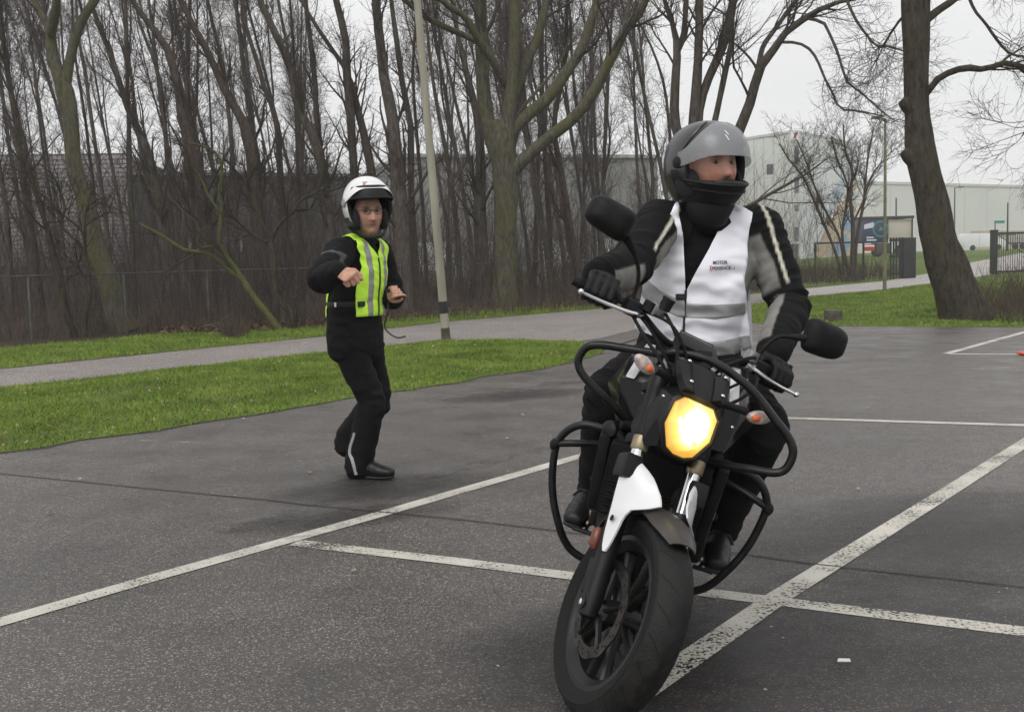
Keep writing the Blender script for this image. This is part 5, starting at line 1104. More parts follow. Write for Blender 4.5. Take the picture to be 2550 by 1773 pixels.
# headlight
HC = Vector((.016, 1.262, .846)); HT = Matrix.Rotation(rad(12), 3, 'X')
def hp(x, z, y=0): return HC + HT @ Vector((x, y, z))
HL = [(-.046, .084), (.046, .084), (.074, .056), (.078, -.012), (.046, -.070), (.018, -.082), (-.018, -.082), (-.046, -.070), (-.078, -.012), (-.074, .056)]
def ring_(sc, y, dz=0): return [hp(x * sc, z * sc + dz, y) for x, z in HL]
mb = MB(); mb.loft([ring_(.4, .024), ring_(.75, .019), ring_(.94, .010), ring_(1.0, 0), ring_(1.0, -.02)]); mb.v = [tuple(Vector(v) - HC) for v in mb.v]
lens = mb.build('headlight', 'lamp_lit', bike, angle=25); lens.matrix_local = _SM @ Matrix.Translation(HC)
mb = MB(); mb.loft([ring_(1.0, .004), ring_(1.06, .012), ring_(1.16, .004), ring_(1.22, -.05, .01), ring_(1.22, -.11, .012), ring_(1.0, -.15, .01)], cap=False)
bpart('headlight_shell', mb, 'black_plastic', angle=35)
# side cheeks of the lamp unit
for sg in (1, -1):
    mb = MB()
    o_ = [(.078, .075, -.01), (.094, .060, -.05), (.104, .010, -.085), (.102, -.055, -.09), (.090, -.098, -.07), (.062, -.078, -.015), (.080, -.02, -.004), (.082, .03, -.004)]
    A = [hp(sg * x, z, y) for x, z, y in o_]; B = [hp(sg * x * .95, z * .9, y - .07) for x, z, y in o_]
    cen = hp(sg * .095, -.008, -.022); n = len(A); mb.add(A + B + [cen], [(i, (i + 1) % n, 2 * n) for i in range(n)] + [(i, (i + 1) % n, n + (i + 1) % n, n + i) for i in range(n)])
    bpart('headlight_cheek', mb, 'black_plastic', angle=20)
# meter visor above the lamp with its screws
def vp(x, t, d=0): return Vector((x * .92 + .022, 1.262 - .088 * t + d * .6, .936 + .076 * t + d * .8))
mb = MB(); rows = []
for i in range(8):
    t = i / 7; w_ = .068 + .026 * math.sin(t * 2.2); row = [vp(u * w_, t, .012 * (1 - abs(u) ** 3) - .004) for u in np.linspace(-1, 1, 9)]; rows.append(row + [vp(u * w_ * .96, t, -.014) for u in np.linspace(1, -1, 9)])
mb.loft(rows); vis = bpart('meter_visor', mb, 'black_plastic', angle=35)
for sg in (1, -1):
    mb = MB(); rows = []
    for i in range(6):
        t = .05 + .8 * i / 5; w_ = .068 + .026 * math.sin(t * 2.2); rows.append([vp(sg * w_ * .45, t, .010), vp(sg * w_ * .72, t, .026), vp(sg * w_ * 1.0, t, .016), vp(sg * w_ * 1.02, t, -.006)])
    mb.loft(rows); bpart('visor_rib', mb, 'black_plastic', vis, angle=25)
    for t in (.22, .82):
        w_ = .068 + .026 * math.sin(t * 2.2); mb = MB(); mb.ball(_SM.inverted() @ (_SM @ vp(sg * w_ * .74, t, .027)), (.0075, .0075, .005), seg=10, rings=6); bpart('screw', mb, 'chrome', vis)
    mb = MB(); mb.ball(Vector((sg * .120, 1.235, .90)), (.007, .007, .005), seg=10, rings=6); bpart('screw', mb, 'chrome', vis)
# instruments
mb = MB(); mb.box((0.026, 1.085, 1.046), (.14, .042, .066), Matrix.Rotation(rad(62), 3, 'X')); bpart('instrument_panel', mb, 'black_plastic', bevel=.014)
mb = MB(); mb.box((0.026, 1.074, 1.0665), (.12, .003, .05), Matrix.Rotation(rad(62), 3, 'X')); bpart('instrument_glass', mb, 'black_gloss', bevel=.004)
mb = MB(); mb.tube([(0.01, 1.12, 1.0), (0.02, 1.10, 1.045)], [.03, .03], 8, flat=(1.6, .7)); bpart('instrument_bracket', mb, 'black_matte')
# indicators on stalks
for sg in (1, -1):
    c = Vector((sg * .185, 1.195, .955)); mb = MB(); mb.tube([(sg * .075, 1.185, .945), (sg * .12, 1.19, .95), (sg * .16, 1.195, .955)], [.014, .011, .013], 10, flat=(1, .8)); bpart('indicator_stalk', mb, 'black_plastic')
    mb = MB(); R3 = Matrix.Rotation(rad(-20 * sg), 3, 'Y'); mb.ball(c + Vector((sg * .018, .005, 0)), (.040, .019, .021), R3, 16, 10); il = bpart('indicator', mb, 'clear_lens')
    mb = MB(); mb.ball(c + Vector((sg * .006, .016, -.003)), (.018, .0105, .012), R3, 12, 8); bpart('indicator_bulb', mb, 'amber', il)
# handlebar, grips, levers, mirrors
bar = [(.40, .915, 1.066), (.30, .945, 1.072), (.215, .972, 1.075), (.12, .995, 1.035), (.06, 1.0, 1.022), (-.06, 1.0, 1.022), (-.12, .995, 1.035), (-.215, .972, 1.075), (-.30, .945, 1.072), (-.40, .915, 1.066)]
mb = MB(); mb.tube(catmull(bar, 5), .0115, 12); bpart('handlebar', mb, 'black_matte')
mb = MB()
for sg in (1, -1): mb.box((sg * .05, 1.0, 1.005), (.032, .042, .06))
bpart('bar_clamp', mb, 'black_matte', bevel=.006)
GR = {}
for sg in (1, -1):
    a, b = Vector((sg * .268, .952, 1.072)), Vector((sg * .392, .917, 1.066)); GR[sg] = (a, b)
    mb = MB(); mb.tube([a, a.lerp(b, .05), b.lerp(a, .05), b], [.021, .0175, .0175, .019], 14); bpart('grip', mb, 'rubber')
    mb = MB(); mb.tube([b, b.lerp(b + (b - a), .16)], [.016, .0135], 12); bpart('bar_end', mb, 'black_matte')
    mb = MB(); mb.box((sg * .232, .985, 1.072), (.052, .05, .05)); mb.box((sg * .225, .95, 1.085), (.035, .035, .035)); bpart('switch_box', mb, 'black_plastic', bevel=.010)
    # lever
    lp = catmull([(sg * .205, 1.012, 1.068), (sg * .225, 1.028, 1.064), (sg * .26, 1.030, 1.058), (sg * .33, 1.010, 1.052), (sg * .385, .996, 1.050), (sg * .402, .996, 1.050)], 5)
    mb = MB(); rr_ = np.interp(np.linspace(0, 1, len(lp)), [0, .25, .5, .85, .93, 1], [.010, .0095, .0085, .0065, .0095, .007]); mb.tube(lp, list(rr_), 10, flat=(.75, 1.15)); mb.ball(lp[-1], .0095, seg=10, rings=8); bpart('lever', mb, 'chrome')
    mb = MB(); mb.tube([(sg * .20, 1.0, 1.07), (sg * .215, 1.015, 1.066)], [.016, .014], 10); mb.tube([(sg * .19, 1.01, 1.085), (sg * .19, 1.01, 1.115)], [.022, .022], 14); bpart('lever_perch' if sg < 0 else 'brake_reservoir', mb, 'alloy' if sg < 0 else 'black_matte')
    # mirror
    st = catmull([(sg * .235, .965, 1.092), (sg * .240, .965, 1.14), (sg * .262, .965, 1.185), (sg * .30, .97, 1.222 if sg > 0 else 1.205), (sg * .345, .975, 1.252 if sg > 0 else 1.222)], 6)
    mb = MB(); mb.tube(st, list(np.interp(np.linspace(0, 1, len(st)), [0, .1, .7, 1], [.011, .0065, .0065, .016])), 10, flat=(1, 1)); bpart('mirror_stem', mb, 'black_matte')
    mc = Vector((.415, .965, 1.284)) if sg > 0 else Vector((-.418, .965, 1.245)); Rm = Matrix.Rotation(rad(-6 * sg), 3, 'Y') @ Matrix.Rotation(rad(9), 3, 'X') @ Matrix.Rotation(rad(-10 * sg), 3, 'Z')
    rings = []
    for (y, sc) in ((.040, .30), (.034, .62), (.022, .86), (.006, .97), (-.010, 1.0), (-.016, .97)):
        row = []; sc *= .90 if sg > 0 else 1.0
        for k in range(32):
            a_ = 2 * math.pi * k / 32; ca, sa = math.cos(a_), math.sin(a_); e = .5
            x = math.copysign(abs(ca) ** e, ca) * .083 * sc; z = math.copysign(abs(sa) ** e, sa) * .056 * sc * (1.0 + .12 * ca * -sg)
            row.append(mc + Rm @ Vector((x, y, z)))
        rings.append(row)
    mb = MB(); mb.loft(rings); mi_ = bpart('mirror', mb, 'black_matte', angle=50)
    rows = [[mc + Rm @ Vector(((.83 if sg > 0 else .93) * math.copysign(abs(math.cos(t)) ** .5, math.cos(t)) * .083, -.0175, (.83 if sg > 0 else .93) * math.copysign(abs(math.sin(t)) ** .5, math.sin(t)) * .056)) for t in np.linspace(0, 2 * math.pi, 24, endpoint=False)]]
    mb = MB(); mb.prism(rows[0], Rm @ Vector((0, .002, 0))); bpart('mirror_glass', mb, 'mirror_glass', mi_, smooth=False)
# cables
for pts in ([(.20, 1.0, 1.06), (.16, 1.07, 1.03), (.08, 1.12, .96), (.03, 1.10, .88)], [(-.20, 1.0, 1.06), (-.17, 1.08, 1.03), (-.09, 1.12, .96), (-.05, 1.09, .86)], [(.19, 1.0, 1.08), (.13, 1.10, 1.08), (.05, 1.13, 1.0), (.02, 1.1, .9)], [(-.16, 1.02, 1.05), (-.10, 1.08, 1.07), (-.02, 1.09, 1.0)]):
    mb = MB(); mb.tube(catmull(pts, 6), .0045, 6); bpart('control_cable', mb, 'rubber')
# --- fixed body
F_ = False
def ringx(y, z0, z1, w0, w1, w2, e=.6, n=24, zm=None):
    """body section: half widths at the bottom, middle and top"""
    row = []
    for k in range(n):
        a = 2 * math.pi * k / n; s_, c_ = math.sin(a), math.cos(a); z = (z0 + z1) / 2 + math.copysign(abs(s_) ** e, s_) * (z1 - z0) / 2; t = (z - z0) / (z1 - z0)
        w = np.interp(t, [0, .5, 1], [w0, w1, w2]); row.append((math.copysign(abs(c_) ** e, c_) * w, y, z))
    return row
mb = MB(); mb.loft([ringx(.52, .80, .86, .05, .08, .05), ringx(.58, .76, .93, .08, .12, .07), ringx(.70, .74, .985, .10, .155, .085), ringx(.85, .74, 1.0, .11, .17, .10), ringx(.96, .76, .985, .11, .165, .09), ringx(1.03, .80, .95, .08, .12, .06)])
bpart('fuel_tank', mb, 'black_gloss', steer=F_, angle=60)
mb = MB(); mb.lathe([(.038, 0), (.038, .006), (.03, .01), (.005, .01)], (0, .84, .998), (0, 0, 1), 24); bpart('filler_cap', mb, 'black_matte', steer=F_)
for sg in (1, -1):
    # air-scoop side cover
    o_ = [(1.03, .90), (.98, .965), (.86, .98), (.72, .92), (.74, .84), (.86, .73), (.95, .70), (1.02, .76)]
    A = [Vector((sg * (.155 + .035 * math.sin((z - .70) * 8)), y, z)) for y, z in o_]; B = [Vector((sg * .10, y - .0, z)) for y, z in o_]; mid = Vector((sg * .238, .93, .855)); n = len(A)
    mb = MB(); mb.add(A + B + [mid], [(i, (i + 1) % n, 2 * n) for i in range(n)] + [(i, (i + 1) % n, n + (i + 1) % n, n + i) for i in range(n)]); bpart('side_cover', mb, 'black_gloss', steer=F_, angle=30)
    o_ = [(1.045, .905), (1.0, .985), (.90, 1.008), (.78, .98), (.90, .965), (.98, .93)]
    mb = MB(); mb.prism([(sg * (.172 - .25 * (z - .93)), y, z) for y, z in o_], (-sg * .03, 0, 0)); bpart('tank_trim', mb, 'white_panel', steer=F_, bevel=.004)
    # radiator side shield
    o_ = [(1.05, .71), (1.0, .74), (.93, .70), (.90, .50), (.95, .44), (1.0, .46), (1.03, .58)]
    mb = MB(); mb.prism([(sg * (.205 - .05 * (.70 - z)), y, z) for y, z in o_], (-sg * .035, 0, 0)); bpart('radiator_shield', mb, 'black_plastic', steer=F_, bevel=.008)
    mb = MB(); mb.lathe([(.011, 0), (.011, .008), (.004, .009)], (sg * .20, .97, .545), (sg, 0, 0), 12); bpart('screw', mb, 'black_matte', steer=F_)
    # frame spar and foot peg and hanger
    mb = MB(); mb.tube([(sg * .04, 1.08, .82), (sg * .14, .95, .70), (sg * .17, .70, .60), (sg * .15, .45, .50), (sg * .13, .38, .38)], [.03, .03, .028, .03, .03], 10); bpart('frame_spar', mb, 'black_matte', steer=F_)
    mb = MB(); mb.tube([(sg * .14, .45, .42), (sg * .17, .50, .35), (sg * .17, .52, .325)], [.02, .018, .016], 8); mb.tube([(sg * .16, .52, .325), (sg * .26, .52, .325)], [.014, .016], 10); bpart('foot_peg', mb, 'black_matte', steer=F_)
    mb = MB(); mb.tube([(sg * .19, .50, .30), (sg * .21, .64, .29), (sg * .20, .70, .29)], [.008, .007, .007], 8); mb.tube([(sg * .18, .70, .29), (sg * .25, .70, .29)], [.008, .008], 8); bpart('pedal', mb, 'engine_metal', steer=F_)
    mb = MB(); mb.box((sg * .095, .16, .33), (.03, .40, .05), Matrix.Rotation(rad(-4), 3, 'X')); bpart('swingarm', mb, 'black_matte', steer=F_, bevel=.01)
# radiator, engine, pipes
mb = MB(); mb.box((0, 1.045, .59), (.32, .035, .25), Matrix.Rotation(rad(-14), 3, 'X')); rd_ = bpart('radiator', mb, 'black_matte', steer=F_, bevel=.006)
mb = MB()
for k in range(22): mb.box((0, 1.064 - .25 * (k - 10.5) * .0105, .59 + (k - 10.5) * .0105), (.29, .004, .003))
bpart('radiator_fins', mb, 'engine_metal', rd_, steer=F_, smooth=False)
mb = MB(); mb.box((0, .80, .42), (.30, .42, .26)); mb.box((0, .92, .60), (.26, .22, .20), Matrix.Rotation(rad(-25), 3, 'X')); mb.box((0, .78, .27), (.22, .34, .10)); mb.lathe([(.10, 0), (.10, .05), (.085, .06)], (.14, .66, .41), (1, 0, 0), 28); mb.lathe([(.11, 0), (.11, .05), (.095, .06)], (-.14, .68, .41), (-1, 0, 0), 28)
bpart('engine', mb, 'engine_metal', steer=F_, bevel=.012)
for x in (.07, -.07):
    mb = MB(); mb.tube(catmull([(x, 1.0, .60), (x * 1.1, 1.075, .52), (x, 1.08, .40), (x * .8, 1.02, .28), (x * .5, .88, .22), (.02, .70, .20)], 6), .021, 14); bpart('exhaust_pipe', mb, 'exhaust', steer=F_)
mb = MB(); mb.tube([(.02, .72, .20), (.06, .60, .20), (.14, .40, .24), (.17, .20, .30)], [.03, .05, .055, .05], 16, flat=(1.2, .8)); bpart('silencer', mb, 'exhaust', steer=F_)
mb = MB(); mb.loft([ringx(.62, .76, .84, .06, .08, .06), ringx(.50, .75, .83, .09, .125, .10), ringx(.34, .76, .825, .11, .15, .13), ringx(.18, .78, .86, .09, .13, .11), ringx(.12, .82, .90, .07, .10, .09), ringx(-.05, .86, .93, .06, .095, .08), ringx(-.22, .90, .945, .03, .06, .05)]); bpart('seat', mb, 'seat_vinyl', steer=F_, angle=60)
mb = MB(); mb.loft([ringx(.45, .66, .76, .08, .11, .09), ringx(.20, .72, .80, .08, .11, .10), ringx(-.05, .79, .88, .06, .10, .08), ringx(-.27, .86, .93, .02, .05, .04)]); bpart('tail_unit', mb, 'black_plastic', steer=F_, angle=50)
mb = MB(); mb.ball((0, -.27, .89), (.045, .015, .022), seg=14, rings=8); bpart('tail_light', mb, 'tail_red', steer=F_)
mb = MB(); mb.box((0, -.30, .66), (.18, .012, .20), Matrix.Rotation(rad(-20), 3, 'X')); mb.box((0, -.22, .76), (.07, .14, .03), Matrix.Rotation(rad(40), 3, 'X')); bpart('number_plate_holder', mb, 'black_matte', steer=F_)
mb = MB(); mb.tube([(0, .30, .70), (0, .16, .42)], [.035, .035], 12); bpart('rear_shock', mb, 'black_matte', steer=F_)
# crash bars: an upper loop round the lamp and a loop either side of the engine
CR = .0128
up_loop = [(.135, 1.04, .770), (.197, 1.10, .825), (.285, 1.12, .878), (.318, 1.12, .915), (.318, 1.12, .950), (.302, 1.12, .975), (.265, 1.12, .990), (.206, 1.12, .998), (.12, 1.12, 1.008), (.078, 1.125, 1.014), (.05, 1.13, 1.030), (.0, 1.13, 1.036), (-.06, 1.13, 1.034), (-.12, 1.125, 1.018), (-.206, 1.12, .978), (-.285, 1.12, .918), (-.335, 1.12, .880), (-.360, 1.12, .845), (-.362, 1.12, .808), (-.350, 1.12, .778), (-.318, 1.12, .762), (-.25, 1.10, .750), (-.171, 1.07, .732), (-.10, 1.03, .72)]
mb = MB(); mb.tube(catmull(up_loop, 4), CR, 12); bpart('crash_bar', mb, 'crash_bar', steer=F_)
for pts_ in ([(.07, 1.02, .76), (.15, 1.06, .765)], [(-.06, 1.0, .72), (-.12, 1.05, .722)]):
    mb = MB(); mb.tube(pts_, [.018, .016], 10); bpart('bar_bracket', mb, 'black_matte', steer=F_)
mb = MB(); mb.lathe([(.026, 0), (.026, .02), (.012, .028)], (.175, 1.03, .735), (.5, 1, 0), 14); bpart('bar_bolt', mb, 'engine_metal', steer=F_)
low = [(.15, .98, .715), (.233, .955, .711), (.285, .95, .700), (.325, .945, .665), (.345, .94, .610), (.335, .94, .520), (.315, .94, .450), (.290, .94, .394), (.248, .93, .320), (.20, .92, .278), (.12, .90, .255)]
for sg in (1, -1):
    P = [(sg * x, y, z) for x, y, z in low]
    mb = MB(); mb.tube(catmull(P, 5), CR, 12); bpart('crash_bar', mb, 'crash_bar', steer=F_)
    mb = MB(); mb.tube(catmull([(sg * .16, .90, .655), (sg * .23, .92, .648), (sg * .30, .94, .632), (sg * .344, .94, .618)], 4), CR * .95, 12); bpart('crash_bar', mb, 'crash_bar', steer=F_)
    mb = MB(); mb.ball((sg * .350, .938, .612), (.018, .02, .022), seg=12, rings=8); bpart('bar_slider', mb, 'rubber', steer=F_)

# small fittings round the bars and engine
mat('lens_glass', (0.9, 0.9, 0.9), 0.06, alpha=0.13, spec=0.8)
mb = MB(); mb.loft([ring_(.4, .038), ring_(.78, .031), ring_(.96, .018), ring_(1.02, .005)], cap=False); mb.add(ring_(.4, .038), [tuple(range(len(HL)))]); bpart('headlight_glass', mb, 'lens_glass', angle=25)
mb = MB(); mb.box((.165, 1.01, 1.10), (.05, .045, .04), Matrix.Rotation(.2, 3, 'Z')); bpart('master_cylinder', mb, 'alloy', bevel=.008)
mb = MB(); mb.lathe([(.019, 0), (.019, .03), (.021, .031), (.021, .038), (.004, .039)], (.155, 1.03, 1.11), (0, .1, 1), 16); bpart('fluid_reservoir', mb, 'black_plastic')
mb = MB(); mb.lathe([(.021, 0), (.021, .012), (.012, .014)], (0, 1.0, 1.045), (0, -.4, 1), 16); bpart('ignition_lock', mb, 'chrome')
for x in (.098, -.098):
    mb = MB(); mb.lathe([(.017, 0), (.017, .012), (.009, .013)], FA + Vector((x, 0, 0)) + SAX * .715, SAX, 6); bpart('fork_cap', mb, 'alloy')
for pts in ([(.23, .99, 1.06), (.20, 1.09, 1.02), (.12, 1.16, .96), (.07, 1.12, .86), (.06, 1.06, .74)], [(-.23, .99, 1.06), (-.20, 1.10, 1.03), (-.13, 1.17, .97), (-.07, 1.12, .88), (-.05, 1.06, .76)], [(-.22, .98, 1.09), (-.15, 1.09, 1.10), (-.06, 1.13, 1.04), (-.02, 1.12, .93)], [(.14, 1.03, 1.10), (.11, 1.12, 1.05), (.09, 1.17, .95), (.10, 1.17, .82), (.10, 1.24, .66)]):
    mb = MB(); mb.tube(catmull(pts, 7), .0055, 8); bpart('control_cable', mb, 'rubber')
mb = MB(); mb.lathe([(.040, 0), (.044, .012), (.040, .03), (.016, .034)], (-.10, 1.10, .60), (0, 1, .1), 20); bpart('horn', mb, 'black_plastic', steer=F_)
for k in range(6):
    mb = MB(); mb.box((0, 1.0 - .02 * k * .4, .53 + .022 * k), (.275, .20, .006), Matrix.Rotation(rad(-25), 3, 'X')); bpart('cooling_fin', mb, 'engine_metal', steer=F_, smooth=False)
for sg in (1, -1):
    mb = MB(); mb.tube(catmull([(sg * .12, 1.05, .69), (sg * .16, 1.02, .74), (sg * .14, .96, .72), (sg * .10, .92, .66)], 5), .016, 10); bpart('coolant_hose', mb, 'rubber', steer=F_)
    for y, z in ((.60, .46), (.72, .33), (.80, .50)):
        mb = MB(); mb.lathe([(.008, 0), (.008, .006), (.003, .007)], (sg * .20, y, z), (sg, 0, 0), 6); bpart('engine_bolt', mb, 'alloy', steer=F_)

# ================================================================== PEOPLE
mat('jacket_black', (0.0065, 0.0065, 0.007), 0.85, spec=0.2, var=0.3, scale=18, bump=0.25, bscale=260, bdist=.003)
mat('trouser_black', (0.0065, 0.0065, 0.007), 0.85, spec=0.2, var=0.3, scale=14, bump=0.25, bscale=240, bdist=.003)
mat('glove_black', (0.008, 0.008, 0.0085), 0.6, spec=0.3, var=0.3, scale=40, bump=0.3, bscale=180, bdist=.003)
mat('boot_black', (0.008, 0.008, 0.0085), 0.42, spec=0.4, var=0.3, scale=25, bump=0.2, bscale=90, bdist=.003)
mat('sole', (0.02, 0.02, 0.02), 0.8)
mat('vest_white', (0.90, 0.90, 0.97), 0.7, var=0.03, scale=9, bump=0.15, bscale=300, bdist=.002)
mat('vest_yellow', (0.60, 1.0, 0.07), 0.65, var=0.05, scale=9, bump=0.15, bscale=300, bdist=.002, emit=((0.45, 0.9, 0.03), 0.0))
mat('reflective', (0.36, 0.36, 0.37), 0.45, var=0.08, scale=20)
mat('reflective_dark', (0.27, 0.28, 0.27), 0.45, var=0.12, scale=20)
mat('strap_black', (0.012, 0.012, 0.012), 0.7)
mat('helmet_graphite', (0.022, 0.022, 0.024), 0.3, coat=0.25, var=0.15, scale=7)
mat('helmet_white', (0.78, 0.78, 0.78), 0.22, coat=0.5, var=0.03, scale=6)
mat('helmet_liner', (0.010, 0.010, 0.011), 0.9)
mat('helmet_trim', (0.010, 0.010, 0.011), 0.55, spec=0.3)
mat('visor_smoke_sheen', (0.36, 0.37, 0.39), 0.3, spec=0.8, alpha=0.45, var=0.06, scale=5)  # smoky visor; its pale grey base holds the reflected sky as colour
mat('sticker_red', (0.50, 0.04, 0.03), 0.35); mat('sticker_white', (0.8, 0.8, 0.8), 0.35); mat('ink_black', (0.015, 0.015, 0.02), 0.5)
mat('glasses_frame', (0.03, 0.015, 0.012), 0.3); mat('glasses_lens', (0.9, 0.9, 0.9), 0.02, trans=1.0, alpha=0.25)
mat('eye_white_shaded', (0.20, 0.15, 0.13), 0.3); mat('eye_iris', (0.035, 0.025, 0.02), 0.15)  # eyeballs darkened: the shade over the eyes is put into their colour
mat('wire_black', (0.012, 0.012, 0.012), 0.5)
def attr_mat(name, rough, bump=0.2, bscale=220, sss=0.0, spec=0.4):
    m, N, L, b = node_mat(name); a = N.new('ShaderNodeAttribute'); a.attribute_name = 'Col'
    t = N.new('ShaderNodeTexCoord'); n = N.new('ShaderNodeTexNoise'); n.inputs['Scale'].default_value = bscale; n.inputs['Detail'].default_value = 3; L.new(t.outputs['Object'], n.inputs['Vector'])
    n1 = N.new('ShaderNodeTexNoise'); n1.inputs['Scale'].default_value = 24; L.new(t.outputs['Object'], n1.inputs['Vector'])
    r = ramp(N, [(0.3, (0.82, 0.82, 0.82)), (0.7, (1.12, 1.12, 1.12))]); L.new(n1.outputs['Fac'], r.inputs[0])
    mm = N.new('ShaderNodeMixRGB'); mm.blend_type = 'MULTIPLY'; mm.inputs[0].default_value = 1; L.new(a.outputs['Color'], mm.inputs[1]); L.new(r.outputs[0], mm.inputs[2]); L.new(mm.outputs[0], b.inputs['Base Color'])
    bp = N.new('ShaderNodeBump'); bp.inputs['Strength'].default_value = bump; bp.inputs['Distance'].default_value = 0.003; L.new(n.outputs['Fac'], bp.inputs['Height']); L.new(bp.outputs[0], b.inputs['Normal'])
    b.inputs['Roughness'].default_value = rough; b.inputs['Specular IOR Level'].default_value = spec
    if sss: b.inputs['Subsurface Weight'].default_value = sss; b.inputs['Subsurface Radius'].default_value = (0.01, 0.004, 0.002); b.inputs['Subsurface Scale'].default_value = 0.5
    return m
attr_mat('skin', 0.5, 0.12, 350, 0.15); attr_mat('jacket_panels', 0.85, 0.25, 260, spec=0.2)

def sect(mb, path, A, B, up, sides=20):
    """limb or trunk section: A = half size along 'up', B = across; ends rounded"""
    P = [Vector(p) for p in path]; n = len(P); up = Vector(up)
    A = list(A) if hasattr(A, '__len__') else [A] * n; B = list(B) if hasattr(B, '__len__') else ([B] * n if B else A)
    T = [(P[min(i + 1, n - 1)] - P[max(i - 1, 0)]).normalized() for i in range(n)]
    rows = []
    def ring(c, t, a, b):
        u = (up - t * up.dot(t)); u = u.normalized() if u.length > 1e-4 else t.orthogonal().normalized(); w = t.cross(u)
        return [c + u * math.cos(2 * math.pi * k / sides) * a + w * math.sin(2 * math.pi * k / sides) * b for k in range(sides)]
    for q in (.99, .8, .45): rows.append(ring(P[0] - T[0] * min(A[0], B[0]) * q * .8, T[0], A[0] * math.sqrt(1 - q * q), B[0] * math.sqrt(1 - q * q)))
    for i in range(n): rows.append(ring(P[i], T[i], A[i], B[i]))
    for q in (.45, .8, .99): rows.append(ring(P[-1] + T[-1] * min(A[-1], B[-1]) * q * .8, T[-1], A[-1] * math.sqrt(1 - q * q), B[-1] * math.sqrt(1 - q * q)))
    mb.loft(rows)
def fine(path, vals, n=5):
    """smooth path with its per-point values"""
    rows = [tuple(Vector(p)) + (tuple(v) if hasattr(v, '__len__') else (v, v)) for p, v in zip(path, vals)]
    R = catmull(rows, n); return [r[:3] for r in R], [r[3] for r in R], [r[4] for r in R]
def remesh(mb, voxel, it=3, fac=0.5):
    """fuse overlapping sections into one continuous surface"""
    me = mb.mesh('tmp'); bm = bmesh.new(); bm.from_mesh(me); bmesh.ops.recalc_face_normals(bm, faces=bm.faces); bm.to_mesh(me); bm.free()
    o = bpy.data.objects.new('tmp', me); COL.objects.link(o)
    md = o.modifiers.new('r', 'REMESH'); md.mode = 'VOXEL'; md.voxel_size = voxel
    if it: sm = o.modifiers.new('s', 'SMOOTH'); sm.factor = fac; sm.iterations = it
    dg = bpy.context.evaluated_depsgraph_get(); out = bpy.data.meshes.new_from_object(o.evaluated_get(dg))
    bpy.data.objects.remove(o); return out
def coords(me):
    a = np.empty(len(me.vertices) * 3, np.float32); me.vertices.foreach_get('co', a); return a.reshape(-1, 3)
def normals(me):
    a = np.empty(len(me.vertices) * 3, np.float32); me.vertices.foreach_get('normal', a); return a.reshape(-1, 3)
def seg_info(V, segs):
    """nearest bone of each vertex: index, parameter, offset vector"""
    best = np.full(len(V), 1e9); idx = np.zeros(len(V), int); tt = np.zeros(len(V)); off = np.zeros_like(V)
    for i, (a, b) in enumerate(segs):
        a, b = np.array(a, float), np.array(b, float); d = b - a; t = np.clip(((V - a) @ d) / (d @ d), 0, 1); q = V - (a + t[:, None] * d); l = np.linalg.norm(q, axis=1); k = l < best
        best[k] = l[k]; idx[k] = i; tt[k] = t[k]; off[k] = q[k]
    return idx, tt, off
def wrinkle(me, segs, amp, f=(26, 7), seed=0, joints=()):
    """cloth folds: ridges running round each limb, deeper near the joints"""
    V = coords(me).astype(float); Nn = normals(me); idx, tt, off = seg_info(V, segs); D = [np.array(b, float) - np.array(a, float) for a, b in segs]; D = [d / np.linalg.norm(d) for d in D]
    out = V.copy()
    for k in range(len(V)):
        d = D[idx[k]]; p = V[k]; al = p @ d; pr = p - d * al
        q = Vector(pr * f[1]) + Vector(d) * (al * f[0]) + Vector((seed, seed * 1.7, idx[k] * 3.1)); n1 = noise.noise(q); n2 = noise.noise(q * 2.1 + Vector((5, 1, 2)))
        w = 1.0
        for j, r_ in joints:
            w += 1.3 * math.exp(-((p[0] - j[0]) ** 2 + (p[1] - j[1]) ** 2 + (p[2] - j[2]) ** 2) / r_ ** 2)
        out[k] += Nn[k] * amp * w * ((1 - 2 * abs(n1)) * .75 + n2 * .45 - .25)
    me.vertices.foreach_set('co', out.astype(np.float32).ravel()); me.update(); return me
def finish(name, me, m, parent, smooth=True):
    for k in (m if isinstance(m, (list, tuple)) else [m]): me.materials.append(MATS[k])
    if smooth: me.polygons.foreach_set('use_smooth', [True] * len(me.polygons))
    return obj(name, me, parent)
def paint_v(me, cols):
    a = me.color_attributes.new('Col', 'FLOAT_COLOR', 'POINT'); c = np.concatenate([np.asarray(cols, np.float32), np.ones((len(cols), 1), np.float32)], 1); a.data.foreach_set('color', c.ravel())
def frame(origin, fwd, up=(0, 0, 1)):
    f = Vector(fwd).normalized(); u = Vector(up); u = (u - f * u.dot(f)).normalized(); r = f.cross(u)
    return Matrix(((r.x, f.x, u.x, origin[0]), (r.y, f.y, u.y, origin[1]), (r.z, f.z, u.z, origin[2]), (0, 0, 0, 1)))
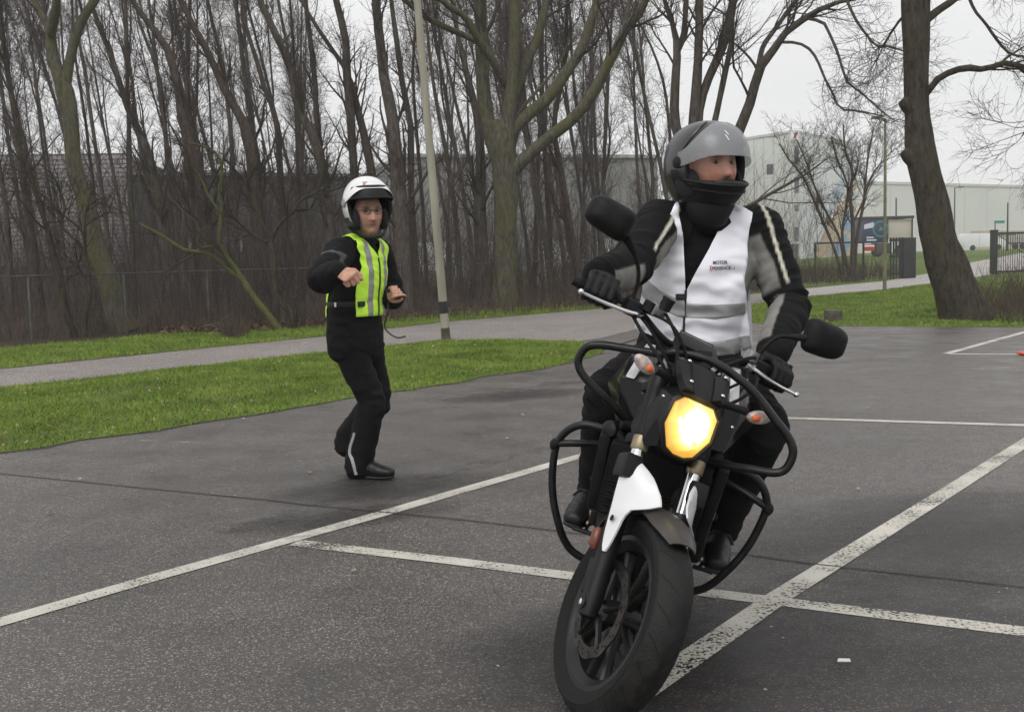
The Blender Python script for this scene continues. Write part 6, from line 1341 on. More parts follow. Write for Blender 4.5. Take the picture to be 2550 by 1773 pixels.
def surf(fn, keep, u, v, closed_u=False):
    """grid surface fn(u,v), trimmed to keep(u,v) > 0 with the cut edge moved onto the border"""
    nu, nv = len(u), len(v); K = [[keep(a, b) for b in v] for a in u]; UV = [[(a, b) for b in v] for a in u]
    faces = []; used = set(); iu = nu if closed_u else nu - 1
    for i in range(iu):
        for j in range(nv - 1):
            q = [(i, j), ((i + 1) % nu, j), ((i + 1) % nu, j + 1), (i, j + 1)]
            if any(K[a][b] > 0 for a, b in q): faces.append(q); used.update(q)
    for (a, b) in used:
        if K[a][b] <= 0:
            best = None
            for da, db in ((1, 0), (-1, 0), (0, 1), (0, -1), (1, 1), (-1, -1), (1, -1), (-1, 1)):
                x, y = a + da, b + db
                if closed_u: x %= nu
                if 0 <= x < nu and 0 <= y < nv and K[x][y] > 0: best = (x, y); break
            if best:
                ua, ub = u[a], u[best[0]]
                lo, hi = 0., 1.
                for _ in range(9):
                    m_ = (lo + hi) / 2
                    if keep(ua + (ub - ua) * m_, v[b] + (v[best[1]] - v[b]) * m_) > 0: hi = m_
                    else: lo = m_
                UV[a][b] = (ua + (ub - ua) * hi, v[b] + (v[best[1]] - v[b]) * hi)
    ids = {k: n for n, k in enumerate(sorted(used))}; V = [None] * len(ids)
    for k, n in ids.items(): V[n] = tuple(fn(*UV[k[0]][k[1]]))
    me = bpy.data.meshes.new('s'); me.from_pydata(V, [], [[ids[k] for k in q] for q in faces]); me.update(); return me
def outward(me, c):
    n = 0
    for p in me.polygons: n += 1 if (p.center - Vector(c)).dot(p.normal) > 0 else -1
    if n < 0: me.flip_normals()
    return me
def solid(o, t, off=-1, mo=0, mr=0):
    md = o.modifiers.new('thick', 'SOLIDIFY'); md.thickness = t; md.offset = off; md.material_offset = mo; md.material_offset_rim = mr; return o
def helmet_r(th, ph, a=.128, b=.166, cu=.150, cd_=.172, e=2.25):
    """egg-shaped shell: th from the front towards the right, ph up"""
    d = np.array([math.sin(th) * math.cos(ph), math.cos(th) * math.cos(ph), math.sin(ph)]); c = cu if d[2] > 0 else cd_
    bb = b + (.016 * ss(0, .5, -d[2]) if d[1] > 0 else 0.0); aa = a * (1 - .10 * ss(.2, .8, -d[2]))
    k = (abs(d[0] / aa) ** e + abs(d[1] / bb) ** e + abs(d[2] / c) ** e) ** (-1 / e); return d * k
# ---- head (in its own frame: x right, y forward, z up, centre between the ears)
def head_mesh(mb, Mx, wide=1.0):
    rows = []
    for i in range(41):
        ph = math.pi * (i / 40 - .5) * .995; row = []
        for j in range(56):
            th = 2 * math.pi * j / 56; d = Vector((math.sin(th) * math.cos(ph), math.cos(th) * math.cos(ph), math.sin(ph)))
            p = Vector((d.x * .076 * wide, d.y * .097, d.z * .118)); z = p.z; jaw = ss(.0, -.10, z) if False else min(1, max(0, -z / .11))
            p.x *= 1 - .22 * jaw ** 1.5
            if p.y > 0:
                f = min(1, p.y / .05); x = p.x; g = lambda x0, z0, sx, sz: math.exp(-((x - x0) / sx) ** 2 - ((z - z0) / sz) ** 2)
                dy = -.004 * jaw
                nz_ = math.exp(-(x / .0125) ** 2) * max(0, min(1, (.034 - z) / .058)) ** 1.2 * (1 if z > -.026 else math.exp(-((z + .026) / .009) ** 2)); dy += .030 * nz_
                dy += .007 * (g(.014, -.022, .009, .009) + g(-.014, -.022, .009, .009))
                dy += .007 * (g(.030, .040, .026, .009) + g(-.030, .040, .026, .009) + g(0, .040, .02, .01))
                dy -= .011 * (g(.031, .020, .017, .012) + g(-.031, .020, .017, .012))
                dy += .005 * (g(.044, -.014, .02, .02) + g(-.044, -.014, .02, .02))
                dy += .007 * g(0, -.050, .026, .011) - .006 * g(0, -.051, .024, .0028) - .004 * g(0, -.068, .025, .006)
                dy += .013 * g(0, -.092, .026, .018)
                p.y += dy * f
            row.append(Mx @ p)
        rows.append(row)
    mb.loft(rows)
    for sg in (1, -1):
        R3 = Matrix.Rotation(rad(-18 * sg), 3, 'Z'); mb.ball(Mx @ Vector((sg * .078 * wide, -.005, .0)), (.010, .020, .031), Mx.to_3x3() @ R3, 10, 8)
def head_cols(V, Mi, stubble=.4, ruddy=1.0, tone=(.50, .30, .22)):
    """skin colours by place on the face, with eye-socket shade painted in"""
    P = (np.c_[V, np.ones(len(V))] @ np.array(Mi).T)[:, :3]; x, y, z = P.T; fr = np.clip(y / .05, 0, 1); C = np.tile(np.array(tone), (len(V), 1))
    def mix(w, c): w = np.clip(w, 0, 1)[:, None]; C[:] = C * (1 - w) + np.array(c) * w
    g = lambda x0, z0, sx, sz: np.exp(-((x - x0) / sx) ** 2 - ((z - z0) / sz) ** 2) * fr
    mix(ruddy * .55 * (g(.042, -.020, .022, .022) + g(-.042, -.020, .022, .022) + g(0, -.018, .014, .016)), (.56, .22, .16))
    mix(.5 * (g(.031, .020, .019, .012) + g(-.031, .020, .019, .012)), (.28, .14, .11))  # shade of the eye sockets, painted into the skin
    mix(.75 * g(0, -.050, .023, .0085), (.40, .15, .13)); mix(.8 * g(0, -.051, .024, .0026), (.10, .04, .04))
    mix(.95 * (g(.031, .040, .021, .0065) + g(-.031, .040, .021, .0065)), (.035, .022, .016)); mix(.6 * (g(.031, .026, .017, .005) + g(-.031, .026, .017, .005)), (.16, .075, .06))
    mix(stubble * fr * np.clip((-.036 - z) / .03, 0, 1), (.16, .10, .08)); mix(stubble * g(0, -.040, .028, .006), (.12, .08, .06))
    mix(np.clip((z - .075) / .02, 0, 1) + (y < -.02) * 1.0, (.05, .035, .025)); return C
def eyes(parent, Mx):
    for sg in (1, -1):
        mb = MB(); mb.ball(Mx @ Vector((sg * .031, .0745, .020)), (.0125, .0125, .0050), Mx.to_3x3(), 14, 10); e = mb.build('eye', 'eye_white_shaded', parent)
        mb = MB(); mb.ball(Mx @ Vector((sg * .031 + .002, .0835, .0195)), (.0062, .005, .0058), Mx.to_3x3(), 10, 8); mb.build('iris', 'eye_iris', e)
def hand(mb, Mx, curl, sc=1.0, thumb=(.9, .5), side=1, spread=.0, fr=.0084):
    """Mx: origin wrist, y to the knuckles, z out of the back of the hand, x*side towards the thumb; curl: per finger joint angles"""
    Wd = lambda p: Mx @ (Vector(p) * sc)
    sect(mb, [Wd((0, 0, 0)), Wd((.002 * side, .03, 0)), Wd((.004 * side, .065, .001)), Wd((.003 * side, .088, 0))], [.018 * sc, .016 * sc, .0145 * sc, .012 * sc], [.027 * sc, .036 * sc, .041 * sc, .040 * sc], Mx.to_3x3() @ Vector((0, 0, 1)), 16)
    for i in range(4):
        x = (.031 - .0205 * i) * side; L_ = (.040, .045, .042, .034)[i]; p = Vector((x, .088 - .004 * abs(i - 1), .003)); a = 0; path = [p - Vector((0, .02, 0)), p]; c = curl[i]
        for j, l in enumerate((L_, L_ * .65, L_ * .52)):
            a += c[j]; dirv = Vector((spread * (1.5 - i) * side * .4, math.cos(a), -math.sin(a))).normalized(); p = p + dirv * l; path.append(p)
        r = fr * (1.06, 1.1, 1.04, .9)[i]; sect(mb, [Wd(q) for q in path], [r * sc * k for k in (1.1, 1.1, 1.0, .95, .82)], None, Mx.to_3x3() @ Vector((1, 0, 0)), 12)
    a1, a2 = thumb
    p0 = Vector((.020 * side, .018, -.006)); p1 = p0 + Vector((.026 * side, .030, -.010)); p2 = p1 + Vector((math.cos(a1) * .012 * side, .032 * math.cos(a2), -.03 * math.sin(a1))); p3 = p2 + Vector((-.010 * side * a1, .024 * math.cos(a2), -.014 * math.sin(a1)))
    sect(mb, [Wd(q) for q in (p0, p1, p2, p3)], [k * sc for k in (.0145, .0125, .0105, .0088)], None, Mx.to_3x3() @ Vector((0, 0, 1)), 12)
FIST = [(1.35, 1.55, .9)] * 4
def cloth_panel(inv_frame, fr_, bvh, outline, off, step, seed=0, amp=.004, front=True, y_far=.6, fq=(6, 16)):
    """a sheet of cloth lying on the body: outline in the trunk's own x,z; depth found on the body"""
    O = np.array(outline, float); n = len(O)
    def sdist(x, z):
        ins = False; best = 1e9
        for i in range(n):
            x1, z1 = O[i]; x2, z2 = O[(i + 1) % n]
            if (z1 > z) != (z2 > z) and x < (x2 - x1) * (z - z1) / (z2 - z1) + x1: ins = not ins
            dx, dz = x2 - x1, z2 - z1; t = max(0, min(1, ((x - x1) * dx + (z - z1) * dz) / (dx * dx + dz * dz + 1e-12))); d = math.hypot(x - x1 - t * dx, z - z1 - t * dz); best = min(best, d)
        return best if ins else -best
    sg = 1 if front else -1; dirw = (fr_.to_3x3() @ Vector((0, -sg, 0)))
    def depth(x, z):
        o = fr_ @ Vector((x, sg * y_far, z)); h = bvh.ray_cast(o, dirw)
        if h[0] is None:
            h = bvh.find_nearest(fr_ @ Vector((x, sg * .02, z)))
        return (inv_frame @ h[0]).y, h[1]
    def fn(x, z):
        ds = [depth(x + a, z + b)[0] for a, b in ((0, 0), (.012, 0), (-.012, 0), (0, .012), (0, -.012))]; y = (ds[0] * 2 + sum(ds[1:])) / 6
        w = noise.noise(Vector((x * fq[0] + seed, z * fq[1], seed))) + .6 * noise.noise(Vector((x * 14 + z * 9, z * 26 - x * 8, seed + 4))); e = 1 - abs(w)
        return fr_ @ Vector((x, y + sg * (off + amp * e), z))
    lo, hi = O.min(0) - step, O.max(0) + step
    return surf(fn, sdist, list(np.arange(lo[0], hi[0] + step, step)), list(np.arange(lo[1], hi[1] + step, step))), fn
def text_on(fn, txt, x0, z0, h, width, m, parent, name='lettering', lift=.0015, sgn=1, bold=.0):
    cu = bpy.data.curves.new('txt', 'FONT'); cu.body = txt; cu.size = 1.0; cu.offset = bold; o = bpy.data.objects.new('txt', cu); COL.objects.link(o)
    me = bpy.data.meshes.new_from_object(o.evaluated_get(bpy.context.evaluated_depsgraph_get())); bpy.data.objects.remove(o)
    V = coords(me); lo, hi = V.min(0), V.max(0); out = []
    for v in V:
        x = x0 + sgn * (v[0] - lo[0]) / (hi[0] - lo[0]) * width; z = z0 + (v[1] - 0) / .70 * h; out.append(fn(x, z))
    me.vertices.foreach_set('co', np.array([tuple(p) for p in out], np.float32).ravel()); me.update()
    return finish(name, me, m, parent, False)

# ------------------------------------------------------------------ the rider
VZ = Vector((0, 0, 1))
A_ = lambda x, y, Y: Vector(at(x, y, Y))
rider = thing('person', 'motorcyclist in a white vest and dark full-face helmet riding the motorcycle', 'person', tuple(BK((0, .45, .80))))
RB = rider.location.copy(); ROFF = Matrix.Translation(-RB)
def rput(o):                              # parts are modelled where they stand; shift them into the rider's own frame
    o.matrix_parent_inverse = Matrix.Identity(4); o.location = -RB; return o
pel, wai, che, nck = A_(1715, 905, 3.92), A_(1724, 800, 3.90), A_(1742, 665, 3.88), A_(1757, 572, 3.86)
shR, shL = A_(1646, 556, 3.81), A_(1890, 568, 3.92)
gR, gL = BK(GR[1][0].lerp(GR[1][1], .5), True), BK(GR[-1][0].lerp(GR[-1][1], .5), True)
axR = (BK(GR[1][1], True) - BK(GR[1][0], True)).normalized(); axL = (BK(GR[-1][1], True) - BK(GR[-1][0], True)).normalized()
elR, elL = A_(1566, 668, 3.56), A_(1968, 765, 3.80)
bup = BIKE_M.to_3x3() @ VZ; bfw = (BIKE_M @ _SM).to_3x3() @ Vector((0, 1, 0)); sup = (BIKE_M @ _SM).to_3x3() @ VZ
wrR = gR - bfw * .075 + sup * .040; wrL = gL - bfw * .065 + sup * .055
tfw = Vector((-.10, -1, 0)).normalized()          # where the chest faces
hipR, hipL = A_(1662, 905, 3.93), A_(1768, 912, 3.95)
knR, knL = BK((.250, .74, .79)), BK((-.275, .74, .83))
anR, anL = BK((.225, .50, .42)), BK((-.235, .50, .42))
HFW = Vector((math.sin(rad(24)), -math.cos(rad(24)), .02)).normalized(); HC_ = A_(1757, 412, 3.80); HM = frame(HC_, HFW, (0.02, 0, 1))
FM = HM @ Matrix.Translation((0, .026, -.022))
# body
mb = MB()
head_mesh(mb, FM, 1.12)
sect(mb, [HC_ + Vector((0, .03, -.08)), nck], [.06, .065], None, tfw)
sect(mb, *fine([pel, wai, che, nck], [(.10, .15), (.10, .14), (.11, .165), (.07, .10)]), tfw)
for sh, el, wr, hp_, kn, an in ((shR, elR, wrR, hipR, knR, anR), (shL, elL, wrL, hipL, knL, anL)):
    sect(mb, *fine([che.lerp(sh, .4), sh, el, wr], [.06, .055, .042, .028]), VZ); sect(mb, *fine([pel.lerp(hp_, .6), hp_, kn], [.08, .085, .056]), VZ); sect(mb, *fine([kn, an], [.054, .040]), tfw)
    fo = bfw if False else BIKE_M.to_3x3() @ Vector((0, 1, -.2)); sect(mb, [an, an - VZ * .06, an - VZ * .07 + fo * .12], [.035, .035, .03], None, VZ)
for wr, g_, ax_ in ((wrR, gR, axR), (wrL, gL, axL)): sect(mb, [wr, g_ + sup * .024 - bfw * .02], [.014, .014], [.026, .032], sup)
me = remesh(mb, .0055, 1, .3)
V = coords(me); C = np.tile(np.array((.46, .27, .2)), (len(V), 1)); hd = ((np.c_[V, np.ones(len(V))] @ np.array(FM.inverted()).T)[:, 2] > -.125) & (np.linalg.norm(V - np.array(FM.translation), axis=1) < .17)
C[hd] = head_cols(V[hd], FM.inverted(), .8, 1.2, (.44, .245, .185)); paint_v(me, C)
body = rput(finish('body', me, 'skin', rider)); 
for e in (eyes(body, FM),): pass
# trousers
legs = [(hipR, knR), (knR, anR), (hipL, knL), (knL, anL), (pel, wai)]
mb = MB()
sect(mb, *fine([pel - VZ * .02, pel + VZ * .06, wai], [(.135, .18), (.135, .185), (.125, .165)]), tfw)
for hp_, kn, an in ((hipR, knR, anR), (hipL, knL, anL)):
    m1 = hp_.lerp(kn, .5) + VZ * .012; m2 = kn.lerp(an, .5) - tfw * .012
    sect(mb, *fine([hp_, m1, kn.lerp(hp_, .12), kn], [.102, .096, .084, .082]), VZ); sect(mb, *fine([kn, kn.lerp(an, .16), m2, an, an - bup * .03], [.080, .080, .078, .070, .072]), tfw)
    sect(mb, [kn + tfw * .028 + VZ * .02, kn + tfw * .026 - VZ * .06], [.052, .050], [.060, .056], tfw, 16)
me = wrinkle(remesh(mb, .011, 4), legs, .0075, seed=2, joints=[(knR, .1), (knL, .1), (hipR, .12), (hipL, .12)]); rput(finish('trousers', me, 'trouser_black', rider))
# boots
for an, sg in ((anR, 1), (anL, -1)):
    L3 = BIKE_M.to_3x3(); f_ = L3 @ Vector((sg * .10, 1, -.22)); f_.normalize(); b_up = L3 @ VZ; hl = BK((sg * .235, .47, .365)); mb = MB()
    sect(mb, *fine([an + b_up * .02, hl + b_up * .06 + f_ * .015, hl + b_up * .01 + f_ * .01], [(.058, .052), (.052, .046), (.050, .042)]), f_)
    sect(mb, *fine([hl - f_ * .02, hl + f_ * .07 + b_up * .012, hl + f_ * .15, hl + f_ * .215 - b_up * .004], [(.042, .040), (.046, .043), (.036, .047), (.026, .040)]), b_up)
    me = wrinkle(remesh(mb, .007, 3), [(hl, hl + f_ * .2)], .0022, (40, 14), 3); bo = rput(finish('boot', me, 'boot_black', rider))
    mb = MB(); sect(mb, *fine([hl - f_ * .03 - b_up * .036, hl + f_ * .05 - b_up * .034, hl + f_ * .14 - b_up * .034, hl + f_ * .225 - b_up * .024], [(.010, .038), (.010, .040), (.010, .046), (.009, .034)]), b_up); mb.v = [tuple(Vector(v)) for v in mb.v]; mb.build('boot_sole', 'sole', bo)
    mb = MB(); sh_ = hl + f_ * .10 + b_up * .052
    mb.tube([sh_ - f_.cross(b_up) * .05 - b_up * .03, sh_ - f_.cross(b_up) * .03, sh_ + f_.cross(b_up) * .03, sh_ + f_.cross(b_up) * .05 - b_up * .03], .005, 6); mb.build('boot_strap', 'strap_black', bo)
# jacket
mb = MB()
sect(mb, *fine([pel + VZ * .02, wai, wai.lerp(che, .5), che, che.lerp(nck, .6), nck], [(.130, .178), (.125, .172), (.130, .180), (.128, .190), (.105, .165), (.072, .085)]), tfw, 28)
tor = MB(); tor.v, tor.f, tor.mi, tor.n = list(mb.v), list(mb.f), list(mb.mi), mb.n
for tm_ in (mb, tor):
    sect(tm_, *fine([shR + VZ * .005, che.lerp(nck, .75), shL + VZ * .005], [(.078, .070), (.085, .082), (.078, .070)]), VZ)
for sh, el, wr in ((shR, elR, wrR), (shL, elL, wrL)):
    sect(mb, *fine([sh.lerp(che, .15), sh, sh.lerp(el, .35), el.lerp(sh, .2), el, el.lerp(wr, .35), wr.lerp(el, .12), wr], [.080, .084, .078, .073, .070, .066, .056, .050]), VZ, 22)
    sect(mb, [el.lerp(sh, .12) + (el - sh.lerp(wr, .5)).normalized() * .02, el.lerp(wr, .18) + (el - sh.lerp(wr, .5)).normalized() * .02], [.058, .055], None, VZ, 16)
sect(mb, [nck - VZ * .02, nck + VZ * .035], [.072, .066], [.078, .070], tfw)
me = remesh(mb, .0065, 5)
segsJ = [(pel, wai), (wai, che), (che, nck), (shR, elR), (elR, wrR), (shL, elL), (elL, wrL)]
me = wrinkle(me, segsJ, .0065, (24, 8), 5, [(elR, .11), (elL, .11), (shR, .08), (shL, .08)])
V = coords(me).astype(float); idx, tt, off = seg_info(V, segsJ); C = np.tile(np.array((.0065, .0065, .007)), (len(V), 1))
for up_i, fo_i, out_, frv in ((3, 4, Vector((-.55, -.6, .75)), Vector((0, -1, 0))), (5, 6, Vector((1, -.15, .25)), Vector((0, -1, 0)))):
    for si in (up_i, fo_i):
        a, b = segsJ[si]; d = (b - a).normalized(); o3 = (out_ - d * out_.dot(d)).normalized(); k = idx == si; q = off[k]; ql = np.linalg.norm(q, axis=1) + 1e-9; s = (q @ np.array(o3)) / ql; t = tt[k]; fr = (q @ np.array(frv)) / ql
        wv = np.array([noise.noise(Vector(p) * 9) for p in V[k]]) * .08
        lim = np.where(np.full(len(t), si == up_i), -.06 - .35 * np.abs(t - .5), .0) + wv
        grey = (s < lim) & (t > (.16 if si == up_i else .10)) & (t < (.86 if si == up_i else .93)) & (fr > -.5)
        pipe = (np.abs(s - (.40 - .25 * t)) < .075) & (t < .78) & (fr > .05) if si == up_i else np.zeros(len(t), bool)
        sm = lambda e, w_: np.clip(e / w_ + .5, 0, 1)[:, None]
        gw = sm(np.minimum.reduce([lim - s, (t - (.16 if si == up_i else .12)) * 2, ((.80 if si == up_i else .93) - t) * 2, fr + .5]), .10); pw = sm(np.minimum.reduce([.075 - np.abs(s - (.40 - .25 * t)), (.78 - t), fr - .05]), .06) * (1 if si == up_i else 0)
        c = C[k]; c = c * (1 - gw) + np.array((.24, .232, .218)) * gw; c = c * (1 - pw) + np.array((.62, .60, .50)) * pw; C[k] = c
paint_v(me, C); jacket = rput(finish('jacket', me, 'jacket_panels', rider))
# collar fold and zip of the jacket
mb = MB(); mb.tube(catmull([nck + Vector((-.075, -.035, .03)), nck + Vector((-.04, -.085, .012)), nck + Vector((.02, -.095, -.005)), nck + Vector((.07, -.06, .02))], 5), .016, 10, flat=(1.4, .7)); o = mb.build('collar', 'jacket_black', jacket)
# gloves
for nm, g_, ax_, wr, el, sg in (('R', gR, axR, wrR, elR, 1), ('L', gL, axL, wrL, elL, -1)):
    mb = MB(); f_ = (bfw - ax_ * bfw.dot(ax_)).normalized(); u_ = f_.cross(ax_) * (1 if (f_.cross(ax_)).dot(sup) > 0 else -1)
    pt = lambda a, f, u: g_ + ax_ * a + f_ * f + u_ * u
    sect(mb, [wr.lerp(el, .22), wr.lerp(el, .05)], [.045, .040], [.049, .044], u_)
    sect(mb, *fine([wr.lerp(el, .05), pt(0, -.05, .042), pt(0, -.012, .044)], [(.030, .038), (.022, .043), (.017, .044)]), u_)
    for i in range(4):
        a = (-.036 + .024 * i); k = (1.0, 1.06, 1.04, .94)[i]
        path = [pt(a, -.022, .040), pt(a, .004, .044 * k), pt(a, .036 * k, .026), pt(a, .044 * k, -.002), pt(a, .030, -.028), pt(a, .004, -.034)]
        sect(mb, path, [.0135, .0140, .0128, .0122, .0118, .0105], None, ax_, 12)
        mb.ball(pt(a, .008, .049), (.0135, .0135, .009), None, 10, 8)
    sect(mb, [pt(-.050, -.04, .02), pt(-.058, -.012, .004), pt(-.050, .020, -.018), pt(-.034, .034, -.026)], [.018, .015, .0135, .011], None, ax_, 12)
    me = remesh(mb, .0042, 2, .4); rput(finish('glove', me, 'glove_black', rider))
# helmet
hel = lambda th, ph, s=1.0: HM @ Vector(helmet_r(th, ph) * s)
def keep_full(th, ph):
    p = helmet_r(th, ph); bottom = p[2] + .150 - .02 * ss(-.02, .10, p[1]) * 0 + .018 * ss(.05, .15, p[1])
    top_, bot_ = .075 - .02 * abs(th), -.062 - .012 * math.cos(th)
    op = max(abs(th) - 1.12, p[2] - top_, bot_ - p[2]) * (.13 if abs(th) > 1.12 else 1.0)
    return min(bottom, op)
ths = list(np.linspace(-math.pi, math.pi, 97)[:-1]); phs = list(np.linspace(-1.25, math.pi / 2 - .01, 56))
hm = solid(rput(finish('helmet', outward(surf(hel, keep_full, ths, phs, True), HC_), ['helmet_graphite', 'helmet_liner'], rider)), .020, -1, 1, 1)
# lower half in black: chin bar cover
def keep_chin(th, ph):
    p = helmet_r(th, ph); return min(p[2] + .146 + .016 * ss(.05, .15, p[1]), -.068 - .012 * math.cos(th) - p[2] + .05 * ss(1.0, 1.5, abs(th)), 1.75 - abs(th))
o = solid(finish('chin_bar', outward(surf(lambda a, b: hel(a, b, 1.012), keep_chin, list(np.linspace(-1.9, 1.9, 70)), list(np.linspace(-1.25, .2, 36))), HC_), 'helmet_trim', hm), .004, -1)
mb = MB(); mb.tube([hel(t, math.atan2(-.066 - .012 * math.cos(t), .15), 1.0) for t in np.linspace(-1.15, 1.15, 30)], .0065, 8); mb.build('edge_trim', 'helmet_trim', hm)
mb = MB(); mb.tube([hel(t, -.62, 1.018) for t in np.linspace(-.95, .95, 24)], .0045, 6); mb.build('chin_vent', 'helmet_trim', hm)
# breath guard and cheek pads
mb = MB(); sect(mb, [HM @ Vector((-.034, .132, -.088)), HM @ Vector((-.017, .144, -.078)), HM @ Vector((0, .147, -.075)), HM @ Vector((.017, .144, -.078)), HM @ Vector((.034, .132, -.088))], [.012, .014, .015, .014, .012], [.008, .009, .010, .009, .008], HM.to_3x3() @ Vector((0, 0, 1)), 12); mb.build('breath_guard', 'helmet_liner', hm)
for sg in (1, -1):
    mb = MB(); mb.ball(HM @ Vector((sg * .101, .040, -.068)), (.013, .050, .050), HM.to_3x3() @ Matrix.Rotation(rad(sg * 22), 3, 'Z'), 16, 12); mb.build('cheek_pad', 'helmet_liner', hm)
    mb = MB(); mb.lathe([(.020, 0), (.020, .006), (.012, .010), (.002, .010)], hel(sg * 1.38, .02, 1.02), HM.to_3x3() @ Vector((sg * .97, .2, .02)), 20); mb.build('visor_hinge', 'helmet_trim', hm)
mb = MB(); sect(mb, [HM @ Vector((0, .02, -.13)), HM @ Vector((0, .01, -.165))], [.095, .080], [.085, .075], HFW, 24); mb.build('neck_roll', 'helmet_liner', hm)
def keep_vis(th, ph):
    a = abs(th); lo = .075 - .17 * ss(.35, 1.35, a); hi = .93 - .66 * ss(.15, 1.32, a); return min(ph - lo, hi - ph, 1.36 - a)
vs_ = solid(finish('visor', outward(surf(lambda a, b: hel(a, b, 1.045), keep_vis, list(np.linspace(-1.45, 1.45, 80)), list(np.linspace(-.25, .95, 40))), HC_), 'visor_smoke_sheen', hm), .003, -1)
bolt = [(.06, .53), (.015, .44), (.05, .44), (-.005, .34), (.012, .40), (-.02, .40)]
for dx in (0.0, .085):
    mb = MB(); mb.prism([hel(.07 + dx + a, b - dx * .5, 1.05) for a, b in ((.05, .60), (.075, .60), (.02, .50), (-.005, .50))] if dx == 0 else [hel(.10 + a, b, 1.05) for a, b in ((.045, .50), (.068, .50), (.015, .38), (-.01, .38))], HM.to_3x3() @ Vector((0, -.001, 0))); mb.build('visor_mark', 'sticker_white', vs_, smooth=False)
# ridges of the shell and the red flash at the back
for sg in (1, -1):
    mb = MB(); mb.tube([hel(sg * (.55 + .5 * t), 1.05 - .55 * t, 1.006) for t in np.linspace(0, 1.6, 18)], .004, 6); mb.build('shell_ridge', 'helmet_graphite', hm)
mb = MB()
st_ = surf(lambda a, b: hel(a, b, 1.006), lambda a, b: min(.09 - abs(b - .28 - .3 * (a + 1.9)), .28 - abs(a + 1.95)), list(np.linspace(-2.4, -1.5, 30)), list(np.linspace(-.1, .7, 30)))
finish('shell_flash', st_, 'sticker_red', hm)
# vest
bt = remesh(tor, .012, 4); VV = coords(bt); bvh = BVHTree.FromPolygons([tuple(v) for v in VV], [tuple(p.vertices) for p in bt.polygons])
VF = frame((che.x, che.y, che.z), tfw); VI = VF.inverted()
def vpx(px, py, Y=3.74): p = VI @ A_(px, py, Y); return (p.x, p.z)
r6 = lambda L_: [vpx(1430 + x * .4386, 260 + y * .4386) for x, y in L_]
Fr = r6([(572, 566), (588, 550), (603, 540), (590, 620), (620, 770), (632, 1050), (626, 1160), (610, 1380), (470, 1330), (345, 1290), (375, 1150), (408, 960), (455, 830), (503, 700), (540, 630)])
Fl = r6([(930, 560), (975, 575), (1032, 612), (1005, 700), (990, 800), (985, 900), (965, 1000), (985, 1100), (1005, 1250), (1025, 1400), (900, 1430), (760, 1420), (618, 1400), (628, 1180), (640, 1050), (690, 950), (760, 830), (860, 640)])
vest = None; VFN = []
for k, poly in enumerate((Fr, Fl)):
    me, fn = cloth_panel(VI, VF, bvh, poly, .013 + .002 * k, .0095, seed=3 + k, amp=.020); VFN.append(fn)
    o = solid(rput(finish('vest' if k == 0 else 'vest_front', me, 'vest_white', rider)), .003, -1)
    if k == 0: vest = o
    else: o.parent = rider
back = [(-.17, .16), (-.10, .17), (.10, .17), (.17, .16), (.175, .0), (.185, -.15), (.19, -.30), (-.19, -.30), (-.185, -.15), (-.175, 0)]
me, fnb = cloth_panel(VI, VF, bvh, back, .014, .016, seed=9, amp=.006, front=False); solid(rput(finish('vest_back', me, 'vest_white', rider)), .003, -1)
bands = [(0, [(405, 985), (500, 1065), (575, 1100), (630, 1118), (628, 1212), (560, 1195), (470, 1150), (385, 1090)]), (1, [(636, 1130), (800, 1136), (975, 1128), (990, 1195), (800, 1218), (632, 1212)]), (1, [(700, 1352), (850, 1345), (1010, 1318), (1022, 1392), (880, 1432), (720, 1440)])]
for k, poly in bands:
    pl = r6(poly); fn = VFN[k]; O = np.array(pl)
    me, _ = cloth_panel(VI, VF, bvh, pl, .0155 + .002 * k, .0095, seed=3 + k, amp=.020); solid(rput(finish('reflective_band', me, 'reflective', rider)), .003, -1)
zp = [VFN[1](*vpx(1430 + x * .4386, 260 + y * .4386)) + tfw * .003 for x, y in ((634, 1055), (632, 1120), (628, 1180), (624, 1240), (620, 1330))]
mb = MB(); mb.tube(zp, .0042, 6); rput(mb.build('vest_zip', 'strap_black', rider))
me, _ = cloth_panel(VI, VF, bvh, r6([(578, 1076), (636, 1076), (636, 1110), (578, 1112)]), .020, .008, seed=3, amp=.020); solid(rput(finish('hook_tab', me, 'strap_black', rider)), .003, -1)
lift = lambda fn: (lambda x, z: fn(x, z) + tfw * .0065)
x0, z0 = vpx(1430 + 785 * .4386, 260 + 908 * .4386); x1, _ = vpx(1430 + 868 * .4386, 260 + 908 * .4386)
rput(text_on(lift(VFN[1]), 'MOTOR', x0, z0, .0115, x1 - x0, 'ink_black', rider, bold=.02))
x0, z0 = vpx(1430 + 780 * .4386, 260 + 940 * .4386); x1, _ = vpx(1430 + 888 * .4386, 260 + 940 * .4386)
rput(text_on(lift(VFN[1]), 'PERIENCE', x0, z0, .0115, x1 - x0, 'ink_black', rider, bold=.02))
x2, _ = vpx(1430 + 912 * .4386, 260 + 940 * .4386); rput(text_on(lift(VFN[1]), '.nl', x1 + .001, z0, .007, (x2 - x1), 'ink_black', rider))
x0, z0 = vpx(1430 + 764 * .4386, 260 + 944 * .4386); x1, _ = vpx(1430 + 780 * .4386, 260 + 940 * .4386); rput(text_on(lift(VFN[1]), 'X', x0, z0, .018, x1 - x0 + .001, 'sticker_red', rider, bold=.03))

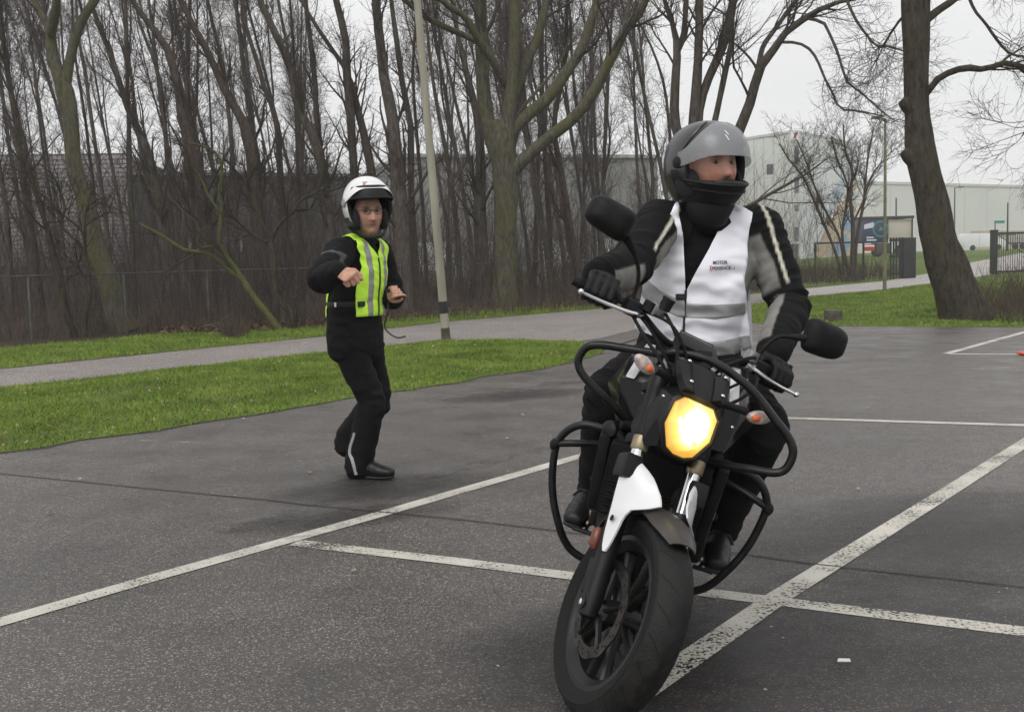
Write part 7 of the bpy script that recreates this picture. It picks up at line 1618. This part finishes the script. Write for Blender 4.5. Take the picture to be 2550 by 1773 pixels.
# ------------------------------------------------------------------ the instructor
base = gp(915, 1188); ins = thing('person', 'man in a yellow-green safety vest and white flip-up helmet pointing with his fist', 'person', (base[0], base[1], 0))
IB = ins.location.copy()
def iput(o): o.location = -IB; return o
B_ = lambda x, y, Y: A_(x, y, Y)
D0 = base[1]
ifw = Vector((math.sin(rad(60)), -math.cos(rad(60)), 0))      # chest faces to the right of the camera
pel, wai, che, nck = B_(884, 815, D0), B_(884, 745, D0), B_(892, 665, D0), B_(905, 598, D0)
irt = ifw.cross(VZ); shR = che + irt * .185 + VZ * .085 + ifw * .02; shL = che - irt * .165 + VZ * .085 + ifw * .02
elR = B_(806, 692, D0 - .43); wrR = B_(846, 676, D0 - .60); fiR = B_(872, 688, D0 - .64)
elL = B_(975, 735, D0 + .22); wrL = B_(958, 738, D0 + .02); fiL = B_(985, 727, D0 - .04)
hipR, hipL = pel + irt * .09 - VZ * .03, pel - irt * .09 - VZ * .03
knR, knL = B_(926, 1000, D0 - .06), B_(940, 990, D0 + .14)
anR, anL = B_(894, 1150, D0 - .02), B_(868, 1092, D0 + .22)
HFI = Vector((math.sin(rad(22)), -math.cos(rad(22)), -.05)).normalized(); HCI = B_(914, 512, D0 - .05); HMI = frame(HCI, HFI, (-.03, 0, 1)) @ Matrix.Scale(1.09, 4); FMI = HMI @ Matrix.Translation((0, .012, -.050))
mb = MB(); head_mesh(mb, FMI, 1.0)
sect(mb, [HCI + Vector((0, .03, -.08)), nck], [.055, .06], None, ifw)
sect(mb, *fine([pel, wai, che, nck], [(.09, .14), (.09, .13), (.10, .15), (.065, .09)]), ifw)
for sh, el, wr in ((shR, elR, wrR), (shL, elL, wrL)): sect(mb, *fine([che.lerp(sh, .4), sh, el, wr], [.055, .05, .040, .027]), VZ)
for hp_, kn, an in ((hipR, knR, anR), (hipL, knL, anL)): sect(mb, *fine([hp_, kn, an, an - VZ * .05], [.08, .055, .038, .035]), Vector((1, 0, 0)))
MR = frame(wrR, (fiR - wrR) + Vector((0, -.02, 0)), (0.25, -1.0, .40)); hand(mb, MR, [(1.15, 1.5, .9), (1.25, 1.55, .9), (1.3, 1.55, .9), (1.35, 1.5, .9)], 1.18, (1.1, .9), -1)
ML = frame(wrL, (fiL - wrL) + Vector((.01, -.02, .012)), (-.1, -.9, .25)); hand(mb, ML, [(.5, .9, .5), (1.0, 1.3, .8), (1.15, 1.4, .8), (1.2, 1.4, .8)], 1.0, (.8, .4), 1)
me = remesh(mb, .0038, 1, .25); V = coords(me); C = np.tile(np.array((.52, .28, .20)), (len(V), 1)); hd = (np.linalg.norm(V - np.array(FMI.translation), axis=1) < .165)
C[hd] = head_cols(V[hd], FMI.inverted(), .0, 1.0, (.56, .33, .25))
nn = np.array([noise.noise(Vector(p) * 30) for p in V]); C *= (1 + .12 * nn)[:, None]; paint_v(me, C); ibody = iput(finish('body', me, 'skin', ins)); eyes(ibody, FMI)
# glasses
mb = MB(); FR3 = FMI.to_3x3()
for sg in (1, -1):
    mb.tube([FMI @ Vector((sg * .033 + .021 * math.cos(a), .1005 - .02 * abs(.033 + .021 * math.cos(a) * sg) , .018 + .015 * math.sin(a))) for a in np.linspace(0, 2 * math.pi, 21)], .0018, 6, cap=False)
    mb.tube([FMI @ Vector((sg * .054, .098, .024)), FMI @ Vector((sg * .076, .06, .024)), FMI @ Vector((sg * .08, .0, .02))], .0016, 6)
mb.tube([FMI @ Vector((-.012, .1, .022)), FMI @ Vector((0, .104, .024)), FMI @ Vector((.012, .1, .022))], .0018, 6)
gl = iput(mb.build('glasses', 'glasses_frame', ins))
# trousers
mb = MB(); sect(mb, *fine([pel - VZ * .06, pel, wai], [(.125, .165), (.13, .17), (.12, .16)]), ifw)
for hp_, kn, an in ((hipR, knR, anR), (hipL, knL, anL)):
    sect(mb, *fine([hp_, hp_.lerp(kn, .5) - ifw * .01, kn, kn.lerp(an, .25), kn.lerp(an, .65), an, an - VZ * .05], [(.112, .105), (.098, .095), (.082, .082), (.082, .080), (.086, .080), (.084, .078), (.086, .080)]), ifw)
    sect(mb, [kn + ifw * .02 + VZ * .05, kn + ifw * .022 - VZ * .06], [.062, .060], None, ifw, 14)
segsT = [(hipR, knR), (knR, anR), (hipL, knL), (knL, anL)]
me = wrinkle(remesh(mb, .011, 4), segsT, .0065, (13, 8), 7, [(knR, .12), (knL, .12), (anR, .1), (anL, .1), (pel, .12)]); tro = iput(finish('trousers', me, 'trouser_black', ins))
bvt = BVHTree.FromPolygons([tuple(v) for v in coords(me)], [tuple(p.vertices) for p in me.polygons])
# silver piping down the near trouser leg
pp = []
for x, y in ((883, 1078), (880, 1090), (873, 1112), (871, 1130), (876, 1142), (881, 1160), (887, 1182)):
    o_ = Vector((0, 0, CAMH)); d_ = (A_(x, y, 6) - o_).normalized(); h_ = bvt.ray_cast(o_, d_); pp.append(h_[0] - d_ * .004 if h_[0] else A_(x, y, D0 - .1))
mb = MB(); mb.tube(catmull(pp, 4), .0095, 8, flat=(.35, 1.0), up=(0, -1, 0)); mb.build('trouser_piping', 'reflective', tro)
# boots
for nm, hl, toe in (('R', gp(886, 1182), gp(962, 1186)), ('L', None, None)):
    if nm == 'R': hl = Vector((anR.x - .015, anR.y + .01, .055)); f_ = Vector((.93, -.36, 0)).normalized(); u_ = VZ.copy(); an = anR; tp = 0
    else: hl = B_(856, 1108, D0 + .22); toe = B_(940, 1140, D0 + .16); toe.z = .035; f_ = (toe - hl).normalized(); u_ = f_.cross(Vector((0, 1, 0))); u_ = u_ if u_.z > 0 else -u_; an = anL
    mb = MB(); sect(mb, *fine([an - VZ * .0, hl + u_ * .03 + f_ * .01], [(.055, .050), (.050, .046)]), f_)
    sect(mb, *fine([hl - f_ * .02, hl + f_ * .08 + u_ * .008, hl + f_ * .16 - u_ * .006, hl + f_ * .225 - u_ * .012], [(.045, .040), (.048, .044), (.040, .048), (.030, .042)]), u_)
    me = wrinkle(remesh(mb, .008, 3), [(hl, hl + f_ * .2)], .002, (40, 14), 3); bo = iput(finish('boot', me, 'boot_black', ins))
    mb = MB(); sect(mb, *fine([hl - f_ * .03 - u_ * .042, hl + f_ * .06 - u_ * .041, hl + f_ * .15 - u_ * .043, hl + f_ * .235 - u_ * .038], [(.011, .040), (.011, .040), (.011, .046), (.010, .034)]), u_); mb.build('boot_sole', 'sole', bo)
# jacket
mb = MB(); sect(mb, *fine([pel - VZ * .115, pel, wai, wai.lerp(che, .5), che, che.lerp(nck, .6), nck], [(.150, .200), (.145, .192), (.135, .178), (.137, .180), (.132, .188), (.105, .155), (.07, .082)]), ifw, 26)
tor = MB(); tor.v, tor.f, tor.mi, tor.n = list(mb.v), list(mb.f), list(mb.mi), mb.n
for tm_ in (mb, tor): sect(tm_, *fine([shR - VZ * .01, che.lerp(nck, .7), shL - VZ * .01], [(.078, .075), (.085, .08), (.078, .075)]), VZ)
for sh, el, wr in ((shR, elR, wrR), (shL, elL, wrL)):
    sect(mb, *fine([sh.lerp(che, .15), sh, sh.lerp(el, .4), el.lerp(sh, .15), el, el.lerp(wr, .35), wr.lerp(el, .1), wr], [.084, .088, .084, .086, .084, .076, .060, .052]), VZ, 20)
sect(mb, [nck - VZ * .02, nck + VZ * .045], [.07, .068], [.074, .070], ifw)
segsJ = [(pel, wai), (wai, che), (che, nck), (shR, elR), (elR, wrR), (shL, elL), (elL, wrL)]
me = wrinkle(remesh(mb, .009, 4), segsJ, .010, (14, 8), 11, [(elR, .12), (elL, .12), (shR, .09)])
V = coords(me).astype(float); idx, tt, off = seg_info(V, segsJ); C = np.tile(np.array((.0065, .0065, .007)), (len(V), 1)); k = (idx == 3) & (np.abs(tt - .52 - .1 * np.sin(V[:, 2] * 60)) < .07); C[k] = (.075, .077, .082); paint_v(me, C)
jk = iput(finish('jacket', me, 'jacket_panels', ins))
# vest
bt = remesh(tor, .012, 4); bvh = BVHTree.FromPolygons([tuple(v) for v in coords(bt)], [tuple(p.vertices) for p in bt.polygons]); IF_ = frame(tuple(che), ifw); II_ = IF_.inverted()
hw, zb, zt = .150, -.285, .175
fr_o = {1: [(.003, .055), (.03, .10), (.06, .145), (.075, zt), (.120, zt - .015), (.150, .120), (.128, .06), (.125, .0), (.140, -.06), (hw, -.12), (hw, -.22), (hw + .005, zb), (.003, zb)]}
fr_o[-1] = [(-x, z) for x, z in fr_o[1]]
IFN = {}
for sg in (1, -1):
    me, fn = cloth_panel(II_, IF_, bvh, fr_o[sg], .014 + (.002 if sg > 0 else 0), .0115, seed=21 + sg, amp=.013); IFN[sg] = fn; o = solid(iput(finish('vest_front', me, 'vest_yellow', ins)), .003, -1)
bk = [(-.075, zt - .01), (.075, zt - .01), (.125, zt - .02), (.165, .10), (.185, .02), (.18, -.08), (.17, -.20), (.175, zb), (-.175, zb), (-.17, -.20), (-.18, -.08), (-.185, .02), (-.165, .10), (-.125, zt - .02)]
me, fb = cloth_panel(II_, IF_, bvh, bk, .016, .016, seed=31, amp=.006, front=False); solid(iput(finish('vest_back', me, 'vest_yellow', ins)), .003, -1)
# yoke over the shoulders joining front and back
for sg in (1, -1):
    mb = MB(); rows = []
    for t in np.linspace(0, 1, 13):
        x_in, x_out = .074, .130; row = []
        for u in np.linspace(0, 1, 6):
            x = sg * (x_in + (x_out - x_in) * u); pf = IFN[sg](x, zt - .02); pb = fb(x, zt - .025); p = pf.lerp(pb, t); h_ = bvh.ray_cast(p + VZ * .3, -VZ); z_ = max(p.z, (h_[0].z + .014) if h_[0] else p.z); row.append(Vector((p.x, p.y, z_)))
        rows.append(row)
    mb.loft(rows, closed=False); solid(iput(mb.build('vest_yoke', 'vest_yellow', ins)), .003, 0)
for sg in (1, -1):
    pl = [(sg * .062, zt - .03), (sg * .090, zt - .018), (sg * .098, .10), (sg * .088, .0), (sg * .086, -.15), (sg * .088, zb), (sg * .054, zb), (sg * .052, -.15), (sg * .054, .0), (sg * .060, .10)]
    me, _ = cloth_panel(II_, IF_, bvh, pl, .0165 + (.002 if sg > 0 else 0), .010, seed=21 + sg, amp=.013); solid(iput(finish('reflective_band', me, 'reflective_dark', ins)), .003, -1)
mb = MB(); mb.tube([IFN[1](.003, z) + ifw * .004 for z in np.linspace(.05, zb, 24)], .0055, 6); iput(mb.build('vest_zip', 'strap_black', ins))
# side strap with its buckle
mb = MB(); pf, pb = IFN[1](.125, -.215), fb(.15, -.215); h_ = [bvh.find_nearest(pf.lerp(pb, t) + irt * .05)[0] for t in (.25, .5, .75)]; mb.tube(catmull([pf] + [p + irt * .008 for p in h_] + [pb], 5), .016, 8, flat=(1.0, .25), up=VZ); iput(mb.build('side_strap', 'strap_black', ins))
mb = MB(); mb.box(pf + ifw * .008, (.05, .02, .032), frame((0, 0, 0), ifw).to_3x3()); iput(mb.build('strap_buckle', 'strap_black', ins, bevel=.004))
mb = MB(); mb.box(h_[1] + irt * .018, (.006, .012, .026), frame((0, 0, 0), ifw).to_3x3()); iput(mb.build('strap_tag', 'sticker_white', ins, bevel=.002))
# helmet: open shell with the chin bar swung up
heli = lambda th, ph, s=1.0: HMI @ Vector(helmet_r(th, ph, .128, .158, .155, .160) * s)
def keep_open(th, ph):
    p = helmet_r(th, ph, .128, .158, .155, .160); a = abs(th); bottom = p[2] + .135 - .03 * ss(1.2, 2.6, a)
    op = max((a - 1.02 - .25 * ss(-.1, .1, p[2])) * .13, p[2] - .052); return min(bottom, op)
hi_ = solid(iput(finish('helmet', outward(surf(heli, keep_open, ths, phs, True), HCI), ['helmet_white', 'helmet_liner'], ins)), .022, -1, 1, 1)
def raised(th, ph):
    k = ss(.72, .20, ph); p = Vector(helmet_r(th, ph, .128, .158, .155, .160)) * (1.03 + .01 * k); p.y += .050 * k * math.cos(th) ** 2; p.z += .012 * k * math.cos(th); return HMI @ p
cb = solid(finish('chin_bar', outward(surf(raised, lambda t, p: min(1.42 - abs(t), p - (.54 - .44 * ss(.3, 1.35, abs(t))), (.98 - .62 * ss(.2, 1.4, abs(t))) - p), list(np.linspace(-1.5, 1.5, 60)), list(np.linspace(-.1, 1.05, 36))), HCI), ['helmet_white', 'helmet_liner'], hi_), .012, -1, 1, 1)
mb = MB(); mb.tube([HMI @ (Vector(helmet_r(t, .245, .128, .158, .155, .160)) * 1.05 + Vector((0, .030 * math.cos(t) ** 2, 0))) for t in np.linspace(-.95, .95, 24)], .005, 8); mb.build('visor_edge', 'helmet_trim', hi_)
def inner(th, ph): return HMI @ (Vector(helmet_r(th, ph, .128, .158, .155, .160)) * .99 + Vector((0, .02 * math.cos(th), 0)))
finish('raised_visor', surf(inner, lambda t, p: min(1.05 - abs(t), p - .235, .72 - p), list(np.linspace(-1.15, 1.15, 40)), list(np.linspace(.15, .8, 24))), 'helmet_trim', hi_)
for sg in (1, -1):
    mb = MB(); mb.ball(HMI @ Vector((sg * .084, .04, -.075)), (.020, .050, .060), HMI.to_3x3() @ Matrix.Rotation(rad(sg * 15), 3, 'Z'), 14, 10); mb.build('cheek_pad', 'helmet_liner', hi_)
    mb = MB(); mb.lathe([(.026, 0), (.026, .005), (.018, .010), (.002, .010)], heli(sg * 1.42, .12, 1.02), HMI.to_3x3() @ Vector((sg, .1, .1)), 18); mb.build('chin_bar_hinge', 'reflective_dark', hi_)
mb = MB(); mb.tube(catmull([HMI @ Vector((-.085, .05, -.12)), HMI @ Vector((-.05, .09, -.160)), HMI @ Vector((0, .105, -.168)), HMI @ Vector((.05, .09, -.160)), HMI @ Vector((.085, .05, -.12))], 5), .011, 8, flat=(1, .5)); mb.build('chin_strap', 'strap_black', hi_)
mb = MB(); mb.ball(HMI @ Vector((.112, .085, -.105)), (.022, .032, .020), HMI.to_3x3(), 12, 8); mb.tube([HMI @ Vector((.125, .04, -.07)), HMI @ Vector((.122, .07, -.09)), HMI @ Vector((.112, .10, -.105))], [.014, .010, .012], 8); mb.build('microphone', 'helmet_liner', hi_)
for (t, p, w, h_, m_) in ((.30, .80, .10, .018, 'ink_black'), (.33, .72, .055, .022, 'sticker_red'), (.33, .67, .05, .010, 'ink_black')):
    finish('helmet_sticker', surf(lambda a, b: HMI @ ((HMI.inverted() @ raised(a, b)) * 1.008), lambda a, b: min(w - abs(a - t), h_ - abs(b - p)), list(np.linspace(t - .15, t + .15, 16)), list(np.linspace(p - .05, p + .05, 12))), m_, hi_)
# coiled lead at his side
rc = [wrL + Vector((.02, -.03, -.03)), B_(966, 775, D0 - .05), B_(958, 812, D0 - .02), B_(972, 832, D0 - .05), B_(992, 841, D0 - .06), B_(1010, 837, D0 - .05)]
mb = MB(); mb.tube(catmull(rc, 6), .0045, 8); tag(mb.build('cable', 'wire_black', None), 'thin black cable hanging beside the standing man in the safety vest', 'cable')
mb = MB(); mb.tube([fiL + Vector((-.03, -.02, .012)), fiL + Vector((-.055, -.02, .005))], [.012, .010], 10, flat=(1, .7)); tag(mb.build('hand_control', 'helmet_liner', None, ), 'small black control held in the standing man\'s left hand', 'remote')

# ================================================================== MIST: one closed box of thin damp air round the whole place
mz = bpy.data.materials.new('mist'); mz.use_nodes = True; nt = mz.node_tree; nt.nodes.clear(); ou = nt.nodes.new('ShaderNodeOutputMaterial'); pv = nt.nodes.new('ShaderNodeVolumePrincipled')
pv.inputs['Color'].default_value = (0.93, 0.94, 0.96, 1); pv.inputs['Density'].default_value = 0.0011; pv.inputs['Anisotropy'].default_value = 0.2; nt.links.new(pv.outputs[0], ou.inputs['Volume'])
MATS['mist'] = mz
mb = MB(); mb.box((20, 150, 11.0), (700, 400, 26)); hz = mb.build('haze', 'mist', smooth=False); hz['kind'] = 'stuff'; tag(hz, 'thin grey mist hanging over the whole place', 'mist')
scene.cycles.volume_bounces = 1
